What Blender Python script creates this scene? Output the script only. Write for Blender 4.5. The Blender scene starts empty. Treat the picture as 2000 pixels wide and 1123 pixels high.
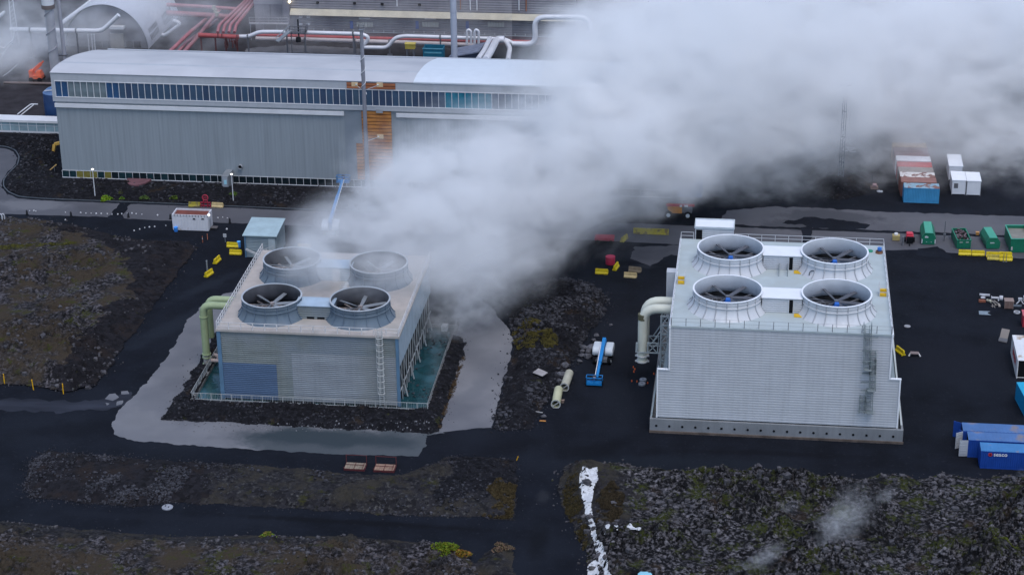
import bpy, math, random
import numpy as np
from mathutils import Vector, Matrix
from mathutils.geometry import tessellate_polygon
random.seed(7)
RNG = np.random.default_rng(11)
sc = bpy.context.scene
COL = sc.collection
R_ = math.radians

# ---------------------------------------------------------------- camera
FPX, PITCH, YAW, ROLL, CAMH = 4100.0, R_(23.86848901), R_(7.19475098), R_(0.69703495), 135.0
fw = np.array([-math.sin(YAW) * math.cos(PITCH), math.cos(YAW) * math.cos(PITCH), -math.sin(PITCH)])
rt = np.array([math.cos(YAW), math.sin(YAW), 0.0])
dn = np.cross(fw, rt)
rt2 = math.cos(ROLL) * rt + math.sin(ROLL) * dn
dn2 = -math.sin(ROLL) * rt + math.cos(ROLL) * dn
def ray(x, y): return rt2 * (x - 1000) / FPX + dn2 * (y - 561.5) / FPX + fw
def at(x, y, z=0.0):
    d = ray(x, y); t = (z - CAMH) / d[2]; return Vector((t * d[0], t * d[1], z))
def onY(x, y, Y):
    d = ray(x, y); t = Y / d[1]; return Vector((t * d[0], Y, CAMH + t * d[2]))
def onX(x, y, X):
    d = ray(x, y); t = X / d[0]; return Vector((X, t * d[1], CAMH + t * d[2]))
cd = bpy.data.cameras.new('camera'); cam = bpy.data.objects.new('camera', cd); COL.objects.link(cam)
cd.sensor_width = 36; cd.lens = FPX * 36 / 2000; cd.clip_start = 1; cd.clip_end = 6000
m = Matrix.Identity(4)
for i in range(3):
    m[i][0], m[i][1], m[i][2] = rt2[i], -dn2[i], -fw[i]
m[2][3] = CAMH
cam.matrix_world = m
sc.camera = cam

# ---------------------------------------------------------------- materials
MATS = {}
def nd(t, typ, **k):
    n = t.nodes.new(typ)
    for a, b in k.items(): setattr(n, a, b)
    return n
def mat(name, col, rough=.6, metal=0.0, var=.12, scale=.6, spec=.4, bump=0.0, bscale=8.0, streak=0.0, col2=None, c2s=.3, c2t=.55, c2w=.08, stretch=None, emit=None):
    if name in MATS: return MATS[name]
    M = bpy.data.materials.new(name); M.use_nodes = True; t = M.node_tree; L = t.links.new
    b = t.nodes['Principled BSDF']
    b.inputs['Roughness'].default_value = rough; b.inputs['Metallic'].default_value = metal
    b.inputs['Specular IOR Level'].default_value = spec
    tc = nd(t, 'ShaderNodeTexCoord')
    def noise(s, det=4, st=None):
        n = nd(t, 'ShaderNodeTexNoise'); n.inputs['Scale'].default_value = s; n.inputs['Detail'].default_value = det
        if st:
            mp = nd(t, 'ShaderNodeMapping'); mp.inputs['Scale'].default_value = st
            L(tc.outputs['Object'], mp.inputs['Vector']); L(mp.outputs['Vector'], n.inputs['Vector'])
        else: L(tc.outputs['Object'], n.inputs['Vector'])
        return n.outputs['Fac']
    def mix(fac, a, c):
        mx = nd(t, 'ShaderNodeMix', data_type='RGBA')
        L(fac, mx.inputs['Factor'])
        for s, v in ((6, a), (7, c)):
            if isinstance(v, (tuple, list)): mx.inputs[s].default_value = (*v, 1)
            else: L(v, mx.inputs[s])
        return mx.outputs[2]
    def rng(f, a, c):
        mr = nd(t, 'ShaderNodeMapRange'); mr.inputs['From Min'].default_value = a; mr.inputs['From Max'].default_value = c
        L(f, mr.inputs['Value']); return mr.outputs['Result']
    lo = tuple(c * (1 - var) for c in col); hi = tuple(min(1, c * (1 + var)) for c in col)
    c = mix(rng(noise(scale, 6, stretch), .3, .7), lo, hi)
    if streak:
        s = rng(noise(1.0, 4, (2.2, 2.2, .08)), .45, .75)
        ml = nd(t, 'ShaderNodeMath', operation='MULTIPLY'); L(s, ml.inputs[0]); ml.inputs[1].default_value = streak
        c = mix(ml.outputs[0], c, tuple(x * .55 for x in col))
    if col2:
        c = mix(rng(noise(c2s, 8), c2t - c2w, c2t + c2w), c, col2)
    L(c, b.inputs['Base Color'])
    if bump:
        bn = nd(t, 'ShaderNodeBump'); bn.inputs['Strength'].default_value = bump; bn.inputs['Distance'].default_value = .1
        L(noise(bscale, 6), bn.inputs['Height']); L(bn.outputs['Normal'], b.inputs['Normal'])
    if emit:
        b.inputs['Emission Color'].default_value = (*emit[0], 1); b.inputs['Emission Strength'].default_value = emit[1]
    MATS[name] = M
    return M

def zone(M, c, r, col, mixv=.8, ns=.25, soft=.5, seed=0.0):
    """a stain of its own shape on material M: an irregular patch round world point c with radii r."""
    t = M.node_tree; L = t.links.new; b = t.nodes['Principled BSDF']; src = b.inputs['Base Color'].links[0].from_socket
    g = nd(t, 'ShaderNodeNewGeometry'); mp = nd(t, 'ShaderNodeMapping'); mp.vector_type = 'TEXTURE'
    mp.inputs['Location'].default_value = (c[0], c[1], 0); mp.inputs['Scale'].default_value = (r[0], r[1], 1e6); mp.inputs['Rotation'].default_value = (0, 0, r[2] if len(r) > 2 else 0)
    L(g.outputs['Position'], mp.inputs['Vector'])
    ln = nd(t, 'ShaderNodeVectorMath', operation='LENGTH'); L(mp.outputs[0], ln.inputs[0])
    n = nd(t, 'ShaderNodeTexNoise'); n.inputs['Scale'].default_value = ns; n.inputs['Detail'].default_value = 8; n.inputs['Roughness'].default_value = .65
    m2 = nd(t, 'ShaderNodeMapping'); m2.inputs['Location'].default_value = (seed*7.3, seed*3.1, 0); L(g.outputs['Position'], m2.inputs['Vector']); L(m2.outputs[0], n.inputs['Vector'])
    a = nd(t, 'ShaderNodeMath', operation='MULTIPLY_ADD'); L(n.outputs['Fac'], a.inputs[0]); a.inputs[1].default_value = -1.6; a.inputs[2].default_value = .8
    s = nd(t, 'ShaderNodeMath', operation='ADD'); L(ln.outputs['Value'], s.inputs[0]); L(a.outputs[0], s.inputs[1])
    mr = nd(t, 'ShaderNodeMapRange', interpolation_type='SMOOTHSTEP'); mr.inputs['From Min'].default_value = 1; mr.inputs['From Max'].default_value = 1-soft; mr.inputs['To Max'].default_value = mixv; L(s.outputs[0], mr.inputs['Value'])
    mx = nd(t, 'ShaderNodeMix', data_type='RGBA'); L(mr.outputs['Result'], mx.inputs['Factor']); L(src, mx.inputs[6]); mx.inputs[7].default_value = (*col, 1); L(mx.outputs[2], b.inputs['Base Color'])
# ---------------------------------------------------------------- mesh builder
class MB:
    def __init__(s): s.v = []; s.f = []
    def add(s, vs, fs):
        o = len(s.v); s.v += [tuple(v) for v in vs]; s.f += [tuple(i + o for i in f) for f in fs]; return s
    def quad(s, a, b, c, d): return s.add([a, b, c, d], [(0, 1, 2, 3)])
    def box(s, x0, y0, z0, x1, y1, z1):
        return s.add([(x0,y0,z0),(x1,y0,z0),(x1,y1,z0),(x0,y1,z0),(x0,y0,z1),(x1,y0,z1),(x1,y1,z1),(x0,y1,z1)],
                     [(0,3,2,1),(4,5,6,7),(0,1,5,4),(1,2,6,5),(2,3,7,6),(3,0,4,7)])
    def cbox(s, c, d): return s.box(c[0]-d[0]/2, c[1]-d[1]/2, c[2]-d[2]/2, c[0]+d[0]/2, c[1]+d[1]/2, c[2]+d[2]/2)
    def _frame(s, d):
        d = Vector(d).normalized(); u = Vector((0, 0, 1)) if abs(d.z) < .95 else Vector((1, 0, 0))
        a = d.cross(u).normalized(); return a, a.cross(d).normalized()
    def bar(s, p, q, w, h=None):
        p, q = Vector(p), Vector(q); h = h or w; a, b = s._frame(q - p); a *= w / 2; b *= h / 2
        return s.add([p-a-b, p+a-b, p+a+b, p-a+b, q-a-b, q+a-b, q+a+b, q-a+b],
                     [(0,3,2,1),(4,5,6,7),(0,1,5,4),(1,2,6,5),(2,3,7,6),(3,0,4,7)])
    def cyl(s, p, q, r, r2=None, n=10, cap=True):
        p, q = Vector(p), Vector(q); r2 = r if r2 is None else r2; a, b = s._frame(q - p); vs = []
        for c, rr in ((p, r), (q, r2)):
            for i in range(n):
                t = 2 * math.pi * i / n; vs.append(c + a * math.cos(t) * rr + b * math.sin(t) * rr)
        fs = [(i, (i + 1) % n, n + (i + 1) % n, n + i) for i in range(n)]
        if cap: fs += [tuple(range(n - 1, -1, -1)), tuple(range(n, 2 * n))]
        return s.add(vs, fs)
    def tube(s, pts, r, n=10, bend=0.0):
        P = [Vector(p) for p in pts]
        if bend:
            Q = [P[0]]
            for i in range(1, len(P) - 1):
                a, c, e = P[i-1], P[i], P[i+1]
                d1 = min(bend, (a-c).length * .48); d2 = min(bend, (e-c).length * .48)
                A = c + (a-c).normalized() * d1; B = c + (e-c).normalized() * d2
                for k in range(7):
                    t = k / 6; Q.append(A * (1-t)**2 + c * 2*t*(1-t) + B * t*t)
            Q.append(P[-1]); P = Q
        rings = []; pa = None
        for i, p in enumerate(P):
            d = (P[min(i+1, len(P)-1)] - P[max(i-1, 0)]).normalized()
            if pa is None: a, b = s._frame(d)
            else:
                a = (pa - d * pa.dot(d)); a = a.normalized() if a.length > 1e-4 else s._frame(d)[0]; b = a.cross(d).normalized()
            pa = a; rr = r[i] if isinstance(r, (list, tuple)) else r
            rings.append([p + a * math.cos(2*math.pi*k/n) * rr + b * math.sin(2*math.pi*k/n) * rr for k in range(n)])
        vs = [v for q in rings for v in q]; fs = []
        for i in range(len(P) - 1):
            for k in range(n): fs.append((i*n+k, i*n+(k+1)%n, (i+1)*n+(k+1)%n, (i+1)*n+k))
        fs += [tuple(range(n-1, -1, -1)), tuple(range((len(P)-1)*n, len(P)*n))]
        return s.add(vs, fs)
    def lathe(s, prof, cx, cy, n=24, cap=False):
        vs = []; fs = []
        for r, z in prof:
            for k in range(n):
                t = 2*math.pi*k/n; vs.append((cx + r*math.cos(t), cy + r*math.sin(t), z))
        for i in range(len(prof)-1):
            for k in range(n): fs.append((i*n+k, i*n+(k+1)%n, (i+1)*n+(k+1)%n, (i+1)*n+k))
        if cap: fs += [tuple(range(n-1, -1, -1)), tuple(range((len(prof)-1)*n, len(prof)*n))]
        return s.add(vs, fs)
    def prism(s, poly, z0, z1, caps=True):
        n = len(poly); vs = [(p[0], p[1], z0) for p in poly] + [(p[0], p[1], z1) for p in poly]
        fs = [(i, (i+1) % n, n+(i+1) % n, n+i) for i in range(n)]
        if caps:
            tr = tessellate_polygon([[Vector((p[0], p[1], 0)) for p in poly]])
            fs += [tuple(i + n for i in t) for t in tr] + [tuple(reversed(t)) for t in tr]
        return s.add(vs, fs)
    def sheet(s, poly, z):
        tr = tessellate_polygon([[Vector((p[0], p[1], 0)) for p in poly]])
        fs = []
        for t in tr:
            a, b, c = (Vector((poly[i][0], poly[i][1], 0)) for i in t)
            fs.append(t if (b-a).cross(c-a).z > 0 else tuple(reversed(t)))
        return s.add([(p[0], p[1], z) for p in poly], fs)
    def extX(s, prof, x0, x1, closed=True):
        n = len(prof); vs = [(x0, p[0], p[1]) for p in prof] + [(x1, p[0], p[1]) for p in prof]
        fs = [(i, n+i, n+(i+1) % n, (i+1) % n) for i in range(n if closed else n-1)]
        if closed:
            tr = tessellate_polygon([[Vector((p[0], p[1], 0)) for p in prof]])
            fs += [tuple(t) for t in tr] + [tuple(i+n for i in reversed(t)) for t in tr]
        return s.add(vs, fs)
    def extY(s, prof, y0, y1, closed=True):
        o = len(s.v); s.extX(prof, y0, y1, closed)
        s.v[o:] = [(b, a, c) for a, b, c in s.v[o:]]; return s
    def corr(s, x0, x1, y, z0, z1, pitch=.4, depth=.07):           # horizontal cladding facing -Y
        n = max(1, round((z1-z0)/pitch)); h = (z1-z0)/n; pr = []
        for i in range(n):
            z = z0 + i*h; pr += [(y, z), (y - depth, z + .2*h), (y - depth, z + .6*h), (y, z + .8*h)]
        pr.append((y, z1)); return s.extX(pr, x0, x1, closed=False)
    def corrx(s, y0, y1, x, z0, z1, pitch=.4, depth=.07, sgn=1):   # the same on a wall facing +X (sgn 1) or -X
        o = len(s.v); s.corr(y0, y1, 0, z0, z1, pitch, depth)
        s.v[o:] = [(x - sgn*b, a, c) for a, b, c in s.v[o:]]; return s
    def vcorr(s, x0, x1, y, z0, z1, pitch=.4, depth=.08):          # vertical ribs facing -Y
        n = max(1, round((x1-x0)/pitch)); h = (x1-x0)/n; vs = []
        for i in range(n):
            x = x0+i*h
            for dx, dy in ((0, 0), (.2*h, -depth), (.55*h, -depth), (.75*h, 0)): vs.append((x+dx, y+dy))
        vs.append((x1, y)); k = len(vs)
        return s.add([(a, b, z0) for a, b in vs] + [(a, b, z1) for a, b in vs], [(i, i+1, k+i+1, k+i) for i in range(k-1)])
    def vcorrx(s, y0, y1, x, z0, z1, pitch=.4, depth=.08, sgn=1):
        o = len(s.v); s.vcorr(y0, y1, 0, z0, z1, pitch, depth)
        s.v[o:] = [(x - sgn*b, a, c) for a, b, c in s.v[o:]]; return s
    def rail(s, pts, h=1.05, gap=1.6, r=.035, rails=(1.0, .5), post=.045):
        for a, b in zip(pts[:-1], pts[1:]):
            a, b = Vector(a), Vector(b); n = max(1, round((b-a).length/gap))
            for k in rails: s.bar(a + Vector((0,0,h*k)), b + Vector((0,0,h*k)), r*2)
            for i in range(n+1):
                p = a.lerp(b, i/n); s.bar(p, p + Vector((0,0,h)), post*2)
        return s
    def ladder(s, p, q, w=.5, step=.35, side=(1, 0, 0), r=.03):
        p, q = Vector(p), Vector(q); sd = Vector(side)*w/2
        s.bar(p-sd, q-sd, r*2.4); s.bar(p+sd, q+sd, r*2.4); n = int((q-p).length/step)
        for i in range(1, n): c = p.lerp(q, i/n); s.bar(c-sd, c+sd, r*1.6)
        return s
    def rock(s, c, r, sq=.7, rnd=random):
        vs = []; a0 = rnd.random()*6.28; e = [rnd.uniform(.7, 1.2) for _ in range(3)]
        for lat, k in ((-.5, 5), (.45, 5)):
            for i in range(k):
                t = a0 + 2*math.pi*i/k + lat + rnd.uniform(-.35, .35); rr = r*rnd.uniform(.65, 1.1)*math.cos(lat)
                vs.append((c[0]+rr*math.cos(t)*e[0], c[1]+rr*math.sin(t)*e[1], c[2]+r*sq*(lat*1.5+rnd.uniform(-.2, .25))*e[2]))
        vs.append((c[0]+rnd.uniform(-.3,.3)*r, c[1]+rnd.uniform(-.3,.3)*r, c[2]+r*sq*rnd.uniform(.8, 1.1)))
        fs = [(i, (i+1) % 5, 5+i) for i in range(5)] + [((i+1) % 5, 5+(i+1) % 5, 5+i) for i in range(5)] + [(5+i, 5+(i+1) % 5, 10) for i in range(5)]
        return s.add(vs, fs)
    def build(s, name, material, parent=None, smooth=False, origin=None, bevel=0):
        off = Vector((0, 0, 0))
        if parent is not None:
            p = parent
            while p.parent is not None: p = p.parent
            off = p.location.copy()
        if origin is not None: off = Vector(origin)
        me = bpy.data.meshes.new(name)
        me.from_pydata([(v[0]-off.x, v[1]-off.y, v[2]-off.z) for v in s.v], [], s.f)
        me.materials.append(material)
        if smooth: me.polygons.foreach_set('use_smooth', [True]*len(me.polygons))
        me.update()
        o = bpy.data.objects.new(name, me); COL.objects.link(o)
        if parent is not None: o.parent = parent
        if origin is not None: o.location = off
        if bevel:
            bv = o.modifiers.new('edge', 'BEVEL'); bv.width = bevel; bv.segments = 2; bv.limit_method = 'ANGLE'
        if smooth:
            es = o.modifiers.new('split', 'EDGE_SPLIT'); es.split_angle = R_(40)
        return o
def tag(o, label, cat, group=None, kind=None):
    o['label'] = label; o['category'] = cat
    if group: o['group'] = group
    if kind: o['kind'] = kind
    return o
def thing(name, label, cat, loc=(0, 0, 0), group=None):
    o = bpy.data.objects.new(name, None); COL.objects.link(o); o.location = loc; o.empty_display_size = .3
    return tag(o, label, cat, group)
def kids(o): return [c for c in bpy.data.objects if c.parent == o]
def copy_tree(o, parent=None):
    c = o.copy(); COL.objects.link(c)
    if parent is not None: c.parent = parent
    for k in kids(o): copy_tree(k, c)
    return c
def place(o, loc, rz=0, label=None, first=[]):
    o.location = loc; o.rotation_euler = (0, 0, rz)
    if label: o['label'] = label
    return o
def struct(o):
    o['kind'] = 'structure'; return o

# ---------------------------------------------------------------- noise helpers (numpy)
def hsh(ix, iy, s):
    h = np.sin(ix*127.1 + iy*311.7 + s*74.7)*43758.5453; return h - np.floor(h)
def vnoise(x, y, s):
    ix, iy = np.floor(x), np.floor(y); fx, fy = x-ix, y-iy; fx = fx*fx*(3-2*fx); fy = fy*fy*(3-2*fy)
    a = hsh(ix, iy, s); b = hsh(ix+1, iy, s); c = hsh(ix, iy+1, s); d = hsh(ix+1, iy+1, s)
    return (a*(1-fx)+b*fx)*(1-fy) + (c*(1-fx)+d*fx)*fy
def fbm(x, y, s, o=4):
    r = 0; a = .5
    for i in range(o): r = r + a*vnoise(x*2**i, y*2**i, s+i*7); a *= .5
    return r
def blocks(x, y, s):                                                # heaped blocks: one tilted lump per cell
    ix, iy = np.floor(x), np.floor(y); best = np.full(x.shape, 9.); hh = np.zeros(x.shape)
    for dx in (-1, 0, 1):
        for dy in (-1, 0, 1):
            cx, cy = ix+dx, iy+dy
            px = cx + .1+.8*hsh(cx, cy, s); py = cy + .1+.8*hsh(cx, cy, s+1)
            d = (x-px)**2 + (y-py)**2
            tl = (x-px)*(hsh(cx, cy, s+3)-.5)*1.4 + (y-py)*(hsh(cx, cy, s+4)-.5)*1.4
            v = np.clip(1-d*1.9, 0, 1)**.6 * (.25+.9*hsh(cx, cy, s+2)) + tl*.6
            hh = np.where(d < best, v, hh); best = np.minimum(best, d)
    return np.clip(hh, 0, 2)
def densify(poly, step=.7, amp=.18, seed=1):
    out = []; n = len(poly)
    for i in range(n):
        a = np.array(poly[i][:2]); b = np.array(poly[(i+1) % n][:2]); L = np.linalg.norm(b-a); k = max(1, int(L/step))
        nx, ny = (-(b-a)[1]/max(L, 1e-6), (b-a)[0]/max(L, 1e-6))
        for j in range(k):
            p = a + (b-a)*j/k
            w = (fbm(np.array([p[0]*.8]), np.array([p[1]*.8]), seed, 4)[0]-.47)*4*amp
            out.append((p[0]+nx*w, p[1]+ny*w))
    return out
def px(poly, z=0.0): return [tuple(at(x, y, z))[:2] for x, y in poly]
def inside_dist(X, Y, poly):
    ins = np.zeros(X.shape, bool); dist = np.full(X.shape, 1e9); n = len(poly)
    for i in range(n):
        x0, y0 = poly[i]; x1, y1 = poly[(i+1) % n]
        if y0 != y1:
            c = ((y0 > Y) != (y1 > Y)) & (X < (x1-x0)*(Y-y0)/(y1-y0) + x0); ins ^= c
        dx, dy = x1-x0, y1-y0; t = np.clip(((X-x0)*dx+(Y-y0)*dy)/(dx*dx+dy*dy+1e-9), 0, 1)
        dist = np.minimum(dist, np.hypot(X-x0-t*dx, Y-y0-t*dy))
    return ins, dist
VSTEP = 0.16
# ---------------------------------------------------------------- ground, roads, lava
def lava_mat(name, base=(0.0158,0.0151,0.0187), lichen=(0.1224,0.1152,0.1296), moss=(0.0432,0.0468,0.0086), brown=(0.0360,0.0245,0.0158), kl=.5, km=.56, kb=.6):
    M = bpy.data.materials.new(name); M.use_nodes = True; t = M.node_tree; L = t.links.new
    b = t.nodes['Principled BSDF']; b.inputs['Roughness'].default_value = .95; b.inputs['Specular IOR Level'].default_value = .12
    tc = nd(t, 'ShaderNodeTexCoord')
    def noise(s, det, off):
        mp = nd(t, 'ShaderNodeMapping'); mp.inputs['Location'].default_value = (off, off*1.7, 0); L(tc.outputs['Object'], mp.inputs['Vector'])
        n = nd(t, 'ShaderNodeTexNoise'); n.inputs['Scale'].default_value = s; n.inputs['Detail'].default_value = det; n.inputs['Roughness'].default_value = .65
        L(mp.outputs['Vector'], n.inputs['Vector']); return n.outputs['Fac']
    def rng(f, a, c, lo=0, hi=1):
        mr = nd(t, 'ShaderNodeMapRange'); mr.inputs['From Min'].default_value = a; mr.inputs['From Max'].default_value = c
        mr.inputs['To Min'].default_value = lo; mr.inputs['To Max'].default_value = hi
        L(f, mr.inputs['Value']); return mr.outputs['Result']
    def mix(fac, a, c):
        mx = nd(t, 'ShaderNodeMix', data_type='RGBA'); L(fac, mx.inputs['Factor'])
        for s, v in ((6, a), (7, c)):
            if isinstance(v, tuple): mx.inputs[s].default_value = (*v, 1)
            else: L(v, mx.inputs[s])
        return mx.outputs[2]
    def mul(a, c):
        q = nd(t, 'ShaderNodeMath', operation='MULTIPLY'); L(a, q.inputs[0]); L(c, q.inputs[1]); return q.outputs[0]
    vo = nd(t, 'ShaderNodeTexVoronoi'); vo.inputs['Scale'].default_value = 1.6; L(tc.outputs['Object'], vo.inputs['Vector'])
    sp = nd(t, 'ShaderNodeSeparateColor'); L(vo.outputs['Color'], sp.inputs[0])
    c = mix(rng(sp.outputs[0], 0, 1), tuple(x*.6 for x in base), tuple(x*1.6 for x in base))
    li = mul(rng(noise(1.9, 10, 3), kl-.04, kl+.13), rng(noise(.25, 6, 9), .3, .66))
    c = mix(li, c, lichen)
    c = mix(rng(noise(.22, 6, 21), kb-.04, kb+.1), c, brown)
    mo = mul(rng(noise(.35, 7, 40), km-.03, km+.05), rng(noise(3.5, 4, 60), .38, .55))
    c = mix(mo, c, moss)
    L(c, b.inputs['Base Color'])
    bn = nd(t, 'ShaderNodeBump'); bn.inputs['Strength'].default_value = .6; bn.inputs['Distance'].default_value = .15
    L(noise(4, 6, 5), bn.inputs['Height']); L(bn.outputs['Normal'], b.inputs['Normal'])
    MATS[name] = M; return M

BLACK = mat('black_gravel', (.0062,.0078,.0125), rough=.9, spec=.13, var=.3, scale=.25, bump=.35, bscale=6, col2=(.010,.0125,.019), c2s=.07, c2t=.56, c2w=.1)
def speckle(M, sc_, col, lo, hi):
    t = M.node_tree; L = t.links.new; b = t.nodes['Principled BSDF']; src = b.inputs['Base Color'].links[0].from_socket
    g_ = nd(t, 'ShaderNodeNewGeometry'); n = nd(t, 'ShaderNodeTexNoise'); n.inputs['Scale'].default_value = sc_; n.inputs['Detail'].default_value = 3; L(g_.outputs['Position'], n.inputs['Vector'])
    mr = nd(t, 'ShaderNodeMapRange'); mr.inputs['From Min'].default_value = lo; mr.inputs['From Max'].default_value = hi; L(n.outputs['Fac'], mr.inputs['Value'])
    mx = nd(t, 'ShaderNodeMix', data_type='RGBA'); L(mr.outputs['Result'], mx.inputs['Factor']); L(src, mx.inputs[6]); mx.inputs[7].default_value = (*col, 1); L(mx.outputs[2], b.inputs['Base Color'])
speckle(BLACK, 1.6, (.017,.019,.026), .60, .78)
g = MB()
xs = [-2500, -600, -300] + list(range(-200, 201, 20)) + [300, 600, 2500]
ys = [-600, 0, 100] + list(range(180, 521, 20)) + [700, 1200, 3500]
for a, b in zip(xs[:-1], xs[1:]):
    for c, d in zip(ys[:-1], ys[1:]): g.quad((a,c,0),(b,c,0),(b,d,0),(a,d,0))
struct(g.build('ground', BLACK))

def lane(name, pxpoly, material, z, step=.6, amp=.15, seed=1, kind='structure', world=None):
    p = densify(world or px(pxpoly), step, amp, seed)
    o = MB().sheet(p, z).build(name, material, origin=(p[0][0], p[0][1], 0)); o['kind'] = kind; return o
CONC = mat('wet_concrete', (.175,.175,.185), rough=.62, spec=.3, var=.12, scale=.12, col2=(.115,.117,.13), c2s=.09, c2t=.52, c2w=.12, bump=.1)
ASPH = mat('wet_asphalt', (.078,.078,.088), rough=.7, spec=.28, var=.15, scale=.1, col2=(.055,.055,.064), c2s=.13, c2t=.55, c2w=.1, bump=.15)
ASPH2 = mat('pale_asphalt', (.10,.10,.112), rough=.66, spec=.3, var=.15, scale=.1, col2=(.075,.075,.085), c2s=.1, c2t=.5, c2w=.1, bump=.1)
lane('road', [(-60,286),(10,290),(27,297),(34,308),(31,322),(14,338),(3,352),(3,366),(14,379),(36,388),(75,391),(115,393),(330,401),(560,411),(900,424),(1330,440),(1740,456),(2120,470),
     (2120,512),(1990,505),(1880,496),(1800,488),(1720,489),(1330,478),(1000,462),(560,440),(300,430),(180,423),(60,420),(-60,416)], ASPH2, .012, seed=3)
# kerb along the upper edge of the access road: a real step
kb = MB(); kp = [at(x, y) for x, y in [(-30,284),(12,287),(30,294),(38,307),(34,323),(17,339),(7,352),(7,365),(17,376),(38,385),(76,388),(116,390),(330,398),(560,408),(900,421)]]
kq = [kp[0]]
for i in range(1, len(kp)-1):
    a, c, e = kp[i-1], kp[i], kp[i+1]
    for k in range(5):
        tt = k/4; A = c.lerp(a, .3); B = c.lerp(e, .3); kq.append(A*(1-tt)**2 + c*2*tt*(1-tt) + B*tt*tt)
kq.append(kp[-1])
for a, c in zip(kq[:-1], kq[1:]): kb.bar(a + Vector((0,0,.06)), c + Vector((0,0,.06)), .2, .13)
struct(kb.build('road_kerb', mat('kerb_stone', (.07,.08,.09), var=.2)))
lane('paved_yard', [(1420,412),(1500,404),(1600,407),(1740,415),(1850,418),(2120,428),(2120,466),(1740,451),(1480,442),(1400,437)], ASPH2, .02, amp=.3, seed=5)
lane('gravel_spill', [(1525,436),(1570,424),(1640,430),(1700,440),(1690,449),(1600,445)], BLACK, .028, amp=.5, seed=6)
lane('gravel_spill', [(1563,444),(1585,444),(1585,466),(1580,480),(1566,480),(1568,462)], BLACK, .036, amp=.3, seed=8)
lane('gravel_spill', [(1795,487),(1830,482),(1850,492),(1860,505),(1790,500)], BLACK, .028, amp=.3, seed=9)
lane('gravel_spill', [(215,420),(232,396),(258,394),(246,412),(238,430),(210,428)], BLACK, .024, amp=.4, seed=9)
lane('cleared_lot', [(1240,482),(1330,478),(1335,500),(1310,497),(1270,520),(1230,505)], ASPH, .02, amp=.4, seed=15)
# concrete apron that loops round the old cooling tower, and its arm up the right-hand side
lane('concrete_apron', [(600,560),(470,567),(438,574),(402,592),(368,625),(331,690),(292,742),(262,772),(232,800),(218,828),(224,848),(262,861),(400,872),(500,878),(640,886),(815,891),(828,872),(832,850),(870,846),(700,700)], CONC, .016, seed=11, amp=.28, step=.35)
lane('concrete_drive', [(900,560),(960,600),(990,640),(1003,662),(998,690),(976,772),(960,835),(905,839),(856,845),(868,800),(890,730),(880,640)], CONC, .024, seed=12, amp=.2, step=.35)
for i, pts in enumerate(([(214,770),(226,768),(232,776),(220,783),(206,779)], [(236,764),(250,763),(252,769),(238,770)], [(228,784),(240,782),(238,789),(228,792)], [(206,786),(214,788),(209,792)])):
    lane('dust_patch', pts, CONC, .022+.002*i, step=.3, amp=.12, seed=20+i)
lane('dusty_track', [(-40,778),(60,776),(140,785),(210,780),(258,764),(262,784),(210,800),(120,806),(40,800),(-40,806)], mat('dust_film', (.024,.027,.037), rough=.9, spec=.12, var=.5, scale=.35, stretch=(.25,1.2,1)), .01, amp=.7, seed=31)
lane('gravel_yard', None, mat('brown_gravel', (.035,.032,.036), rough=.95, spec=.1, var=.3, scale=.4, bump=.4), .008, step=3, amp=.8, seed=33, world=[(-210,368.5),(-125.8,368.5),(-125.8,392),(-60,396),(-60,470),(-210,480)])
lane('concrete_pad', [(480,96),(560,88),(700,96),(715,118),(480,110)], mat('pad_concrete', (.12,.12,.13), var=.3, scale=.3), .03, amp=.5, seed=34)

def zat(x, y): q = at(x, y); return (q.x, q.y)
zone(CONC, zat(700,874), (20, 7), (.058,.069,.077), .92, .15, .35); zone(CONC, zat(640,857), (17, 3), (.026,.038,.046), .85, .2, .6, 2)
zone(CONC, zat(930,760), (2.2, 9, -.3), (.12,.125,.14), .6, .4, .8, 3); zone(CONC, zat(300,790), (4, 3), (.13,.132,.145), .6, .5, .5, 4)
zone(ASPH2, zat(60,400), (9, 3.5), (.15,.15,.16), .8, .3, .6, 5); zone(ASPH2, zat(1860,440), (14, 6), (.115,.115,.125), .7, .2, .6, 6); zone(ASPH2, zat(1620,425), (10, 4), (.04,.042,.05), .8, .35, .4, 7); zone(ASPH2, zat(1545,440), (6, 3), (.035,.037,.044), .7, .5, .4, 8)
for i, (x, y, rx, ry, a, c, mv) in enumerate(((330,640,14,3,1.05,(.014,.018,.026),.8),(400,560,10,2,1.0,(.015,.019,.027),.7),(1850,700,12,10,0,(.0095,.011,.017),.8),(1300,900,20,3,.05,(.010,.0135,.020),.7),(1150,880,8,4,.3,(.0035,.0042,.0065),.7),(1230,500,7,3,0,(.022,.026,.034),.6),(1255,520,4,1.2,.1,(.03,.034,.042),.6),(1060,970,1.2,2.5,0,(.03,.032,.038),.5),(1000,870,6,4,.5,(.004,.0046,.0075),.7),(1850,520,12,3,0,(.010,.0115,.0165),.7),(700,1020,30,1.0,-.01,(.0035,.004,.006),.8),(300,1010,20,1.2,.0,(.010,.012,.018),.6),(1500,885,18,1.2,.02,(.0042,.005,.008),.7),(1050,1060,2,6,0,(.004,.0046,.0066),.7),(150,840,12,4,.1,(.0045,.0055,.009),.7),(430,500,6,6,0,(.005,.006,.010),.6),(1640,340,14,8,0,(.004,.005,.008),.6))):
    zone(BLACK, zat(x, y), (rx, ry, a), c, mv, .35, .8, i)
LAVA = lava_mat('lava_rock', lichen=(.13,.12,.135)); 
LAVA_D = lava_mat('lava_dark', base=(0.0086,0.0086,0.0108), kl=.6, km=.66, kb=.62, lichen=(.105,.105,.12))
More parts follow.
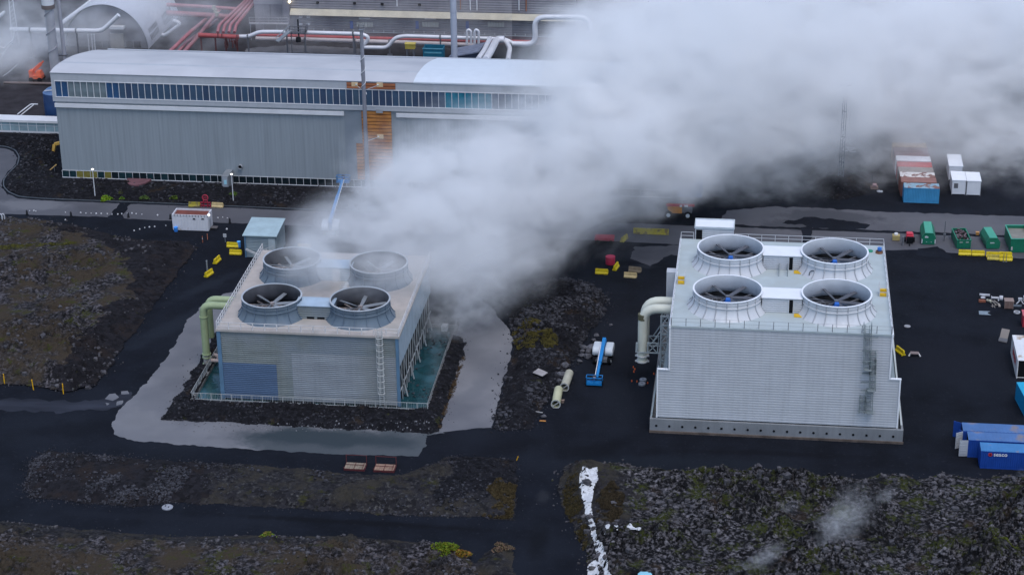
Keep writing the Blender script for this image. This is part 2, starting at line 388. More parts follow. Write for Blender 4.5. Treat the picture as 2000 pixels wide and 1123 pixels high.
LAVA_G = lava_mat('lava_mossy', brown=(.044,.034,.024), base=(0.0108,0.0104,0.0115), kl=.50, km=.59, kb=.47, lichen=(.15,.138,.15), moss=(.038,.041,.010))
LAVA_F = lava_mat('lava_fresh', base=(.0062,.0062,.007), kl=.52, km=.555, kb=.62, lichen=(.21,.198,.212), moss=(.034,.040,.008))
LAVA_B = lava_mat('lava_brown', base=(0.0158,0.0151,0.0173), kl=.56, km=.62, kb=.52, lichen=(.105,.102,.096), moss=(0.0324,0.0324,0.0101), brown=(.036,.032,.026))
LAVA_S = lava_mat('lava_slope', base=(0.0122,0.0115,0.0137), kl=.66, km=.68, kb=.55, lichen=(.085,.085,.095), brown=(.022,.017,.016))
def lava(name, poly, material, seed, h=.8, amp=.5, res=.22, edge=3.0, sc_=1.0, hole=None, zones=()):
    poly = densify(poly, .9, .35, seed)
    P = np.array(poly); x0, y0 = P.min(0); x1, y1 = P.max(0)
    nx, ny = int((x1-x0)/res)+2, int((y1-y0)/res)+2
    X, Y = np.meshgrid(x0 + np.arange(nx)*res, y0 + np.arange(ny)*res, indexing='ij')
    ins, dist = inside_dist(X, Y, poly)
    if hole:
        hx0, hy0, hx1, hy1 = hole; inh = (X > hx0) & (X < hx1) & (Y > hy0) & (Y < hy1); ins &= ~inh
    e = np.clip(dist/edge, 0, 1); e = e*e*(3-2*e)
    wx = X + (fbm(X*.5, Y*.5, seed+9)-.5)*1.6; wy = Y + (fbm(X*.5, Y*.5, seed+19)-.5)*1.6
    big = fbm(X*.09, Y*.09, seed, 3); rough = np.clip((fbm(X*.12, Y*.12, seed+4, 3)-.28)*3, .15, 1.2)
    B = blocks(wx/sc_*.30, wy/sc_*.30, seed+2)*np.clip((fbm(X*.17, Y*.17, seed+33, 3)-.42)*6, 0, 1)*1.1 + blocks(wx/sc_*.6, wy/sc_*.6, seed)*.85 + blocks(wx/sc_*1.25, wy/sc_*1.25, seed+5)*.5 + blocks(wx/sc_*2.6, wy/sc_*2.6, seed+6)*.26
    Z = e*(h*(.35+1.1*big)) + (.2+.8*e)*amp*rough*B + .012
    jx = (hsh(X*7.1, Y*3.3, seed)-.5)*res*.6; jy = (hsh(X*5.7, Y*9.1, seed)-.5)*res*.6
    ids = np.full(X.shape, -1); ids[ins] = np.arange(ins.sum())
    V = np.stack([X[ins]+jx[ins]-x0, Y[ins]+jy[ins]-y0, Z[ins]], 1)
    a, b, c, d = ids[:-1, :-1], ids[1:, :-1], ids[1:, 1:], ids[:-1, 1:]
    ok = (a >= 0) & (b >= 0) & (c >= 0) & (d >= 0)
    F = np.stack([a[ok], b[ok], c[ok], d[ok]], 1)
    me = bpy.data.meshes.new(name); me.from_pydata(V.tolist(), [], F.tolist()); me.materials.append(material); mi = np.zeros(len(F), int)
    for q, (zp, zm) in enumerate(zones):
        me.materials.append(zm); cx, cy = X[:-1, :-1][ok], Y[:-1, :-1][ok]
        zi, zd = inside_dist(cx + (fbm(cx*.6, cy*.6, seed+50)-.47)*5, cy + (fbm(cx*.6, cy*.6, seed+60)-.47)*5, zp); mi[zi] = q+1
    me.polygons.foreach_set('material_index', mi.astype('i')); me.update()
    o = bpy.data.objects.new(name, me); o.location = (x0, y0, 0); COL.objects.link(o); o['kind'] = 'structure'
    def height(x, y):
        i = int((x-x0)/res); j = int((y-y0)/res)
        return float(Z[i, j]) if 0 <= i < nx and 0 <= j < ny and ins[i, j] else 0.0
    return o, poly, height
def scatter(name, fld, n, s0, s1, material, seed, label, cat='rocks', dens=None, sq=.7):
    o, poly, hf = fld; P = np.array(poly); x0, y0 = P.min(0); x1, y1 = P.max(0); rnd = random.Random(seed)
    N = n*3; X = np.array([rnd.uniform(x0, x1) for _ in range(N)]); Y = np.array([rnd.uniform(y0, y1) for _ in range(N)])
    ins, dist = inside_dist(X, Y, poly); m_ = MB(); c = 0
    w = fbm(X*.2, Y*.2, seed, 3)
    for i in range(N):
        if not ins[i] or w[i] < .46: continue
        s = s0 + (s1-s0)*rnd.random()**(4.5 - 3*min(1, max(0, (w[i]-.46)*6)))
        m_.rock((X[i], Y[i], hf(X[i], Y[i]) + s*.15), s, sq, rnd); c += 1
        if c >= n: break
    q = len(poly)
    for i in range(int(n*.35)):
        a, b = poly[rnd.randrange(q)], None; j = rnd.randrange(q); a, b = poly[j], poly[(j+1) % q]; t = rnd.random(); s = s0*.5 + (s1-s0)*.4*rnd.random()**3
        dx, dy = b[0]-a[0], b[1]-a[1]; L_ = math.hypot(dx, dy)+1e-6; off = abs(rnd.gauss(0, .7))*(1 if rnd.random() < .5 else -1)
        m_.rock((a[0]+dx*t - dy/L_*off, a[1]+dy*t + dx/L_*off, s*.3), s, sq, rnd)
    k = m_.build(name, material, origin=(x0, y0, 0)); return tag(k, label, cat, kind='stuff')

ROCK_L = lava_mat('rock_pale', base=(0.0504,0.0490,0.0540), kl=.47, km=.62, kb=.62, lichen=(.125,.118,.125))
ROCK_D = lava_mat('rock_dark', base=(.028,.028,.033), kl=.5, km=.7, kb=.66, lichen=(.10,.10,.112))
fA = lava('lava_field', px([(-80,424),(0,425),(70,428),(150,440),(232,462),(300,470),(368,472),(388,484),(375,500),(340,545),(300,600),(255,660),(220,712),(186,758),(130,768),(66,756),(0,752),(-80,750)]), LAVA_G, 41, h=1.5, amp=.8, edge=5, zones=[(px([(100,425),(400,440),(400,520),(190,790),(90,790),(112,735),(155,680),(185,645),(215,615),(262,588),(255,540),(222,500),(150,470),(80,455)]), LAVA_S)])
scatter('loose_rocks', fA, 700, .1, .5, ROCK_L, 5, 'grey lichen-covered rocks strewn over the lava field behind three yellow marker posts')
fB = lava('lava_bank', px([(-60,258),(60,262),(112,262),(119,349),(300,354),(650,367),(1000,378),(1000,420),(900,419),(640,410),(330,397),(115,389),(75,387),(38,384),(18,375),(9,365),(9,353),(18,340),(36,323),(40,307),(31,292),(10,285),(-60,282)]), LAVA_D, 43, h=.7, amp=.45, edge=3)
scatter('loose_rocks', fB, 1500, .1, .45, ROCK_D, 6, 'dark rocks on the lava bank below the long hall')
fC = lava('lava_mound', px([(1000,600),(1030,560),(1100,545),(1160,558),(1186,580),(1184,610),(1160,640),(1142,668),(1112,720),(1080,765),(1056,800),(1040,838),(1000,842),(963,838),(978,772),(1001,690),(1006,662),(990,630)]), LAVA_D, 45, h=1.2, amp=.6, edge=3)
scatter('loose_rocks', fC, 1600, .12, .5, ROCK_D, 7, 'dark rocks on the lava mound between the two cooling towers')
fD = lava('rubble_strip', px([(45,950),(60,905),(90,879),(150,884),(210,890),(330,900),(440,905)]+[(600,914),(655,924),(780,930),(830,912),(880,892),(1010,896),(1012,940),(1004,1018),(940,1012),(860,1010),(760,1006),(600,996),(420,986),(350,983),(250,990),(150,982),(60,972)]), LAVA_B, 47, h=.7, amp=.42, edge=2.5, zones=[(px([(20,860),(440,890),(410,940),(400,1000),(20,1000)]), LAVA_S), (px([(850,880),(1030,880),(1020,950),(960,955),(900,990),(850,985),(880,930)]), LAVA_D)])
fD1 = (fD[0], px([(50,950),(62,905),(90,882),(210,892),(330,902),(410,910),(400,975),(330,982),(240,985),(150,980),(60,970)]), fD[2])
scatter('loose_rocks', fD1, 2600, .1, .38, ROCK_D, 8, 'heap of black broken stones beside the round manhole cover')
scatter('loose_rocks', fD, 1600, .08, .32, ROCK_D, 9, 'stones scattered along the strip below the old tower')
fE = lava('lava_field', px([(-80,1016),(60,1020),(200,1036),(330,1046),(500,1044),(640,1048),(760,1055),(850,1062),(905,1076),(930,1100),(960,1140),(990,1330),(-80,1330)]), LAVA_G, 49, h=.9, amp=.75, edge=3, res=.19, zones=[(px([(-80,1000),(200,1020),(500,1030),(900,1050),(920,1085),(700,1078),(420,1072),(200,1070),(-80,1050)]), LAVA_B)])
scatter('loose_rocks', fE, 900, .1, .45, ROCK_L, 10, 'grey lichen rocks on the mossy lava beside the orange and lime shrubs')
fE2 = lava('gravel_heap', px([(905,1110),(940,1085),(975,1064),(997,1058),(1004,1080),(1006,1140),(1010,1330),(1000,1330),(960,1140)]), LAVA_B, 50, h=.6, amp=.3, edge=2)
fF = lava('lava_field', px([(1098,915),(1110,906),(1160,903),(1300,918),(1420,925),(1480,920),(1530,921),(1600,936),(1690,934),(1740,926),(1790,938),(1850,924),(1900,934),(1960,930),(2010,938),(2140,940),(2180,1350),(1180,1350),(1155,1130),(1140,1080),(1108,1010),(1085,960)]), LAVA_F, 53, h=1.5, amp=1.35, edge=3.5, res=.17, sc_=1.15, zones=[(px([(1080,880),(1160,900),(1215,950),(1235,1000),(1215,1050),(1150,1060),(1120,1130),(1080,1000)]), LAVA_B)])
scatter('loose_rocks', fF, 1500, .12, .6, ROCK_L, 11, 'pale grey lava rocks piled around the white stream and steam wisps')
fG = lava('lava_hill', px([(1560,330),(1590,300),(1640,262),(1700,250),(1740,270),(1735,330),(1700,380),(1640,395),(1580,380)]), LAVA_D, 55, h=3.0, amp=.5, edge=6, res=.4)
# embankment round the old tower's pool
POOL = (-78.3, 258.6, -44.9, 286.5)
fM = lava('embankment', px([(314,821),(322,806),(352,764),(388,706),(420,650)]) + [(-79.6,290.5), (-44.5,290.5)] + px([(886,652),(900,656),(913,672),(906,696),(880,772),(857,843),(838,849),(760,843),(600,836),(430,824),(350,824)]), LAVA_D, 57, h=.55, amp=.34, edge=1.6, res=.18, hole=POOL)
scatter('loose_rocks', fM, 1500, .08, .3, ROCK_D, 12, 'broken stones on the embankment round the tower pool')
rk = random.Random(3); mb = MB()
for i in range(110):
    p = at(rk.uniform(330, 850), 0); q = at(rk.uniform(345, 840), rk.uniform(828, 843)); s = rk.uniform(.06, .17)
    mb.rock((q.x, q.y, fM[2](q.x, q.y)+s*.3), s, .7, rk)
tag(mb.build('pale_stones', mat('pale_stone', (.17,.17,.18), var=.5, scale=3), origin=at(600, 830)), 'pale grey stones along the foot of the embankment', 'stones', kind='stuff')
# white mineral stream and pools in the bottom right field
SIL = mat('white_silica', (.56,.57,.585), rough=.8, spec=.2, var=.15, scale=3, col2=(.3,.3,.3), c2s=2.6, c2t=.6, c2w=.05)
def drape(name, pts, fld, material, lift, res=.12, seed=1, amp=.3, thr=.34):
    poly = densify(px(pts), .3, amp, seed); P = np.array(poly); x0, y0 = P.min(0); x1, y1 = P.max(0)
    nx, ny = int((x1-x0)/res)+2, int((y1-y0)/res)+2
    X, Y = np.meshgrid(x0+np.arange(nx)*res, y0+np.arange(ny)*res, indexing='ij'); ins, dist = inside_dist(X, Y, poly)
    nz = fbm(X*2.2, Y*2.2, seed, 4); ins &= (nz > thr*np.clip(1.4-dist*1.6, .55, 1.4))
    Z = np.array([[fld[2](a, b) for a, b in zip(r, s)] for r, s in zip(X, Y)])
    from_ = Z.copy()
    for k in range(6):
        from_[1:-1, 1:-1] = (from_[:-2, 1:-1]+from_[2:, 1:-1]+from_[1:-1, :-2]+from_[1:-1, 2:]+from_[1:-1, 1:-1])/5
    Z = np.maximum(from_, Z*.95) + lift
    ids = np.full(X.shape, -1); ids[ins] = np.arange(ins.sum())
    V = np.stack([X[ins]-x0, Y[ins]-y0, Z[ins]], 1); a, b, c, d = ids[:-1,:-1], ids[1:,:-1], ids[1:,1:], ids[:-1,1:]
    ok = (a >= 0) & (b >= 0) & (c >= 0) & (d >= 0)
    me = bpy.data.meshes.new(name); me.from_pydata(V.tolist(), [], np.stack([a[ok], b[ok], c[ok], d[ok]], 1).tolist()); me.materials.append(material)
    o = bpy.data.objects.new(name, me); o.location = (x0, y0, 0); COL.objects.link(o); return struct(o)
drape('white_stream', [(1137,934),(1150,944),(1166,934),(1170,957),(1162,975),(1158,985),(1157,1010),(1160,1030),(1165,1050),(1168,1068),(1179,1087),(1192,1130),(1205,1200),(1182,1200),(1178,1130),(1166,1095),(1158,1070),(1149,1040),(1143,1012),(1138,990),(1128,970),(1131,953)], fF, SIL, .12, seed=61, amp=.16, thr=.2)
drape('white_stream', [(1176,1062),(1192,1060),(1210,1063),(1206,1076),(1196,1068),(1180,1074)], fF, SIL, .14, seed=62, amp=.2)
drape('white_pool', [(1222,1060),(1230,1054),(1246,1062),(1258,1067),(1252,1074),(1240,1070),(1226,1069)], fF, SIL, .2, seed=63, amp=.12, thr=.1)
drape('white_stream', [(1145,1108),(1160,1098),(1170,1112),(1172,1140),(1150,1140)], fF, SIL, .14, seed=64, amp=.2)
drape('pond', [(1244,1150),(1252,1148),(1264,1148),(1272,1151),(1276,1170),(1240,1170)], fF, mat('milky_water', (.25,.52,.62), rough=.15, var=.05), .5, seed=65, amp=.1, thr=.05)
# ---------------------------------------------------------------- cooling towers
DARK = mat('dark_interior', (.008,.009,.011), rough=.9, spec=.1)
STEEL = mat('galvanised_steel', (.30,.32,.33), rough=.5, metal=.3, var=.12)
LSTEEL = mat('painted_rail', (.5,.51,.52), rough=.5, var=.08)
YEL = mat('safety_yellow', (.68,.42,.02), rough=.5)
def fan_stack(root, cx, cy, z0, r_top, r_base, h, nrib, mat_out, mat_in, mat_rim, blades, blade_mat, hub_mat, guard=None, a0=0.3):
    prof = []
    for i in range(9):
        t = i/8
        prof.append((r_top + (r_base-r_top)*max(0, 1-t/.62)**2.2, z0 + h*t))
    m_ = MB().lathe(prof, cx, cy, 48)
    m_.lathe([(r_top*1.006+.03, z0+h*.60), (r_top+.13, z0+h*.62), (r_top+.13, z0+h*.66), (r_top+.03, z0+h*.68)], cx, cy, 48)
    m_.lathe([(r_top+.03, z0+h*.84), (r_top+.09, z0+h*.86), (r_top+.03, z0+h*.89)], cx, cy, 48)
    st = m_.build('fan_stack', mat_out, root, smooth=True)
    rm_ = mat('dark_rib', (.10,.14,.19), rough=.5) if nrib < 18 else mat('grey_rib', (.36,.375,.40), rough=.5)
    for k in range(nrib):
        rb = MB()
        t = 2*math.pi*k/nrib; c, s = math.cos(t), math.sin(t)
        for i in range(8):
            (ra, za), (rb_, zb) = prof[i], prof[i+1]
            rb.bar((cx+(ra+.05)*c, cy+(ra+.05)*s, za), (cx+(rb_+.05)*c, cy+(rb_+.05)*s, zb), .11, .14)
        rb.build('rib', rm_, st)
    MB().lathe([(r_top-.1, z0+h), (r_top-.1, z0+h+.08), (r_top+.14, z0+h+.08), (r_top+.14, z0+h-.03), (r_top+.02, z0+h-.03)], cx, cy, 48).build('rim', mat_rim, st)
    MB().lathe([(r_top-.12, z0+h), (r_top-.12, z0+h*.3), (r_base*.93, z0+.02)], cx, cy, 48).build('inner_shell', mat_in, st, smooth=True)
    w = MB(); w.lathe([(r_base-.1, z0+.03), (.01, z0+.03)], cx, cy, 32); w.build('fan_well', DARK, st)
    bm_ = MB()
    for yy in (-1.1, 1.1): bm_.bar((cx-r_top*.97, cy+yy, z0+.5), (cx+r_top*.97, cy+yy, z0+.5), .25, .35)
    for xx in np.arange(-r_top*.85, r_top*.9, .62): bm_.bar((cx+xx, cy-1.1, z0+.55), (cx+xx, cy+1.1, z0+.55), .12)
    for sx in (-1, 1): bm_.bar((cx+sx*r_top*.68, cy-r_top*.68, z0+.4), (cx-sx*r_top*.68, cy+r_top*.68, z0+.4), .22)
    bm_.build('fan_support', hub_mat, st)
    zr = z0 + h*.52
    ro = MB(); ro.cyl((cx, cy, zr-.35), (cx, cy, zr+.25), .42, .3, n=14); ro.cyl((cx, cy, z0+.5), (cx, cy, zr-.3), .3, n=10)
    hb = ro.build('fan_hub', hub_mat, st)
    bl = MB()
    for k in range(blades):
        t = a0 + 2*math.pi*k/blades; d = Vector((math.cos(t), math.sin(t), 0)); s = Vector((-math.sin(t), math.cos(t), 0))
        c = Vector((cx, cy, zr)); R = r_top*.93; vs = []
        for rr, wd, tw in ((.4, .16, .5), (1.0, .2, .4), (R*.6, .26, .28), (R, .24, .2)):
            for e, up in ((-1, -1), (1, 1)):
                for th in (-.05, .05): vs.append(c + d*rr + s*wd*e + Vector((0, 0, up*tw*wd+th)))
        fs = []
        for i in range(3):
            o = i*4; fs += [(o, o+2, o+6, o+4), (o+1, o+5, o+7, o+3), (o, o+4, o+5, o+1), (o+2, o+3, o+7, o+6)]
        fs += [(12, 14, 15, 13), (0, 1, 3, 2)]
        bl.add(vs, fs)
    bl.build('fan_rotor', blade_mat, st)
    if guard:
        gm = MB(); gm.add([(cx-.7, cy-1.5, z0+.6), (cx+.9, cy-1.5, z0+.6), (cx+.9, cy-.3, z0+.6), (cx-.7, cy-.3, z0+.6), (cx-.2, cy-1.3, z0+1.5), (cx+.3, cy-1.3, z0+1.5), (cx+.3, cy-.5, z0+1.5), (cx-.2, cy-.5, z0+1.5)],
               [(0,1,5,4),(1,2,6,5),(2,3,7,6),(3,0,4,7),(4,5,6,7)])
        gm.build('gearbox_guard', guard, st)
        MB().bar((cx+.2, cy, z0+.9), (cx+r_top*.9, cy-.2, z0+.9), .22).build('drive_shaft', STEEL, st)
    return st
def fan_house(root, x0, x1, y0, y1, z0, z1, wall_m, roof_m, door=None, vents=0):
    w = MB().corr(x0, x1, y0, z0, z1, .33, .05); w.box(x0, y0+.02, z0, x1, y1, z1-.02)
    h = w.build('fan_house', wall_m, root)
    MB().box(x0-.12, y0-.2, z1, x1+.12, y1+.12, z1+.09).build('roof', roof_m, h)
    if door: MB().box(door[0], y0-.1, z0+.05, door[1], y0+.03, door[2]).build('door', DARK, h)
    for k in range(vents): MB().box(x0+(x1-x0)*(.3+.28*k), y0-.09, z0+.05, x0+(x1-x0)*(.5+.28*k), y0+.03, z0+.3).build('vent', DARK, h)
    return h

# ---- old tower (running, blue-grey)
OLDW = mat('old_cladding', (.19,.215,.21), rough=.6, var=.18, scale=.5, stretch=(.35,1,2.2), streak=.25, col2=(.225,.25,.27), c2s=.12, c2t=.55, c2w=.08)
OLDG = mat('grey_cladding', (.25,.275,.30), rough=.6, var=.14, scale=.5, stretch=(.35,1,2.5), streak=.2)
OLDB = mat('blue_cladding', (.075,.125,.21), rough=.5, var=.1, scale=.4, stretch=(.4,1,2))
OLDS = mat('blue_grey_panel', (.38,.45,.50), rough=.5, var=.1, streak=.2)
BTRIM = mat('blue_trim', (.10,.19,.29), rough=.5)
DECK = mat('weathered_deck', (.43,.39,.36), rough=.8, var=.12, scale=.5, col2=(.36,.34,.31), c2s=.3, c2t=.58, c2w=.1)
OSTK = mat('blue_fibreglass', (.115,.155,.195), rough=.45, var=.14, scale=.5, col2=(.08,.115,.155), c2s=.5, c2t=.6, c2w=.08)
OINN = mat('stained_fibreglass', (.10,.10,.11), rough=.7, var=.35, scale=.4, stretch=(1,1,.3))
X0, X1, Y0, Y1, ZT = -74.4, -48.9, 259.8, 287.8, 11.15
T = thing('cooling_tower', 'weathered blue-grey cooling tower steaming beside a teal pool, green pipes on one side', 'cooling tower', ((X0+X1)/2, Y0, 0), 'cooling towers')
def fx(px_, py_): return onY(px_, py_, Y0)
bx0, bx1, bz1 = fx(437,705).x+.15, fx(540,712).x, fx(500,710).z
gx0, gz1 = fx(570,700).x, fx(650,693).z
m_ = MB()
m_.corr(X0, X1, Y0, gz1, ZT-.35, .3, .07); m_.corr(bx1, gx0, Y0, .25, gz1, .3, .07); m_.corr(X0, bx1, Y0, bz1, gz1, .3, .07)
m_.box(X0, Y0+.05, .2, X1-.25, Y1, ZT-.4)
m_.corrx(Y0, Y1, X0, .3, ZT-.35, .3, .07, -1)
body = m_.build('front_wall', OLDW, T)
zone(OLDW, (-58, 0), (9, 1e6), (.17,.21,.26), .55, .4, .9, 3); zone(OLDG, (-52, 0), (4, 1e6), (.21,.225,.22), .6, .5, .8, 4)
MB().corr(X0, bx1, Y0-.02, .25, bz1, .3, .08).build('blue_panel', OLDB, T)
MB().corr(gx0, X1, Y0-.01, .25, gz1, .3, .07).build('grey_panel', OLDG, T)
MB().box(X0-.25, Y0-.22, .2, X0+.3, Y0+.1, ZT-.36).build('corner_trim', BTRIM, T)
MB().box(X1-.3, Y0-.22, .2, X1+.12, Y0+.15, ZT-.36).build('corner_trim', BTRIM, T)
MB().box(X0-.3, Y0-.35, ZT-.34, X1+.3, Y1+.3, ZT).build('roof_deck', DECK, T)
zp = onX(779,719,X1).z; zp2 = onX(821,620,X1).z
sp = MB(); sp.add([(X1+.06, Y0-.1, zp), (X1+.06, Y1, zp2), (X1+.06, Y1, ZT-.36), (X1+.06, Y0-.1, ZT-.36), (X1-.3, Y0-.1, zp), (X1-.3, Y1, zp2), (X1-.3, Y1, ZT-.36), (X1-.3, Y0-.1, ZT-.36)], [(0,1,2,3),(4,7,6,5),(0,4,5,1)])
for yy in np.arange(Y0+2.4, Y1, 2.4): sp.box(X1+.06, yy-.03, zp+.1, X1+.1, yy+.03, ZT-.4)
sp.build('side_panel', OLDS, T)
MB().box(X1-.26, Y0+.4, .2, X1-.2, Y1-.2, min(zp, zp2)+.6).build('intake_opening', DARK, T)
lg = MB(); rr = random.Random(4)
for i, yy in enumerate(np.arange(Y0+.6, Y1, 1.85)):
    lg.bar((X1-.02, yy, .1), (X1-.02, yy, zp+.4), .13)
    if i % 3 == 1: lg.bar((X1+.6, yy+.6, .25), (X1+.02, yy+.9, 2.8), .16)
    if i % 2 == 0 and i < 14: lg.bar((X1, yy, zp), (X1+.08, yy+2.6, .5), .1)
lg.bar((X1+.01, Y0+.3, 2.2), (X1+.01, Y1, 2.2), .12)
lg.build('intake_frame', mat('weathered_post', (.33,.35,.36), rough=.6, var=.2), T)
FR_O = [(-67.9, 265.6), (-55.2, 265.7), (-67.95, 279.2), (-54.9, 278.9)]
BLD = mat('pale_blade', (.20,.22,.24), rough=.4)
HUB_O = mat('rusted_hub', (.26,.23,.22), rough=.6, var=.4, scale=3)
for (cx, cy), a0 in zip(FR_O, (.25, .5, 1.0, .1)):
    fan_stack(T, cx, cy, ZT, 4.2, 4.95, 2.65, 16, OSTK, OINN, mat('pale_rim', (.38,.41,.44), rough=.4), 6, BLD, HUB_O, None, a0)
OHR = mat('pale_blue_roof', (.36,.46,.56), rough=.4)
fan_house(T, -64.2, -58.9, 264.1, 266.9, ZT, ZT+2.0, OLDW, OHR, vents=2)
fan_house(T, -63.9, -58.9, 277.6, 280.4, ZT, ZT+2.1, OLDS, OHR)
MB().box(-61.6, 277.3, ZT, -60.5, 277.58, ZT+1.9).build('deck_door', mat('pale_door', (.6,.6,.6)), T)
cv = MB(); cv.bar((-59.6, 267.2, ZT+.12), (-59.2, 277.3, ZT+.12), .55, .2)
for yy in np.arange(268, 277, .6): cv.bar((-59.95, yy, ZT+.25), (-58.95, yy, ZT+.25), .06)
cv.build('cable_tray', LSTEEL, T)
rl = MB(); e = .15
rl.rail([(X0-e, Y0-e, ZT), (X1+e, Y0-e, ZT)], 1.0, 1.75, .028, post=.06)
rl.rail([(X0-e, Y0-e, ZT), (X0-e, Y1, ZT)], 1.15, 1.15, .03, post=.075)
rl.rail([(X1+e, Y0-e, ZT), (X1+e, Y1, ZT)], 1.0, 2.4, .03, rails=(.9, .6, .3), post=.05)
rl.build('deck_railing', mat('white_rail', (.62,.61,.61), rough=.5), T)
ld = MB(); lx = fx(744,700).x
ld.ladder((lx, Y0-.4, .3), (lx, Y0-.4, ZT+1.1), .62, .3)
for zz in np.arange(2.4, ZT+.6, .95):
    pts = [(lx + .5*math.cos(t), Y0-.45 - .62*math.sin(t), zz) for t in np.linspace(0, math.pi, 7)]
    for a, b in zip(pts[:-1], pts[1:]): ld.bar(a, b, .07)
for t in np.linspace(.4, math.pi-.4, 3): ld.bar((lx+.5*math.cos(t), Y0-.45-.62*math.sin(t), 2.4), (lx+.5*math.cos(t), Y0-.45-.62*math.sin(t), ZT+.9), .05)
ld.build('caged_ladder', mat('pale_ladder', (.55,.56,.55), rough=.5), T)
PG = mat('green_pipe', (.33,.40,.23), rough=.45, var=.1, streak=.2)
PW = mat('cream_pipe', (.60,.61,.52), rough=.4, var=.08)
yp = at(405,716).y
for k, (dy, xx, zb) in enumerate(((0, onY(404,700,yp).x, .15), (2.1, onY(404,700,yp).x+.25, 2.0))):
    zz = onY(430, 597, yp).z
    MB().tube([(xx, yp+dy, zb+1.9), (xx, yp+dy, zz), (X0+.4, yp+dy, zz)], .55, 14, bend=1.3).build('green_riser', PG, T, smooth=True)
    if k == 0:
        MB().cyl((xx, yp, 0), (xx, yp, 2.0), .5, n=14).build('pipe_foot', mat('scaled_steel', (.33,.31,.28), rough=.7, var=.4, scale=2), T)
        for z_ in (.45, 1.55, 2.05, zz-1.9): MB().cyl((xx, yp, z_), (xx, yp, z_+.14), .66, n=16).build('pipe_flange', PG, T)
        b2 = MB(); b2.tube([(xx, yp, 1.1), (xx+2.2, yp-.1, 1.1)], .28, 10); b2.tube([(xx+.6, yp+1.6, 1.2), (xx+1.6, yp+1.2, 1.2), (xx+1.6, yp+.2, 1.2)], .3, 10)
        b2.build('branch_pipe', mat('pinkish_pipe', (.45,.36,.33), rough=.6, var=.2), T)
# railing, basin and water of the pool
px0, py0, px1, py1 = POOL
B = MB()
for a in ((px0-.3, py0-.3, px1+.3, py0), (px0-.3, py0, px0, py1), (px1, py0, px1+.3, py1), (px0-.3, py1, px1+.3, py1+.3)): B.box(a[0], a[1], -.2, a[2], a[3], .55)
bs = B.build('pool_basin', mat('basin_concrete', (.22,.22,.22), var=.25, scale=1), origin=(px0, py0, 0)); tag(bs, 'low concrete pool wall enclosing the teal water round the old tower', 'basin')
WAT = mat('teal_water', (.007,.045,.055), rough=.12, spec=.5, var=.25, scale=.4, bump=.25, bscale=3, col2=(.03,.10,.13), c2s=.25, c2t=.6, c2w=.1)
struct(MB().quad((px0, py0, .06), (px1, py0, .06), (px1, py1, .06), (px0, py1, .06)).build('pool_water', WAT))
F1 = MB(); F1.rail([(px0-.35, py1-12, .55), (px0-.35, py0-.35, .55), (px1+.2, py0-.35, .55)], 1.05, 1.45, .03, rails=(1.0, .12), post=.05)
for xx in np.arange(px0-.35, px1+.2, .24): F1.bar((xx, py0-.35, .62), (xx, py0-.35, 1.55), .025)
for yy in np.arange(py0-.2, py1-12, .24): F1.bar((px0-.35, yy, .62), (px0-.35, yy, 1.55), .03)
for xx in np.arange(px0-.35, px1+.2, 1.42): F1.bar((xx, py0-.42, -.2), (xx, py0-.42, .7), .08)
tag(F1.build('pool_railing', mat('grey_railing', (.36,.37,.37), rough=.5), origin=(px0, py0, 0)), 'pale metal railing with posts along the front of the tower pool', 'railing')
F2 = MB(); F2.rail([(px1+.15, py0-.3, .55), (px1+.15, py1, .55)], .95, 1.6, .035, rails=(1.0, .55, .15), post=.05); 
tag(F2.build('pool_railing', mat('dull_railing', (.2,.2,.2), rough=.5), origin=(px1, py0, 0)), 'dull metal railing along the long outer side of the teal pool', 'railing')
struct(MB().box(-46.9, 285.1, .1, -46.0, 286.4, .9).build('pool_steps', LSTEEL))
# ---- shed behind the old tower
S0, S1 = at(480,502), at(541,505)
zs = onY(480, 460, S0.y).z
S = thing('utility_shed', 'small blue-grey metal shed with a sloping pale roof behind the old tower', 'shed', S0)
w = MB().corr(S0.x+.25, S1.x-.1, S0.y, 0, zs, .28, .05); w.box(S0.x+.1, S0.y+.06, 0, S1.x, S0.y+6.3, zs-.02)
w.build('wall', mat('shed_cladding', (.24,.30,.33), rough=.5, var=.1), S)
MB().box(S0.x-.05, S0.y-.14, 0, S0.x+.25, S0.y+.05, zs).build('corner_trim', BTRIM, S)
MB().add([(S0.x-.25, S0.y-.35, zs), (S1.x+.2, S0.y-.35, zs), (S1.x+.2, S0.y+6.4, zs+.5), (S0.x-.25, S0.y+6.4, zs+.5), (S0.x-.25, S0.y-.35, zs+.16), (S1.x+.2, S0.y-.35, zs+.16), (S1.x+.2, S0.y+6.4, zs+.66), (S0.x-.25, S0.y+6.4, zs+.66)],
         [(0,3,2,1),(4,5,6,7),(0,1,5,4),(1,2,6,5),(2,3,7,6),(3,0,4,7)]).build('roof', mat('shed_roof', (.36,.47,.50), rough=.45), S)
MB().box(S1.x-1.3, S0.y-.12, 1.0, S1.x-.2, S0.y, zs-.4).build('door', mat('shed_door', (.42,.49,.52), rough=.5), S)
st = MB(); st.bar((S0.x+.2, S0.y-.5, zs*.42), (S0.x+2.6, S0.y-.9, zs*.18), .14, .35); st.rail([(S0.x+2.6, S0.y-.9, zs*.1), (S1.x-.4, S0.y-.6, zs*.35)], 1.1, 1.2)
st.build('outside_stair', LSTEEL, S)

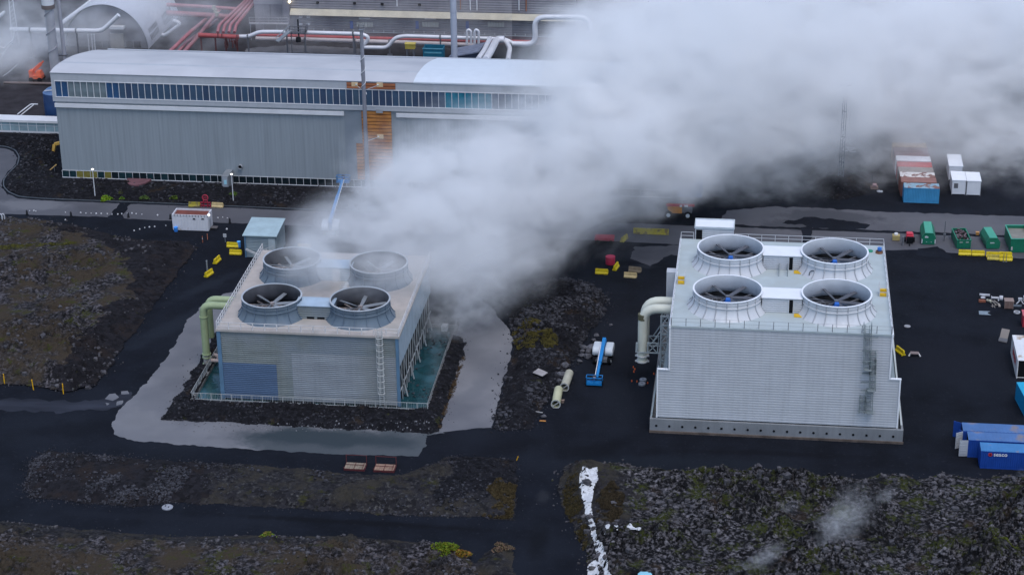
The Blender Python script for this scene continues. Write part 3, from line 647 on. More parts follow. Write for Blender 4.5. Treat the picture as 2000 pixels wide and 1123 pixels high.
# ---- new tower (standing still, white)
NW = mat('white_cladding', (.48,.50,.53), rough=.5, var=.06, scale=.4, streak=.22)
NDECK = mat('new_deck', (.42,.48,.49), rough=.75, var=.07, scale=.5, col2=(.41,.46,.46), c2s=.3, c2t=.56, c2w=.08)
NSTK = mat('white_fibreglass', (.56,.575,.60), rough=.4, var=.06, scale=.8, stretch=(1,1,.25), streak=.12)
NINN = mat('grey_fibreglass', (.66,.68,.71), rough=.5, var=.08)
NRF = mat('bright_white_roof', (.78,.80,.83), rough=.4, var=.03)
GREY = mat('dark_steel', (.13,.135,.15), rough=.5, var=.15)
GALV = mat('walkway_steel', (.24,.28,.29), rough=.5, metal=.2, var=.12)
X0, X1, Y0, Y1, ZT = -10.95, 18.45, 256.4, 286.8, 16.0
T2 = thing('cooling_tower', 'clean white cooling tower with four still fans, parked in the black yard', 'cooling tower', ((X0+X1)/2, Y0, 0), 'cooling towers')
zs1 = 9.35
m_ = MB().corr(X0, X1, Y0, zs1, ZT-.25, .385, .018); m_.corr(X0-1.6, X1+1.5, Y0, 2.1, zs1, .385, .018)
m_.box(X0+.05, Y0+.05, zs1, X1-.05, Y1, ZT-.25); m_.box(X0-.2, Y0+.05, 2.05, X1+.2, Y1, zs1)
for sx, xa, xb in ((-1, X0-1.6, X0-.2), (1, X1+.2, X1+1.5)):
    m_.box(min(xa, xb), Y0+.02, zs1-.08, max(xa, xb), Y0+.3, zs1)
    m_.box(min(xa, xb), Y0+.02, 2.1, max(xa, xb), Y0+.25, zs1-.1)
m_.build('cladding', NW, T2)
for sx, xx in ((-1, X0-.25), (1, X1+.25)):
    lv = MB()
    for k in range(14): 
        z_ = 2.6 + k*.5; lv.bar((xx + sx*(1.1-.06*k), Y0+.4, z_), (xx + sx*(1.1-.06*k), Y1-.3, z_), .5, .05)
    lv.build('intake_louvre', GALV, T2)
MB().box(X0-.12, Y0-.12, ZT-.24, X1+.12, Y1+.12, ZT).build('roof_deck', NDECK, T2)
MB().box(X0-.2, Y0-.2, ZT-.4, X0+.05, Y1+.15, ZT+.06).build('edge_trim', NRF, T2)
MB().box(X1-.05, Y0-.2, ZT-.4, X1+.2, Y1+.15, ZT+.06).build('edge_trim', NRF, T2)
ct = MB()
for a, b, c in ((X0-.1, zs1, ZT-.26), (X0-1.66, 2.1, zs1)): ct.box(a-.06, Y0-.14, b, a+.12, Y0-.02, c)
for a, b, c in ((X1, zs1, ZT-.26), (X1+1.42, 2.1, zs1)): ct.box(a-.06, Y0-.14, b, a+.14, Y0-.02, c)
ct.box(X0-1.7, Y0-.14, zs1, X0-.18, Y0+.3, zs1+.1); ct.box(X1+.16, Y0-.14, zs1, X1+1.6, Y0+.3, zs1+.1)
ct.build('corner_trim', NRF, T2)
CB = mat('basin_wall', (.215,.225,.235), rough=.8, var=.15, scale=.4, streak=.25)
bx = MB(); a0_, a1_ = -13.5, 20.75
bx.box(a0_, Y0-.55, 0, a1_, Y0-.2, 2.05); bx.box(a0_, Y0-.2, 0, a0_+.3, Y1+.8, 2.05); bx.box(a1_-.3, Y0-.2, 0, a1_, Y1+.8, 2.05); bx.box(a0_, Y1+.5, 0, a1_, Y1+.8, 2.05)
bx.box(a0_+.3, Y0-.2, .2, a1_-.3, Y1+.5, 1.2)
for xx in (-2.1, 9.3): bx.box(xx, Y0-.58, .3, xx+.06, Y0-.55, 2.0)
b_ = bx.build('basin', CB, T2)
hl = MB()
for xx in list(np.arange(a0_+.9, a1_-1.4, 1.78)) + [a1_-1.3]: hl.cyl((xx, Y0-.6, 1.05), (xx, Y0-.5, 1.05), .17, n=10)
hl.build('tie_hole', DARK, b_)
MB().box(a0_-.05, Y0-.72, 0, a1_+.1, Y0-.56, .32).build('stained_footing', mat('rusty_footing', (.11,.085,.07), rough=.9, var=.4, scale=.8), T2)
FR_N = [(-3.55, 263.4), (11.15, 263.35), (-3.55, 278.1), (11.15, 278.1)]
BLN = mat('grey_blade', (.09,.095,.11), rough=.45)
BLUEG = mat('guard_blue', (.02,.13,.5), rough=.45)
for (cx, cy), a0 in zip(FR_N, (.52+.5, .9, .5+.5, .95)):
    fan_stack(T2, cx, cy, ZT, 4.65, 5.45, 2.55, 20, NSTK, NINN, NRF, 6, BLN, GREY, BLUEG, a0)
for yy, nm in ((261.9, 0), (276.7, 1)):
    h = fan_house(T2, 1.15, 6.5, yy, yy+3.2, ZT, ZT+2.15, NW, NRF, door=(4.75, 5.3, ZT+1.95))
    MB().box(5.5, yy-1.35, ZT+.02, 6.6, yy-.3, ZT+.1).build('step_plate', YEL, h)
    MB().box(4.72, yy-.14, ZT, 4.78, yy-.08, ZT+2.0).build('door_frame', NRF, h)
l2 = MB(); l2.rail([(3.4, 274.3, ZT), (3.4, 276.5, ZT)], 1.0, 1.1); l2.rail([(4.6, 274.3, ZT), (4.6, 276.5, ZT)], 1.0, 1.1); l2.build('deck_handrail', GALV, T2)
zpn = onY(1358,446,286.8).z
pa, pb = -8.95, -3.3
ph = MB().corr(pa, pb, 286.95, ZT-.5, zpn+0, .33, .05); ph.box(pa, 287, 0, pb, 290, zpn-.02); P_ = ph.build('stair_tower', NW, T2)
MB().box(pa-.1, 286.8, zpn, pb+.1, 290.15, zpn+.1).build('roof', NRF, P_); 
MB().box(pa+.15, 286.84, ZT, pa+1.05, 286.9, ZT+1.3 if zpn < ZT+1.5 else ZT+1.5).build('door', DARK, P_)
pp = MB(); pp.box(pa-.1, 286.75, zpn+.1, pb+.1, 286.9, zpn+.28); pp.box(pa-.1, 290, zpn+.1, pb+.1, 290.15, zpn+.28); pp.box(pa-.1, 286.9, zpn+.1, pa+.05, 290, zpn+.28); pp.box(pb-.05, 286.9, zpn+.1, pb+.1, 290, zpn+.28)
pp.build('parapet', mat('grey_parapet', (.5,.54,.56)), P_)
r2 = MB(); r2.rail([(X0+.1, Y0, ZT), (X1-.1, Y0, ZT)], 1.1, 1.95, .009, post=.04); r2.build('front_railing', GREY, T2)
r3 = MB(); r3.rail([(X0, Y0, ZT), (X0, Y1, ZT), (pa-.2, Y1, ZT)], 1.1, 2.0, .03, post=.04); r3.rail([(pb+.2, Y1, ZT), (X1, Y1, ZT), (X1, Y0, ZT)], 1.1, 2.0, .03, post=.04); r3.build('deck_railing', LSTEEL, T2)
# stepped ladders with landings on the front wall
def lx_(x, y): q = onY(x, y, Y0-.5); return q.x, q.z
W = MB()
def strut(x0, x1, y): 
    a = lx_(x0, y); b = lx_(x1, y); W.bar((a[0], Y0-.5, a[1]), (b[0], Y0-.5, b[1]), .13)
for a, b, y in ((1687,1715,659), (1684,1713,685), (1684,1712,707), (1683,1711,729), (1681,1710,746), (1681,1708,762), (1679,1700,784), (1677,1705,803)): strut(a, b, y)
for x0, x1, ya, yb in ((1688,1702,636,716), (1699,1711,700,762), (1691,1705,758,800), (1679,1690,772,806), (1700,1711,686,730)):
    for xx in (x0, x1):
        a = lx_(xx, ya); b = lx_(xx-1.5, yb); W.bar((a[0], Y0-.75, a[1]), (b[0], Y0-.75, b[1]), .11)
    a = lx_((x0+x1)/2, ya); b = lx_((x0+x1)/2-1.5, yb); W.ladder((b[0], Y0-.3, b[1]), (a[0], Y0-.3, a[1]), .55, .3)
    for k in range(3):
        yy = ya + (yb-ya)*(k+.5)/3; c = lx_(x0, yy); d = lx_(x1, yy); W.bar((c[0], Y0-.95, c[1]), (d[0], Y0-.95, d[1]), .07)
for xa, xb, y in ((1688,1702,720), (1692,1706,803), (1694,1708,760)):
    c = lx_(xa, y); d = lx_(xb, y); W.box(c[0], Y0-1.2, c[1]-.05, d[0], Y0-.1, c[1]+.05)
W.build('caged_ladder', GALV, T2)
c = lx_(1695, 650); 
for s in (-.5, .5): MB().rail([(c[0]+s, Y0-.1, ZT), (c[0]+s, Y0+.9, ZT)], 1.2, .8, .05).build('ladder_gate', GALV, T2)
for xx, yy in ((X0+.75, 270.2), (X1-.75, 268.6)):
    sp = MB(); sp.box(xx-.5, yy, ZT+.02, xx+.5, yy+.5, ZT+.35); sp.box(xx-.5, yy+.7, ZT+.4, xx+.5, yy+1.1, ZT+.75); s_ = sp.build('step', YEL, T2)
    q = MB(); q.rail([(xx-.5, yy, ZT), (xx-.5, yy+1.3, ZT+.5)], 1.2, 1.2, .03); q.rail([(xx+.5, yy, ZT), (xx+.5, yy+1.3, ZT+.5)], 1.2, 1.2, .03); q.build('step_rail', LSTEEL, T2)
# twin white pipes, their truss tower and bracket
yp = 268.2; zz = onY(1290, 603, yp).z; xx = onY(1255, 660, yp).x; zb = onY(1255, 705, yp).z
pr = MB().tube([(xx, yp, zb), (xx, yp, zz), (X0+.3, yp, zz)], .68, 16, bend=2.3).build('white_riser', PW, T2, smooth=True)
MB().tube([(xx+.15, yp+2.5, zb), (xx+.15, yp+2.5, zz), (X0+.3, yp+2.5, zz)], .68, 16, bend=2.3).build('white_riser', PW, T2, smooth=True)
zg = onY(1250, 618, yp).z
MB().cyl((xx, yp, zg-.42), (xx, yp, zg+.42), .70, n=18).build('olive_band', mat('olive_wrap', (.11,.105,.06), rough=.6), pr)
for z_ in (zb, zb+.85): fl = MB(); fl.cyl((xx, yp, z_), (xx, yp, z_+.14), .86, n=18); fl.bar((xx-1.0, yp-.2, z_+.1), (xx-.5, yp-.2, z_+.1), .2); fl.bar((xx+.5, yp-.2, z_+.1), (xx+1.0, yp-.2, z_+.1), .2); fl.build('pipe_flange', LSTEEL, pr)
MB().box(X0-.25, yp-.9, zz-.95, X0-.1, yp+3.4, zz+.95).build('wall_flange', mat('oxide_flange', (.12,.05,.05)), T2)
TR = mat('truss_steel', (.36,.41,.43), rough=.5, metal=.2)
tr = MB(); xa = onY(1291, 640, yp-.5).x; xb = onY(1306, 640, yp-.5).x; zt0 = 4.0; zt1 = zz-.75
for x_ in (xa, xb):
    for y_ in (yp-.8, yp+1.8): tr.bar((x_, y_, zt0), (x_, y_, zt1), .17)
nb = 6; hb_ = (zt1-zt0)/nb
for i in range(nb+1):
    z_ = zt0 + i*hb_
    for y_ in (yp-.8, yp+1.8):
        tr.bar((xa, y_, z_), (xb, y_, z_), .13)
        if i < nb: tr.bar((xa if i % 2 else xb, y_, z_), (xb if i % 2 else xa, y_, z_+hb_), .1)
    tr.bar((xa, yp-.8, z_), (xa, yp+1.8, z_), .1)
zk = onY(1270, 684, yp).z; zj = onY(1270, 665, yp).z
for y_ in (yp-.8, yp+1.5):
    tr.bar((xx-.8, y_, zk), (xb, y_, zk), .14); tr.bar((xx+.7, y_, zj), (xa-.3, y_, zj), .13)
    for x_ in (xx+.8, xa-.4): tr.bar((x_, y_, zk), (x_, y_, zj), .15)
    tr.bar((xx+.8, y_, zk), (xa-.4, y_, zj), .1); tr.bar((xx+.8, y_, zj), (xa-.4, y_, zk), .1); tr.bar((xx+1.4, y_, zj), (xa, y_, zj+2.0), .13)
tr.bar((xx-.8, yp-.8, zk), (xx-.8, yp+1.5, zk), .14); tr.bar((xx-.8, yp-.8, zk), (xx-.75, yp-.8, zk+1.5), .25)
tr.build('pipe_truss', TR, T2)
MB().box(X0-1.5, 274.5, 9, X0-.2, 276, ZT-.1).build('side_duct', NW, T2)
dg = MB(); dg.bar((X0-1.55, Y0+1.2, 9.3), (a0_+.15, Y0+.2, 2.0), .2); dg.bar((a1_-.2, Y0+1, 2.0), (X1+.3, Y0+12, 14), .2); dg.build('edge_brace', TR, T2)
# loose items on the new tower's deck
q = at(1699, 491, ZT); d1 = MB(); d1.lathe([(.45, 0), (.45, .12), (.3, .16)], 0, 0, 16, True); tag(place(d1.build('round_cover', mat('green_plastic', (.02,.25,.14))), (q.x, q.y, ZT)), 'green round lid lying on the white tower deck', 'lid')
q = at(1717, 494, ZT); d1 = MB(); d1.lathe([(.55, 0), (.5, .3), (.35, .3), (.35, .05)], 0, 0, 16); dr = thing('drum', 'rusty drum holding a blue hose coil at the white tower deck corner', 'drum', (0,0,0)); d1.build('rim', mat('rust', (.18,.08,.04), var=.3), dr)
MB().lathe([(.3, .35), (.32, .75), (.1, .8)], .05, .15, 12).build('hose_coil', mat('hose_blue', (.05,.2,.6)), dr); dr.location = (q.x, q.y, ZT)
q = at(1587, 539, ZT); hc = MB(); hc.tube([(.5*math.cos(t), .1*math.cos(3*t), .5+.5*math.sin(t)) for t in np.linspace(0, 6.283, 25)], .06, 6); tag(place(hc.build('hose_coil', mat('black_hose', (.03,.03,.035))), (q.x, q.y-.5, ZT)), 'black hose coil leaning on a white fan stack', 'hose')
# ---------------------------------------------------------------- long hall
HX0, HX1, HY = -125.3, -15.0, 343.9
HALLW = mat('ribbed_wall', (.27,.305,.33), rough=.6, var=.05, scale=.3, streak=.34, stretch=(2.5,1,.1))
HFASC = mat('pale_fascia', (.42,.44,.47), rough=.55, var=.06, streak=.12)
HROOF = mat('hall_roof', (.50,.505,.525), rough=.75, spec=.2, var=.06, scale=.12, streak=0, col2=(.39,.40,.43), c2s=.08, c2t=.55, c2w=.15)
HROOF2 = mat('new_roof', (.62,.67,.72), rough=.7, spec=.2, var=.03)
WHT = mat('white_frame', (.66,.67,.69), rough=.5, var=.05)
H = thing('long_hall', 'long grey industrial hall with a curved pale roof and a ribbon of blue windows', 'hall', ((HX0+HX1)/2, HY, 0))
m_ = MB().vcorr(HX0+.05, HX1, HY, 1.45, 14.5, .6, .010); m_.box(HX0+.05, HY+.05, 0, HX1, 371, 14.6); m_.build('wall', HALLW, H)
u = MB(); u.box(HX0-.25, HY-.35, 18.55, HX1, HY+6, 20.0); u.box(HX0-.25, HY-.35, 14.62, HX1, HY+6, 15.42); u.box(HX0-.25, HY-.35, 15.42, HX0+.35, HY+6, 18.55)
u.build('fascia', HFASC, H)
MB().box(HX0+.35, HY+.0, 15.42, HX1, HY+.1, 18.55).build('window_backing', mat('window_back', (.02,.03,.045), rough=.6), H)
prof = [(HY-.5, 20.02), (346.3, 20.2), (350.6, 19.85), (356.4, 19.05), (363.6, 17.5), (371, 15.6), (378, 13.0), (384, 9.6), (388, 5), (389.5, 0)]
def smooth_prof(P):
    out = []
    for i in range(len(P)-1):
        p0, p1, p2, p3 = (np.array(P[max(i-1, 0)]), np.array(P[i]), np.array(P[i+1]), np.array(P[min(i+2, len(P)-1)]))
        for k in range(4):
            t = k/4; out.append(tuple(.5*((2*p1)+(p2-p0)*t+(2*p0-5*p1+4*p2-p3)*t*t+(3*p1-p0-3*p2+p3)*t**3)))
    out.append(tuple(P[-1])); return out
sp_ = smooth_prof(prof)
rf = MB().extX(sp_ + [(389.4, -.0), (HY-.45, -.0 + 19.9)], HX0-.3, -60.2)
roof = rf.build('roof', HROOF, H, smooth=True)
r2_ = MB().extX([(y, z+.12) for y, z in sp_] + [(389.4, 0), (HY-.5, 19.9)], -60.2, HX1)
roof2 = r2_.build('roof', HROOF2, H, smooth=True); roof2['label'] = 'newer whiter roof section'
gt = MB(); 
for Y_, z_ in ((376.6, 13.9),):
    gt.bar((HX0-.3, Y_, z_), (HX1, Y_, z_), .5, .25)
gt.build('ridge_gutter', HFASC, H)
# upper ribbon: frame with one pane per bay
pitch = 1.17; n_p = min(99, int((HX1-HX0-.6)/pitch))
fr = MB()
for k in range(n_p+1): 
    x = HX0+.4+k*pitch; fr.box(x-.04, HY-.42, 15.42, x+.04, HY-.0, 18.55)
fr.box(HX0+.35, HY-.4, 18.4, HX1, HY, 18.56); fr.box(HX0+.35, HY-.4, 15.4, HX1, HY, 15.52)
FRM = fr.build('window_frame', WHT, H)
pm = [mat('pane_blue', (.06,.105,.17), rough=.25, var=.25, scale=.3), mat('pane_navy', (.05,.08,.14), rough=.25, var=.25, scale=.3), mat('pane_green', (.15,.19,.21), rough=.3, var=.3, scale=.5), mat('pane_grey', (.075,.12,.175), rough=.25, var=.3, scale=.3),
      mat('pane_bright', (.04,.10,.21), rough=.2, var=.2), mat('pane_teal', (.0,.20,.30), rough=.25, var=.2)]
prm = [MB().box(.04, -.22, 0, pitch-.04, -.18, 3.0).build('pane', p, FRM) for p in pm]
used = set()
for k in range(n_p):
    i = random.choice([0, 0, 0, 0, 1, 3])
    if 2 <= k <= 7: i = 2
    if k in (0, 1, 8, 9): i = 4
    if k in (51, 56, 57, 58): i = 1
    if 60 <= k <= 66: i = 5
    if i in used: o = prm[i].copy(); COL.objects.link(o)
    else: o = prm[i]; used.add(i)
    o.location = (HX0+.4+k*pitch, HY, 15.48)
for i in range(6):
    if i not in used: bpy.data.objects.remove(prm[i])
# shading strips under the ribbon
for a, b in ((108, 672), (774, 1400)):
    xa = onY(a, 203, HY).x; xb = min(onY(b, 215, HY).x, HX1)
    MB().box(xa, HY-.45, 13.55, xb, HY-.06, 14.25).build('white_canopy_strip', WHT, H)
# ground glazing
gz = 1.42; g2 = MB(); g2.box(HX0-.05, HY-.12, 0, HX1, HY-.02, .14); g2.box(HX0, HY-.1, gz-.03, HX1, HY-.02, gz+.03)
k = 0; x = HX0
while x < HX1: g2.box(x-.03, HY-.1, .1, x+.03, HY-.02, gz); x += 1.31
GF = g2.build('ground_window_frame', WHT, H)
gp = [mat('glass_dark', (.012,.02,.025), rough=.25, var=.4, scale=.7), mat('glass_teal', (.02,.05,.06), rough=.25, var=.5, scale=.6), mat('glass_yellow', (.22,.19,.045), rough=.4, var=.25, scale=.6)]
gq = [MB().box(.05, -.06, .1, 1.26, -.045, gz-.05).build('pane', p, GF) for p in gp]; used = set()
for k in range(85):
    i = 2 if k in (2, 3, 4, 6) else (1 if k in (0, 1, 5, 8, 9, 12, 14, 18, 20, 23) else 0)
    o = gq[i] if i not in used else gq[i].copy()
    if i in used: COL.objects.link(o)
    used.add(i); o.location = (HX0 + k*1.31, HY, 0)
# round wall vent, porch, timber cladding
q = onY(470, 325, HY); v = MB(); v.lathe([(.42, 0), (.42, .5), (.34, .5), (.34, .1), (0, .1)], 0, 0, 18)
v.v = [(q.x+a, HY-.05-c, q.z+b) for a, b, c in v.v]; v.build('wall_vent', mat('vent_grey', (.3,.32,.35)), H)
MB().cyl((q.x, HY-.18, q.z), (q.x, HY-.14, q.z), .34, n=16).build('vent_hole', DARK, H)
q0, q1 = onY(434, 370, 340.2), onY(447, 371, 340.2); zq = onY(440, 345, 340.2).z
p_ = MB().box(q0.x, 340.2, 0, q1.x, HY-.1, zq).build('entrance_porch', mat('porch_grey', (.22,.24,.26), rough=.5), H)
MB().box(q0.x+.2, 340.12, .1, q1.x-.2, 340.19, zq-.15).build('door', mat('porch_door', (.33,.36,.4)), p_)
MB().box(q0.x+.45, 340.06, zq*.45, q0.x+.95, 340.11, zq*.75).build('notice', mat('pale_notice', (.35,.65,.75)), p_)
WOOD = mat('orange_timber', (.50,.21,.055), rough=.6, var=.3, scale=.7, stretch=(.5,1,3), col2=(.33,.12,.04), c2s=.3, c2t=.57, c2w=.1)
WOODR = mat('red_timber', (.36,.13,.06), rough=.6, var=.3, scale=.7, stretch=(.5,1,3))
WGAP = mat('timber_gap', (.06,.02,.015), rough=.8)
def boards(xa, xb, za, zb, n, y, m1):
    MB().box(xa, y+.05, za, xb, y+.12, zb).build('timber_backing', WGAP, H)
    b_ = MB(); h = (zb-za)/n
    for i in range(n):
        x = xa
        while x < xb-.05:
            w_ = min(random.uniform(2.2, 3.2), xb-x); b_.box(x+.01, y, za+i*h+.06, x+w_-.01, y+.05, za+(i+1)*h-.06); x += w_
    b_.build('timber_cladding', m1, H)
xa, xb = onY(706, 215, HY).x, onY(764, 215, HY).x
boards(xa, xb, 1.5, 14.5, 20, HY-.2, WOOD)
boards(onY(697, 300, HY).x, xa-.02, 1.5, onY(706, 280, HY).z, 11, HY-.2, WOOD)
boards(onY(678, 166, HY).x, onY(773, 166, HY).x, 18.62, 19.75, 2, HY-.5, WOODR)
q = onY(741, 218, HY-.3); MB().box(q.x-.6, HY-.36, q.z-.3, q.x+.6, HY-.2, q.z+.35).build('vent_grille', mat('grille_grey', (.3,.31,.33)), H)
xj = (onY(668, 200, HY).x)
MB().box(xj+.3, HY-.08, 1.5, xj+3.4, HY-.065, 14.4).build('joint_panel', mat('joint_panel', (.22,.255,.29), rough=.5, var=.05), H)
# red half-round pad before a door
c = at(273, 358); pad = [(c.x + 2.2*math.cos(t), c.y - 3.6*math.sin(t)*.9) for t in np.linspace(0, math.pi, 15)]
struct(MB().prism(pad, .2, .9).build('landing_pad', mat('red_pad', (.13,.06,.07), rough=.9, var=.2)))
# ---- grey mast in front of the hall
mx, my = onY(717, 330, 340.6).x, 340.6; zt = onY(708.7, 60, my).z
MT = thing('lamp_mast', 'tall grey mast with coiled cable and bracketed lights before the timber cladding', 'mast', (mx, my, 0))
MB().cyl((mx, my, 0), (mx, my, zt), .42, .30, n=14).build('pole', mat('mast_grey', (.23,.235,.27), rough=.5), MT, smooth=True)
cl = MB(); cl.box(mx-.5, my-.4, zt, mx+.5, my+.4, zt+.12)
for s in (-.45, .45): cl.bar((mx+s, my, zt+.1), (mx+s, my, zt+1.0), .08)
cl.bar((mx-.45, my, zt+.9), (mx+.45, my, zt+.9), .07); cl.build('mast_head', GREY, MT)
tz = np.linspace(zt-11.5, zt-4.5, 44); MB().tube([(mx+.42*math.cos(k*.43), my+.42*math.sin(k*.43), z_) for k, z_ in enumerate(tz)], .055, 6).build('coiled_cable', WHT, MT)
LAMPP = mat('lamp_panel', (.62,.45,.26), rough=.5)
for lx0, ly0, a_, s in ((693, 165, 704, 1), (742, 166, 718, 1), (743, 267, 718, 1)):
    y_ = my-.25; q = onY(lx0, ly0, y_); r = onY(a_, ly0+9, y_)
    am = MB().bar((r.x, my-.1, r.z), (q.x, y_, q.z), .1).build('arm', LSTEEL, MT)
    MB().box(q.x-.55, y_-.2, q.z-.35, q.x+.55, y_-.06, q.z+.4).build('light_panel', LAMPP, am)
    MB().lathe([(.14, 0), (.16, .12), (0, .2)], q.x+(.3 if lx0 < 700 else -.3), y_-.3, 10).build('lamp', WHT, am).location.z = q.z

# ---------------------------------------------------------------- power house behind
PY = 431.0
pl = onY(565, 40, PY).x; zc1 = onY(575, 17, PY).z; zc0 = onY(575, 30, PY-1.5).z; zb = onY(600, 60, PY).z; prx = -40.0
PH = thing('power_house', 'dark grey ribbed power house with a pale lean-to canopy behind the hall', 'power house', ((pl+prx)/2, PY, 0))
w = MB().corr(pl, prx, PY, zb, 27, .55, .07); w.box(pl, PY+.1, 0, prx, PY+30, 27); w.build('wall', mat('dark_ribbed_wall', (.21,.205,.225), rough=.6, var=.1, streak=.2), PH)
MB().add([(pl+.5, PY-1.6, zc0), (prx, PY-1.6, zc0), (prx, PY-.1, zc1), (pl+.5, PY-.1, zc1), (pl+.5, PY-.1, zc0-.1), (prx, PY-.1, zc0-.1)], [(0,1,2,3),(0,3,4),(0,4,5,1)]).build('canopy', mat('beige_canopy', (.47,.43,.33), rough=.6, var=.12), PH)
MB().box(pl-1.2, PY-.6, 0, pl+.3, PY+.1, 27).build('corner_pier', mat('pier_grey', (.2,.2,.23)), PH)
MB().box(pl, PY-.2, 0, prx, PY-.03, zb).build('plinth', mat('plinth_red', (.16,.09,.10), var=.2), PH)
for X_ in np.arange(pl+1, prx, 2.2): MB().bar((X_, PY-.3, zb-.1), (X_, PY-.3, zb+.5), .14).build('plinth_post', LSTEEL, PH)
MB().bar((pl, PY-.3, zb), (prx, PY-.3, zb), .22, .12).build('plinth_ledge', HFASC, PH)
for ax in (713, 841, 969):
    q = onY(ax, 48, PY); u = MB()
    for k in range(6):
        x = q.x-1.75+k*.6; u.box(x, PY-.5, q.z-.45, x+.5, PY-.07, q.z+.5)
    a = u.build('cooler_unit', mat('unit_beige', (.46,.46,.42), var=.08), PH)
    z2 = onY(ax, 36, PY).z; MB().box(q.x-1.2, PY-.55, z2-.12, q.x+1.2, PY-.1, z2+.18).build('unit_hood', WHT, a)
for dx_ in (687, 815, 913):
    q = onY(dx_, 49, PY); MB().box(q.x-.33, PY-.2, q.z-.85, q.x+.33, PY-.08, q.z+.85).build('door', mat('door_blue', (.02,.09,.33)), PH)
for dx_, dy_ in ((588, 33), (603, 33), (588, 47), (603, 47)):
    q = onY(dx_, dy_, PY); MB().box(q.x-.35, PY-.5, q.z-.18, q.x+.35, PY-.08, q.z+.18).build('vent_hood', WHT, PH)
for dx_, dy_ in ((621, 7), (693, 8), (747, 10), (820, 11)):
    q = onY(dx_, dy_, PY); MB().lathe([(.3, 0), (.33, .4), (0, .42)], q.x, PY-.4, 12).build('round_lamp', DARK, PH).location.z = q.z
q = onY(567, 2, PY); MB().cyl((q.x, PY-1.0, q.z), (q.x, PY-.62, q.z), .25, n=10).build('wall_light', mat('lit_lamp', (.8,.7,.5), emit=((1,.85,.55), 6)), PH)
for dx_, y0_, y1_ in ((900, 0, 18), (919, 0, 20), (932, 0, 20), (1014, 0, 20), (1028, 0, 22), (776, 0, 12)):
    a = onY(dx_, y1_, PY); MB().cyl((a.x, PY-.3, a.z), (a.x, PY-.3, 24), .13, n=8).build('downpipe', WHT if dx_ != 900 and dx_ != 1028 else mat('rusty_pipe', (.3,.12,.06)), PH)
# annex at the left of the power house
ax0, ax1 = onY(497, 20, PY+3).x, pl-1.3
A = thing('annex_block', 'plain pale annex block behind the catwalk, joined to the dark power house', 'annex', ((ax0+ax1)/2, PY+3, 0))
MB().box(ax0, PY+3, 0, ax1, PY+20, 22).build('wall', mat('annex_wall', (.26,.26,.29), var=.06, streak=.1), A)
MB().box(ax0-.1, PY+2.9, onY(530, 9, PY+3).z, ax1, PY+2.99, 22.1).build('upper_panel', mat('annex_panel', (.36,.36,.39), var=.05), A)
MB().box((ax0+ax1)/2-.06, PY+2.92, 3, (ax0+ax1)/2+.06, PY+2.98, onY(530, 9, PY+3).z).build('joint', GREY, A)
q = onY(530, 48, PY-1); cw = MB()
ca, cb = onY(487, 46, PY-2), onY(563, 47, PY-2)
cw.bar(ca, cb, .9, .2); cw.rail([ca, cb], 1.3, 2.2, .05); 
for t in (0.02, .35, .7, .98): 
    p = ca.lerp(cb, t); cw.bar(p, (p.x, p.y, 0), .16)
tag(cw.build('catwalk', mat('catwalk_grey', (.36,.36,.38)), origin=(ca.x, ca.y, 0)), 'grey steel catwalk with handrails before the annex block', 'catwalk')

# ---------------------------------------------------------------- pipe runs behind the hall
WPIPE = mat('white_lagging', (.68,.68,.70), rough=.35, metal=.1, var=.06); CPIPE = mat('cream_lagging', (.50,.44,.43), rough=.5, var=.08)
RED = mat('red_pipe', (.38,.075,.075), rough=.5, var=.15); RED2 = mat('faded_red_pipe', (.36,.15,.16), rough=.5, var=.15)
def pipe(name, pts, Y, r, material, label, bend=1.2, n=10, legs=None, group=None, cat='pipe'):
    P = []
    for p in pts:
        y_ = p[2] if len(p) > 2 else Y; P.append(onY(p[0], p[1], y_))
    o = thing(name, label, cat, (P[0].x, P[0].y, 0), group)
    MB().tube(P, r, n, bend=bend).build('pipe_run', material, o, smooth=True)
    if legs:
        for lx0 in legs:
            best = min(P, key=lambda p: 0)
            for a, b in zip(P[:-1], P[1:]):
                q = onY(lx0, 70, a.y).x
                if min(a.x, b.x) <= q <= max(a.x, b.x) and abs(a.x-b.x) > .1:
                    t = (q-a.x)/(b.x-a.x); c = a.lerp(b, t)
                    m_ = MB(); m_.bar((q, c.y, 0), (q, c.y, c.z-r*.8), .28); m_.box(q-.5, c.y-.5, 0, q+.5, c.y+.5, .5); m_.box(q-.14, c.y-r-.05, c.z-r, q+.14, c.y+r+.05, c.z+r+.06)
                    m_.build('pipe_support', GREY, o); break
    return o
pipe('steam_pipe', [(466,72),(486,72),(506,63),(560,63),(706,67),(722,74),(707,93),(756,94),(772,74),(790,71),(985,77),(1000,84)], 418, .42, WPIPE, 'shiny white steam pipe with two offsets along the yard behind the hall', 1.0, legs=[484, 560, 690, 860])
pipe('steam_pipe', [(500,76),(560,77),(640,79),(800,84),(930,89)], 420, .45, CPIPE, 'dull cream pipe running low beneath the shiny white steam pipe', 1.0, legs=[595, 693, 760])
pipe('red_pipe', [(500,69),(700,75),(1040,83)], 422, .40, RED, 'straight red pipe between the white pipe and the power house wall')
pipe('steam_pipe', [(1000,86),(1037,87),(1046,78),(1044,44),(1056,34),(1136,34),(1150,40),(1153,60)], 414, .55, WPIPE, 'thick white pipe rising in a tall arch at the edge of the steam', 1.3)
for k, (xa, nm) in enumerate(((915, 'tall white pipe loop next to the plain grey chimney pole'), (930, 'tall white pipe loop second out from the plain grey chimney pole'))):
    pipe('pipe_loop', [(xa-3,88),(xa-3,62),(xa,58),(xa+5,62),(xa+5,86)], 416, .28, WPIPE, nm, .5, group='pipe loops by the chimney')
pipe('steam_pipe', [(934,116,392),(945,100,398),(957,76,410)], 400, .5, WPIPE, 'slender white pipe slanting down to the hall roof', 1)
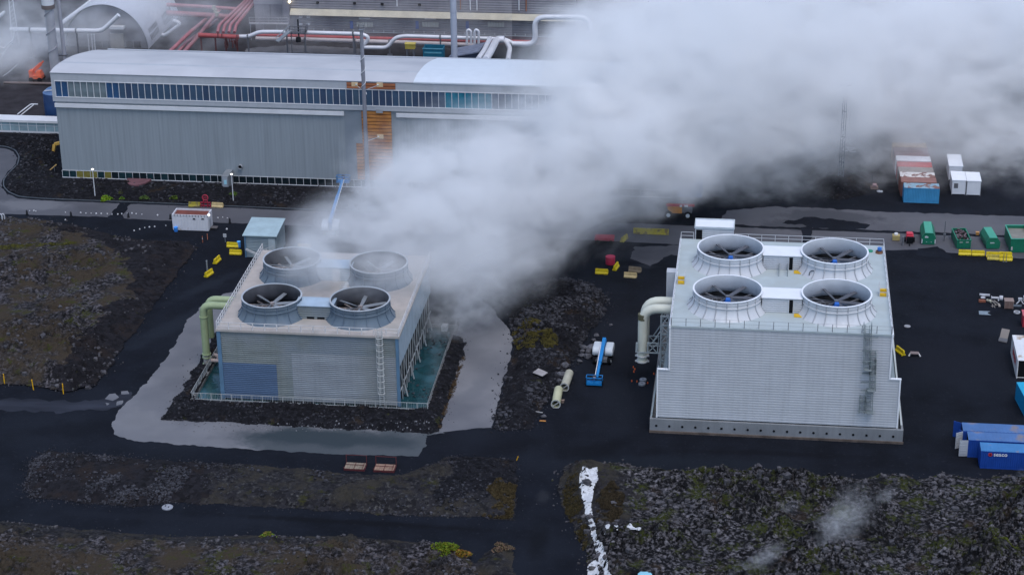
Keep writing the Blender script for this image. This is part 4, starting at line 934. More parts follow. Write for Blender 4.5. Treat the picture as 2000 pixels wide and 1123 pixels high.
pipe('steam_pipe', [(948,118,392),(958,102,398),(970,78,412),(985,78,412)], 400, .75, WPIPE, 'fat white pipe slanting down beside the slender one', 1.5)
pipe('steam_pipe', [(968,78,413),(988,80,413),(996,95,410),(992,118,400)], 400, .5, WPIPE, 'white elbow pipe bending down behind the hall ridge', 1.4)
for k, (xx0, xx1, yb) in enumerate(((333,408,34), (350,424,24), (362,432,16))):
    Z_ = at(xx0, 102, 3.0)
    pipe('red_pipe', [(xx0-4, 104, Z_.y-3), (xx0+(14 if k else 40), 84 if k else 62, Z_.y+8), ((xx1), yb if k != 1 else 40, Z_.y+30)], 400, .42 - .06*(k == 1), RED2, ('long faded red pipe slanting up from the hall ridge beside the arched hall', 'thin red pipe between two longer slanting red pipes', 'red pipe slanting up from the ridge toward the red manifold')[k], 1)
man = thing('pipe_manifold', 'red pipe manifold with four parallel slanting pipes beside the annex', 'manifold', (at(425, 80).x, 415, 0))
h0, h1 = onY(388, 69, 417), onY(466, 73, 417)
MB().cyl(h0, h1, .5, n=12).build('header', RED, man, smooth=True)
for k in range(4):
    xb = 425+k*11; a = onY(xb, 64, 417); b = onY(xb+3, 50, 419); c = onY(xb+72-k*6, -14, 447)
    MB().tube([a, b, c], .36, 10, bend=1).build('branch_pipe', RED2, man, smooth=True)
mm = MB()
for xx0 in (392, 420, 440, 462): p = onY(xx0, 70, 417); mm.bar((p.x, 417, 0), (p.x, 417, p.z), .3)
rr = random.Random(2)
for k in range(16):
    a = onY(424+rr.random()*40, 66+rr.random()*18, 416); mm.bar(a, (a.x+rr.uniform(-.2,.2), a.y, max(.2, a.z-rr.uniform(.6, 1.6))), .2)
mm.build('support_frame', mat('dark_red_steel', (.12,.04,.04)), man)
vv = MB(); 
for k in range(3): a = onY(417+k*3, 20+k*6, 424); vv.cyl(a, a+Vector((.2,0,.9)), .4, n=8)
vv.build('valve', mat('valve_cream', (.5,.48,.42)), man)
for k, (y0_, nm) in enumerate(((10, 'upper'), (26, 'lower'))):
    pipe('red_pipe', [(326, y0_), (400, y0_+4), (470, y0_+9)], 436, .42 if k == 0 else .6, RED2, f'{nm} of two level faded red pipes beside the arched hall')
pipe('steam_pipe', [(20,58),(120,60),(196,61),(206,55),(232,30)], 412, .48, WPIPE, 'long white pipe in the haze passing in front of the arched hall', 1.2, legs=[60, 150])
pipe('steam_pipe', [(316,68),(322,70),(352,48),(345,42),(338,42)], 424, .4, WPIPE, 'short white pipe with a hairpin bend at the arched hall', .9)
for k, (a, b, nm) in enumerate((((120,46),(200,-14),'white pipe slanting up in the haze behind the wrapped chimney'), ((132,62),(236,-16),'pale pipe slanting beside the white one in the haze'), ((-6,36),(12,22),'short white pipe slanting above the thin zigzag pipes in the haze'))):
    p = onY(*a, 428); q = onY(*b, 452)
    o = thing('steam_pipe', nm, 'pipe', (p.x, p.y, 0)); MB().cyl(p, q, .42, n=8).build('pipe_run', WPIPE, o, smooth=True)
for k, (pts, nm) in enumerate((([(-4,92),(10,94),(18,84),(26,80),(28,62),(32,60)], 'thin white zigzag pipe, topmost and longest of three in the haze'), ([(-4,106),(8,106),(16,92),(24,86)], 'thin white zigzag pipe between the longest and the shortest of three'), ([(-4,120),(4,112),(6,106)], 'thin white zigzag pipe, lowest and shortest of three in the haze'))):
    pipe('thin_pipe', pts, 404, .16, WPIPE, nm, .3, 6)
pipe('ground_pipe', [(8,162),(60,163),(106,164)], 395, .28, mat('brown_pipe', (.16,.12,.11)), 'brown pipe lying along the ground by the orange loader')
pipe('handrail_pipe', [(34,224,370.5),(60,204,373),(74,204,373)], 371, .12, WPIPE, 'outer bent white pipe above the glazed walkway', .3, 6)
pipe('handrail_pipe', [(40,226,370.5),(66,205,372.6)], 371, .1, WPIPE, 'inner straight white pipe above the glazed walkway', .3, 6)
pipe('ground_pipe', [(2,152),(18,141),(34,126)], 400, .1, WPIPE, 'thin pale pipe slanting over brown gravel behind the orange loader', .3, 6)
# ---------------------------------------------------------------- stacks, tanks, sheds behind
Y_ = 397; b = onY(108, 140, Y_); t_ = onY(95, -10, Y_)
CH = thing('wrapped_chimney', 'thick silver chimney wrapped with a spiral strake behind the hall', 'chimney', (b.x, Y_, 0))
MB().cyl((b.x, Y_, 0), (b.x, Y_, t_.z), .95, n=18).build('shaft', mat('silver_lagging', (.5,.5,.53), rough=.35, metal=.3, var=.1), CH, smooth=True)
MB().tube([(b.x+.98*math.cos(k*.3), Y_+.98*math.sin(k*.3), 4+k*.19) for k in range(int((t_.z-5)/.19))], .12, 6).build('spiral_strake', mat('strake_grey', (.3,.3,.33)), CH)
zc = onY(96, 12, Y_).z; MB().cyl((b.x-.1, Y_, zc-.5), (b.x-.1, Y_, zc+.3), 1.35, n=16).build('collar', mat('brown_collar', (.16,.13,.12)), CH)
MB().cyl((b.x-.1, Y_, zc+.3), (b.x-.1, Y_, zc+2.0), 1.25, n=16).build('cap', WHT, CH)
b2 = onY(127, 120, 399); CP = thing('slim_stack', 'slim pale pole standing beside the silver wrapped chimney', 'stack', (b2.x, 399, 0))
MB().cyl((b2.x, 399, 0), (b2.x-.15, 399, 24), .42, .32, n=10).build('shaft', mat('slim_grey', (.36,.36,.4)), CP, smooth=True)
MB().box(b2.x-1.5, 398.6, onY(118,108,399).z-.15, b2.x+.6, 399.4, onY(118,108,399).z+.15).build('bracket', GREY, CP)
ch = onY(887.5, 108, 392); C3 = thing('chimney_pole', 'tall plain grey chimney pole rising behind the hall ridge', 'chimney', (ch.x, 392, 0))
MB().cyl((ch.x, 392, 0), (ch.x, 392, 32), .66, .60, n=16).build('shaft', mat('pole_grey', (.34,.36,.41), rough=.4, var=.06), C3, smooth=True)
MB().cyl((ch.x, 392, onY(885,25,392).z), (ch.x, 392, onY(885,25,392).z+.1), .68, n=16).build('collar', mat('pole_grey2', (.29,.31,.36)), C3)
# arched hall
acx, acr = at(206, 97).x, 0; acr = at(287, 97).x - acx; AY = 421.0
AH = thing('arched_hall', 'half-barrel hall with white roof and dark gable half lost in haze', 'hall', (acx, AY, 0))
arc = [(acx+acr*math.cos(t), acr*1.05*math.sin(t)) for t in np.linspace(0, math.pi, 25)]
MB().extY(arc, AY+.3, AY+24).build('gable_wall', mat('gable_grey', (.2,.2,.22), var=.1), AH)
arc2 = [(acx+(acr+.35)*math.cos(t), (acr*1.05+.35)*math.sin(t)) for t in np.linspace(0, math.pi, 25)]
MB().extY(arc2, AY-.4, AY+24.2, closed=False).build('roof', mat('arch_roof', (.52,.53,.57), rough=.5, var=.04), AH, smooth=True)
w_ = onY(230, 84, AY); MB().box(w_.x-1.5, AY-.3, 0, w_.x+1.4, AY+.2, onY(230,66,AY).z).build('door', mat('beige_door', (.33,.31,.28)), AH)
w_ = onY(230, 53, AY); MB().box(w_.x-1.5, AY-1.2, w_.z-.25, w_.x+1.6, AY+.2, w_.z+.3).build('door_canopy', WHT, AH)
for xx0 in (192, 207, 253, 268): w_ = onY(xx0, 88, AY); MB().box(w_.x-.7, AY-.05, w_.z-.6, w_.x+.7, AY+.25, w_.z+.7).build('window', mat('gable_window', (.05,.05,.06)), AH)
for ya, yb in ((AY+2.5, AY+9), (AY+13, AY+20)):
    lm = MB()
    for k in range(7):
        y0_ = ya+(yb-ya)*k/7; t0, t1 = .12, .38
        p0 = (acx+(acr+.42)*math.cos(t0), (acr*1.05+.42)*math.sin(t0)); p1 = (acx+(acr+.42)*math.cos(t1), (acr*1.05+.42)*math.sin(t1))
        lm.add([(p0[0], y0_, p0[1]), (p0[0], y0_+.62, p0[1]), (p1[0], y0_+.62, p1[1]), (p1[0], y0_, p1[1])], [(0,1,2,3)])
    lm.build('louvre_window', mat('louvre_dark', (.07,.07,.085)), AH)
for xx0 in (174, 181, 186): 
    w_ = onY(xx0, 96, 416); o = thing('vent_pole', ('first','middle','last')[(174,181,186).index(xx0)] + ' of three thin white poles, counted toward the beige gable door', 'pole', (w_.x, 416, 0)); MB().cyl((w_.x, 416, 0), (w_.x, 416, onY(xx0, 69, 416).z), .12, n=6).build('shaft', WHT, o); MB().cyl((w_.x, 416, onY(xx0, 69, 416).z), (w_.x, 416, onY(xx0, 69, 416).z+.15), .2, n=6).build('cap', WHT, o)
# valve platform with stair
q = onY(582, 62, 417); VP = thing('valve_platform', 'dark steel valve platform with a slanting stair over the white pipe', 'platform', (q.x, 417, 0))
m_ = MB(); m_.box(q.x-1.6, 416.2, q.z-.2, q.x+1.8, 418.4, q.z); m_.rail([(q.x-1.6,416.2,q.z),(q.x+1.8,416.2,q.z),(q.x+1.8,418.4,q.z)], 1.3, 1.1, .05)
for s in (-1.4, 1.6): m_.bar((q.x+s, 416.5, 0), (q.x+s, 416.5, q.z), .2)
m_.build('deck', GREY, VP)
sa, sb = onY(567, 60, 416.5), onY(541, 82, 414); s_ = MB(); s_.bar(sa, sb, 1.1, .25); s_.bar(sa+Vector((0,0,1.1)), sb+Vector((0,0,1.1)), .1); s_.bar(sa+Vector((0,-1,1.1)), sb+Vector((0,-1,1.1)), .1); s_.build('stair', STEEL, VP)
v_ = MB(); v_.cyl((q.x+.1, 417, q.z-2.2), (q.x+.1, 417, q.z+2.6), .16, n=8); v_.cyl((q.x-.3, 416.4, q.z-1.6), (q.x+.6, 416.4, q.z-1.6), .6, n=10); v_.build('valve_stem', DARK, VP)
# bins and small structures seen above the ridge
q = at(845, 112); bn = thing('skip_bin', 'teal steel skip behind the hall ridge near the grey chimney pole', 'skip', (q.x, 404, 0))
qa, qb = onY(826, 100, 404), onY(865, 100, 404)
m_ = MB(); m_.box(qa.x, 404, 0, qb.x, 404.2, qa.z+.5); m_.box(qa.x, 406.4, 0, qb.x, 406.6, qa.z+.6); m_.box(qa.x, 404.2, 0, qa.x+.15, 406.4, qa.z+.5); m_.box(qb.x-.15, 404.2, 0, qb.x, 406.4, qa.z+.5); m_.box(qa.x+.15, 404.2, 0, qb.x-.15, 406.4, .3)
m_.build('body', mat('teal_paint', (.01,.13,.20)), bn); m_ = MB(); m_.box(qa.x-.1, 403.85, qa.z+.4, qb.x+.1, 404, qa.z+.6); m_.box(qa.x+.3, 403.9, qa.z-.5, qb.x-.3, 404.02, qa.z-.2); m_.build('rim', mat('teal_light', (.10,.30,.38)), bn)
qa, qb = onY(791, 92, 412), onY(810, 92, 412); yb_ = thing('valve_box', 'small yellow box under the white steam pipe', 'box', (qa.x, 412, 0))
MB().box(qa.x, 412, qa.z-.5, qb.x, 413.2, qa.z+.5).build('body', mat('dull_yellow', (.42,.33,.06)), yb_); MB().box(qa.x-.1, 411.9, qa.z+.5, qb.x+.1, 413.3, qa.z+.62).build('lid', mat('dull_yellow2', (.5,.4,.1)), yb_)
l_ = MB(); l_.box(qa.x+.2, 412.1, 0, qa.x+.5, 413.1, qa.z-.5); l_.box(qb.x-.5, 412.1, 0, qb.x-.2, 413.1, qa.z-.5); l_.build('leg', GREY, yb_)
q = [onY(876,112,401), onY(936,101,401), onY(948,83,410), onY(893,94,410)]
SR = thing('slate_roof_shed', 'low shed with a mottled slate-grey pitched roof beside the chimney pole', 'shed', (q[0].x, 401, 0))
m_ = MB(); m_.add([q[0], q[1], q[2], q[3]] + [p-Vector((0,0,.25)) for p in q], [(0,1,2,3),(7,6,5,4),(0,4,5,1),(1,5,6,2),(2,6,7,3),(3,7,4,0)]); m_.build('roof', mat('slate', (.17,.19,.25), rough=.5, var=.35, scale=1.2), SR)
m_ = MB(); m_.add([q[0]-Vector((0,-.3,.3)), q[1]-Vector((0,-.3,.3)), Vector((q[1].x, 401.3, 0)), Vector((q[0].x, 401.3, 0)), q[3]-Vector((0,.3,.3)), q[2]-Vector((0,.3,.3)), Vector((q[2].x, 409.7, 0)), Vector((q[3].x, 409.7, 0))], [(0,3,2,1),(4,5,6,7),(0,4,7,3),(1,2,6,5)]); m_.build('wall', mat('shed_navy', (.03,.04,.07)), SR)
# orange loader
q = at(70, 158); OL = thing('orange_loader', 'orange lifting machine with a raised jointed arm on brown gravel', 'loader', (q.x, q.y, 0))
ORG = mat('orange_paint', (.75,.13,.05), rough=.5, var=.1); m_ = MB(); x, y = q.x, q.y
m_.box(x-1.0, y-1, .6, x+1.6, y+1, 1.4); m_.box(x-1.1, y-.8, 1.4, x-.2, y+.8, 2.3); m_.build('chassis', ORG, OL, bevel=.08)
m_ = MB(); p1 = onY(59, 144, y); p2 = onY(80, 125, y+1); m_.bar((x-.9, y, 1.6), p1, .55); m_.bar(p1, p2, .6); m_.bar(p2, p2+Vector((.5,.3,.5)), .3); m_.build('boom', ORG, OL)
m_ = MB(); m_.add([(x+.2,y-.9,1.4),(x+1.5,y-.9,1.4),(x+1.5,y+.9,1.4),(x+.2,y+.9,1.4),(x+.5,y-.7,2.2),(x+1.3,y-.7,2.2),(x+1.3,y+.7,2.2),(x+.5,y+.7,2.2)], [(0,1,5,4),(1,2,6,5),(2,3,7,6),(3,0,4,7),(4,5,6,7)]); m_.build('engine_cover', ORG, OL)
for sx in (-.6, 1.2):
    for sy in (-1.1, 1.1): MB().cyl((x+sx, y+sy-.15, .5), (x+sx, y+sy+.15, .5), .5, n=14).build('wheel', DARK, OL)
# blue tank by the hall corner
qa = onY(82, 215, 372); TK = thing('blue_tank', 'dark blue upright tank with a paler domed top at the hall corner', 'tank', (qa.x+2.2, 374, 0))
zz = onY(95, 186, 372).z; MB().lathe([(2.3, 0), (2.3, zz)], qa.x+2.2, 374, 24).build('shell', mat('navy_paint', (.02,.055,.15), rough=.45, var=.15), TK, smooth=True)
MB().lathe([(2.3, zz), (1.6, zz+.6), (.8, zz+1.0), (.01, zz+1.1)], qa.x+2.2, 374, 24).build('dome', mat('pale_navy', (.09,.16,.30), rough=.45), TK, smooth=True)
MB().bar((qa.x+.8, 372.4, zz+.7), (qa.x+2.6, 372.4, zz+.9), .15).build('pipe_stub', WHT, TK)
# glazed walkway
wa, wb = -152.0, HX0-.35; wy = 366.6; w0 = .35; w2 = onY(50, 239, wy).z
WK = thing('glazed_walkway', 'white flat-roofed glazed walkway joining the hall beside the blue tank', 'walkway', ((wa+wb)/2, wy, 0))
MB().box(wa, wy-.3, w2, wb, wy+2.6, w2+.45).build('roof', WHT, WK); MB().box(wa, wy-.05, 0, wb, wy+2.3, w0).build('plinth', WHT, WK)
for k in range(15):
    x0_ = wa+.3+k*1.75
    if x0_+1.6 < wb: MB().box(x0_, wy+.02, w0, x0_+1.62, wy+.08, w2).build('pane', mat('walkway_glass', (.27,.37,.41), rough=.2, var=.2, scale=.5), WK)
m_ = MB()
for k in range(16): m_.box(wa+.2+k*1.75, wy-.06, w0, wa+.3+k*1.75, wy+.1, w2)
m_.box(wa, wy-.04, (w0+w2)*.5+.2, wb, wy+.0, (w0+w2)*.5+.28); m_.build('mullion', WHT, WK)
MB().box(wa, wy+2.2, w0, wb, wy+2.3, w2).build('back_wall', mat('walk_back', (.1,.12,.13)), WK)
# lattice pylon faint at the left
q = onY(28, 62, 420); LP = MB(); zt = onY(8, -8, 420).z
for sx in (-.8, .8): LP.bar((q.x+sx, 420, 0), (q.x+sx*.5, 420, zt), .15)
for k in range(12): z_ = k*zt/12; s = 1-.5*k/12; LP.bar((q.x-.8*s, 420, z_), (q.x+.8*(s-.04), 420, z_+zt/12), .1)
tag(LP.build('lattice_pylon', LSTEEL, origin=(q.x, 420, 0)), 'faint lattice pylon in the haze by the zigzag pipes', 'pylon')
# things half hidden by the steam at the right
ms = at(1641, 366); ft = onY(1650, 168, ms.y).z
LM = thing('lighting_mast', 'slim lattice lighting mast rising out of the steam near the coloured containers', 'mast', (ms.x, ms.y, 0))
m_ = MB()
for sx, sy in ((-.42, 0), (.42, 0), (0, .6)): m_.bar((ms.x+sx, ms.y+sy, 0), (ms.x+sx*.75, ms.y+sy*.75, ft), .10)
for k in range(24): z_ = k*ft/24; m_.bar((ms.x-.4, ms.y, z_), (ms.x+.4, ms.y, z_+ft/24), .04)
for k in (6, 12, 18): m_.bar((ms.x-.42, ms.y, k*ft/24), (ms.x+.42, ms.y, k*ft/24), .1)
m_.build('lattice', mat('mast_steel', (.16,.18,.21)), LM)
m_ = MB(); m_.bar((ms.x-.8, ms.y, ft), (ms.x+.8, ms.y, ft), .12); m_.build('head_frame', GREY, LM)
for s in (-.7, .45, .8): MB().cbox((ms.x+s, ms.y-.1, ft+.1), (.45, .4, .3)).build('floodlight', GREY, LM)
p = onY(1447, 26, 440); o = thing('vent_pole', 'tall white pole standing in the steam at the top', 'pole', (p.x, 440, 0)); MB().cyl((p.x, 440, 0), (p.x, 440, 30), .4, n=10).build('shaft', WHT, o, smooth=True); MB().cyl((p.x, 440, 30), (p.x, 440, 30.3), .6, n=10).build('cap', WHT, o)
# ---------------------------------------------------------------- yard objects
BY = mat('barrier_yellow', (.66,.50,.012), rough=.5, var=.12, scale=1.5, col2=(.42,.31,.02), c2s=1.8, c2t=.62, c2w=.06)
BO = mat('barrier_ochre', (.36,.30,.035), rough=.7, var=.2, scale=1.5, col2=(.16,.13,.06), c2s=1.5, c2t=.55)
BC = mat('barrier_cream', (.52,.40,.20), rough=.6, var=.15, scale=2)
BB = mat('barrier_brown', (.20,.16,.11), rough=.8, var=.25, scale=2)
BYW = mat('barrier_worn', (.58,.46,.05), rough=.6, var=.2, scale=2, col2=(.24,.20,.12), c2s=7, c2t=.56)
def barrier(m1, L=2.0):
    r = thing('road_barrier', '', 'barrier')
    prof = [(-.34, .06), (.34, .06), (.34, .24), (.17, .42), (.12, .86), (-.12, .86), (-.17, .42), (-.34, .24)]
    MB().extX(prof, -L/2, L/2).build('barrier_body', m1, r)
    f = MB()
    for s in (-1, 1): f.box(s*L*.3-.2, -.3, 0, s*L*.3+.2, .3, .06)
    f.build('foot', m1, r); c = MB(); c.box(-L/2+.08, -.05, .86, L/2-.08, .05, .9); c.build('top_ridge', m1, r)
    e = MB(); e.box(L/2, -.1, .15, L/2+.09, .1, .7); e.build('end_lug', m1, r)
    return r
protos = {}
def put_barrier(key, m1, x, y, rz, label, scale=(1, 1, 1), z=0):
    if key not in protos: protos[key] = o = barrier(m1)
    else: o = copy_tree(protos[key])
    p = at(x, y); o.location = (p.x, p.y, z); o.rotation_euler = (0, 0, R_(rz)); o['label'] = label; o['group'] = 'water-filled road barriers'; o.scale = scale
BL_ = [
 ('y', BY, 455, 483, -3, 'yellow barrier beside a small white notice, behind the pale blue post'),
 ('y', BY, 460.5, 497, -3, 'yellow barrier just in front of the pale blue post near the shed'),
 ('y', BY, 424, 512, 80, 'yellow barrier seen end-on, alone between the grey post and the shed'),
 ('y', BY, 408, 538, 72, 'yellow barrier end-on with a short grey post right behind it'),
 ('o', BO, 380, 404, 0, 'dull olive-yellow barrier beside the red wheel frame by the road'),
 ('c', BC, 425, 405, -3, 'cream barrier beside the red wheel frame, above the white portable cabin'),
 ('c', BC, 594, 486, -2, 'cream barrier dimmed by steam behind the old tower fan'),
 ('y', BY, 1175, 535, -4, 'bright yellow barrier alone at the edge of the thick steam'),
 ('y', BY, 1203, 525, 78, 'yellow barrier standing end-on beside the red drum'),
 ('b', BC, 1231, 542, -4, 'faded cream barrier lying in front of a brown one on black gravel'),
 ('n', BB, 1240, 531, -9, 'brown barrier lying behind the faded cream one'),
 ('w', BY, 1884, 498, 0, 'clean yellow barrier below the scrap-filled green skip, end of the row'),
 ('w', BY, 1910, 499, 1, 'clean yellow barrier between the end one of the row and the doubled pair'),
 ('y', BYW, 1938, 502, 0, 'yellow barrier half hidden behind the scuffed one in the row'),
 ('s', BYW, 1940, 507, 0, 'scuffed yellow barrier with black scrapes in front of another'),
 ('y', BY, 1963, 502, 0, 'yellow barrier half hidden behind the one with two dark rods'),
 ('y', BY, 1964, 509, 0, 'yellow barrier with two dark rods before it'),
 ('y', BY, 1758, 690, -62, 'lone yellow barrier standing askew beside the brown trestle board'),
 ('o', BC, 1219, 470, 68, 'pale barrier end-on in the steam at the tip of the long dull barrier'),
]
for b in BL_: put_barrier(*b)
q0, q1 = at(1237, 456), at(1306, 458); o = thing('long_barrier', 'long dull yellow barrier across the lane before the orange loader', 'barrier', (q0.x, q0.y, 0))
MB().extX([(q0.y+a, b) for a, b in [(-.34, .06), (.34, .06), (.17, .5), (.12, 1.0), (-.12, 1.0), (-.17, .5)]], q0.x, q1.x).build('barrier_body', BO, o)
MB().box(q0.x+.3, q0.y-.25, 0, q0.x+.8, q0.y+.25, .06).build('foot', BYW, o); MB().box(q1.x-.8, q0.y-.25, 0, q1.x-.3, q0.y+.25, .06).build('foot', BYW, o)
p = at(1961, 509); 
for k, dx in enumerate((-.15, .3)):
    o = thing('marker_rod', ('thin dark rod before the middle of the end yellow barrier', 'thin dark rod beside the tall green skip and end yellow barrier')[k], 'rod', (p.x+dx, p.y-.5, 0), 'dark rods'); MB().cyl((p.x+dx, p.y-.5, 0), (p.x+dx, p.y-.5, 1.5), .05, n=6).build('shaft', GREY, o); MB().cyl((p.x+dx, p.y-.5, 0), (p.x+dx, p.y-.5, .06), .18, n=8).build('base_plate', GREY, o)

# shipping containers ------------------------------------------------
def container(material, roof_m, L=6.06, Wd=2.44, Hh=2.6, open_end=False, door_m=None, name='shipping_container', open_doors=False, rib=.28):
    r = thing(name, '', 'container'); dm = door_m or material; h0, h1 = .14, Hh-.06
    b = MB(); b.vcorr(0, L, .03, h0, h1, rib, .03)
    b2 = MB(); o = len(b.v); b.vcorr(0, L, 0, h0, h1, rib, .03); b.v[o:] = [(x, Wd-.03-y, z) for x, y, z in b.v[o:]]
    b.box(0, .1, h0, L, Wd-.1, h0+.06)
    b.vcorrx(0.05, Wd-.05, L-.03, h0, h1, rib, .03, 1)
    if not open_end: b.vcorrx(0.05, Wd-.05, .06, h0, h1, rib, .03, -1)
    b.build('wall_panel', material, r)
    t = MB(); t.box(0, 0, h1, L, Wd, Hh)
    for x in np.arange(.3, L-.2, .5): t.box(x, .12, Hh, x+.2, Wd-.12, Hh+.02)
    t.build('roof', roof_m, r)
    f = MB()
    for x in (0, L-.13):
        for y in (-.02, Wd-.13+.02): f.box(x, y, 0, x+.13, y+.13, Hh-.01)
    for y in (-.02, Wd-.1+.02): f.box(.13, y, 0, L-.13, y+.1, h0)
    for y in (-.025, Wd-.075+.025): f.box(.13, y, h1-.08, L-.13, y+.075, h1+.03)
    f.build('corner_frame', dm if dm is material else material, r)
    if open_end: MB().box(.1, .1, .16, .16, Wd-.1, h1).build('dark_opening', DARK, r)
    elif not open_doors:
        for k in (0, 1):
            d = MB(); d.box(-.05, .12+k*(Wd/2-.1), h0, -.005, Wd/2-.02+k*(Wd/2-.1), h1-.08)
            for yy in (.35, .85): d.cyl((-.08, .12+k*(Wd/2-.1)+yy, h0), (-.08, .12+k*(Wd/2-.1)+yy, h1-.1), .025, n=6)
            d.build('door', dm, r)
    return r
CBLU = mat('container_blue', (.012,.06,.30), rough=.45, var=.12, streak=.25, scale=.8); CBR = mat('container_blue_roof', (.05,.20,.44), rough=.5, var=.1, col2=(.22,.20,.24), c2s=.7, c2t=.64, c2w=.06)
CBR2 = mat('container_dull_roof', (.07,.16,.36), rough=.55, var=.12, col2=(.22,.19,.20), c2s=.5, c2t=.62, c2w=.08); CDOOR = mat('door_grey', (.42,.44,.47), rough=.5, var=.08)
c1 = container(CBLU, CBR, L=12.19); c1['label'] = 'front blue container with white lettering and a red mark on its side'; c1['group'] = 'blue containers at the right edge'
cx_ = bpy.data.curves.new('lettering', 'FONT'); cx_.body = 'seaco'; cx_.size = .78; cx_.extrude = .012; cx_.space_character = 1.02; cx_.offset = .006
to = bpy.data.objects.new('lettering_src', cx_); COL.objects.link(to); dg_ = bpy.context.evaluated_depsgraph_get()
me = bpy.data.meshes.new_from_object(to.evaluated_get(dg_)); bpy.data.objects.remove(to); me.materials.append(mat('letter_white', (.8,.8,.82), rough=.4)); me.materials.clear(); me.materials.append(MATS['letter_white'])
lt = bpy.data.objects.new('lettering', me); COL.objects.link(lt); lt.parent = c1; lt.rotation_euler = (R_(90), 0, 0); lt.location = (1.62, -.045, 1.93)
mk = MB()
for k in range(3): a = math.pi*k/3; mk.bar((1.2-.26*math.cos(a), -.05, 2.12-.26*math.sin(a)), (1.2+.26*math.cos(a), -.05, 2.12+.26*math.sin(a)), .05, .17)
mk.build('red_mark', mat('mark_red', (.5,.04,.05)), c1); p = at(1915, 914); c1.location = (p.x-.1, p.y, 0)
for (x, y), lab, rm in (((1889, 842), 'middle blue container with its grey door swung open, between two others', CBR2), ((1878.5, 824.5), 'rear blue container with a dull roof, behind the open-doored middle one', CBR)):
    q = at(x, y, 2.6); c = container(CBLU, rm if lab[0] == 'm' else CBR2, L=12.19, open_doors=True); c['label'] = lab; c['group'] = 'blue containers at the right edge'
    hx, ang = (.0, R_(186)) if lab[0] == 'm' else (0, R_(215))
    d = MB(); d.box(0, -.03, .14, 1.15, .03, 2.5)
    for z in (.5, 1.0, 1.35, 1.7, 2.1): d.box(.1, -.06, z, 1.05, .06, z+.06)
    do = d.build('door', CDOOR, c); do.location = (0, 0.02, 0); do.rotation_euler = (0, 0, ang)
    d2 = MB(); d2.box(0, -.03, .14, 1.15, .03, 2.5); do = d2.build('door', CBLU, c); do.location = (0, 2.42, 0); do.rotation_euler = (0, 0, R_(150)); MB().box(.02, .1, .2, .06, 2.34, 2.45).build('dark_opening', DARK, c); c.location = (q.x, q.y-2.44, 0)
# white reefer and cyan container at the right edge
WR = mat('reefer_white', (.66,.66,.66), rough=.45, var=.08, col2=(.33,.22,.12), c2s=.9, c2t=.66, c2w=.05, streak=.15); WRR = mat('reefer_roof', (.72,.73,.74), rough=.45, var=.06, col2=(.36,.24,.12), c2s=.6, c2t=.62, c2w=.06)
p = at(1985, 739); k_ = container(WR, WRR, L=8.6, Wd=2.44, Hh=2.9, open_end=True); k_['label'] = 'rust-stained white container with dark open end and red lettering on its side'
rm = MB()
for i, L_ in enumerate((.9, .6, .75, .9, .7, .8, .65)):   # worn red characters along the side (wall facing -X is local +Y)
    x = 2.3 + i*.62; rm.box(x, 2.44, 1.0, x+.13, 2.48, 1.95)
    if i % 2 == 0: rm.box(x+.13, 2.44, 1.8, x+.45, 2.48, 1.95); rm.box(x+.13, 2.44, 1.4, x+.36, 2.48, 1.52)
    else: rm.box(x+.34, 2.44, 1.0, x+.46, 2.48, 1.95); rm.box(x+.13, 2.44, 1.42, x+.34, 2.48, 1.55)
rm.build('red_lettering', mat('worn_red', (.40,.05,.06), var=.3, scale=3), k_)
MB().box(-.02, .9, .05, .0, 1.3, .2).build('yellow_plate', YEL, k_); k_.rotation_euler = (0, 0, R_(90)); k_.location = (p.x+2.44, p.y, 0)
q = at(1961, 668); o = thing('leaning_plate', 'dull buff plate leaning on the white container side', 'plate', (q.x, q.y, 0)); MB().bar((q.x-.2, q.y, 0), (q.x+.25, q.y+1.2, 1.6), 1.2, .08).build('plate', mat('buff', (.25,.22,.2)), o); MB().bar((q.x-.2, q.y, .1), (q.x-.1, q.y+.3, .5), 1.3, .12).build('rib', GREY, o)
CY = mat('container_cyan', (.01,.25,.48), rough=.45, var=.08); CYR = mat('container_cyan_roof', (.02,.38,.60), rough=.45, var=.05)
p = at(1984, 746, 2.6); k2 = container(CY, CYR, L=6.06); k2.rotation_euler = (0, 0, R_(-82)); k2.location = (p.x+.1, p.y, 0); k2['label'] = 'bright cyan container lying between the white and the blue containers'
q = at(2001, 640); o = thing('red_box', 'red box standing behind the rust-stained white container', 'box', (q.x, q.y, 0)); MB().box(q.x-.3, q.y, .1, q.x+2, q.y+2, 1.9).build('body', mat('bright_red', (.45,.03,.05)), o); MB().box(q.x-.4, q.y-.1, 1.9, q.x+2.1, q.y+2.1, 2.05).build('lid', mat('pink_red', (.55,.12,.14)), o)
# coloured container stack seen through the steam
cols = [('container_sky', (.05,.25,.46), (.25,.38,.46)), ('container_rust', (.26,.12,.10), (.26,.13,.11)), ('container_mixed', (.25,.11,.09), (.62,.60,.58)), ('container_grey', (.26,.26,.25), (.27,.24,.22)),
        ('container_red', (.42,.08,.08), (.42,.10,.10)), ('container_white', (.7,.7,.72), (.70,.71,.73)), ('container_brown', (.24,.13,.12), (.22,.12,.12)), ('container_maroon', (.2,.11,.1), (.21,.12,.11)), ('container_tan', (.5,.35,.2), (.50,.36,.20))]
labs = ['sky blue container with a rusty pale roof fronting the coloured row', 'rust-brown container touching the back of the sky blue one', 'container with a patchy white and rusty roof in the coloured row', 'grey-brown container between the patchy roof and the red roof', 'red-roofed container in the coloured row', 'clean white-roofed container in the coloured row',
        'brown container touching the back of the white-roofed one', 'dull maroon container just before the tan one', 'tan container at the far end of the coloured row']
p = at(1761.5, 395.5); y = p.y
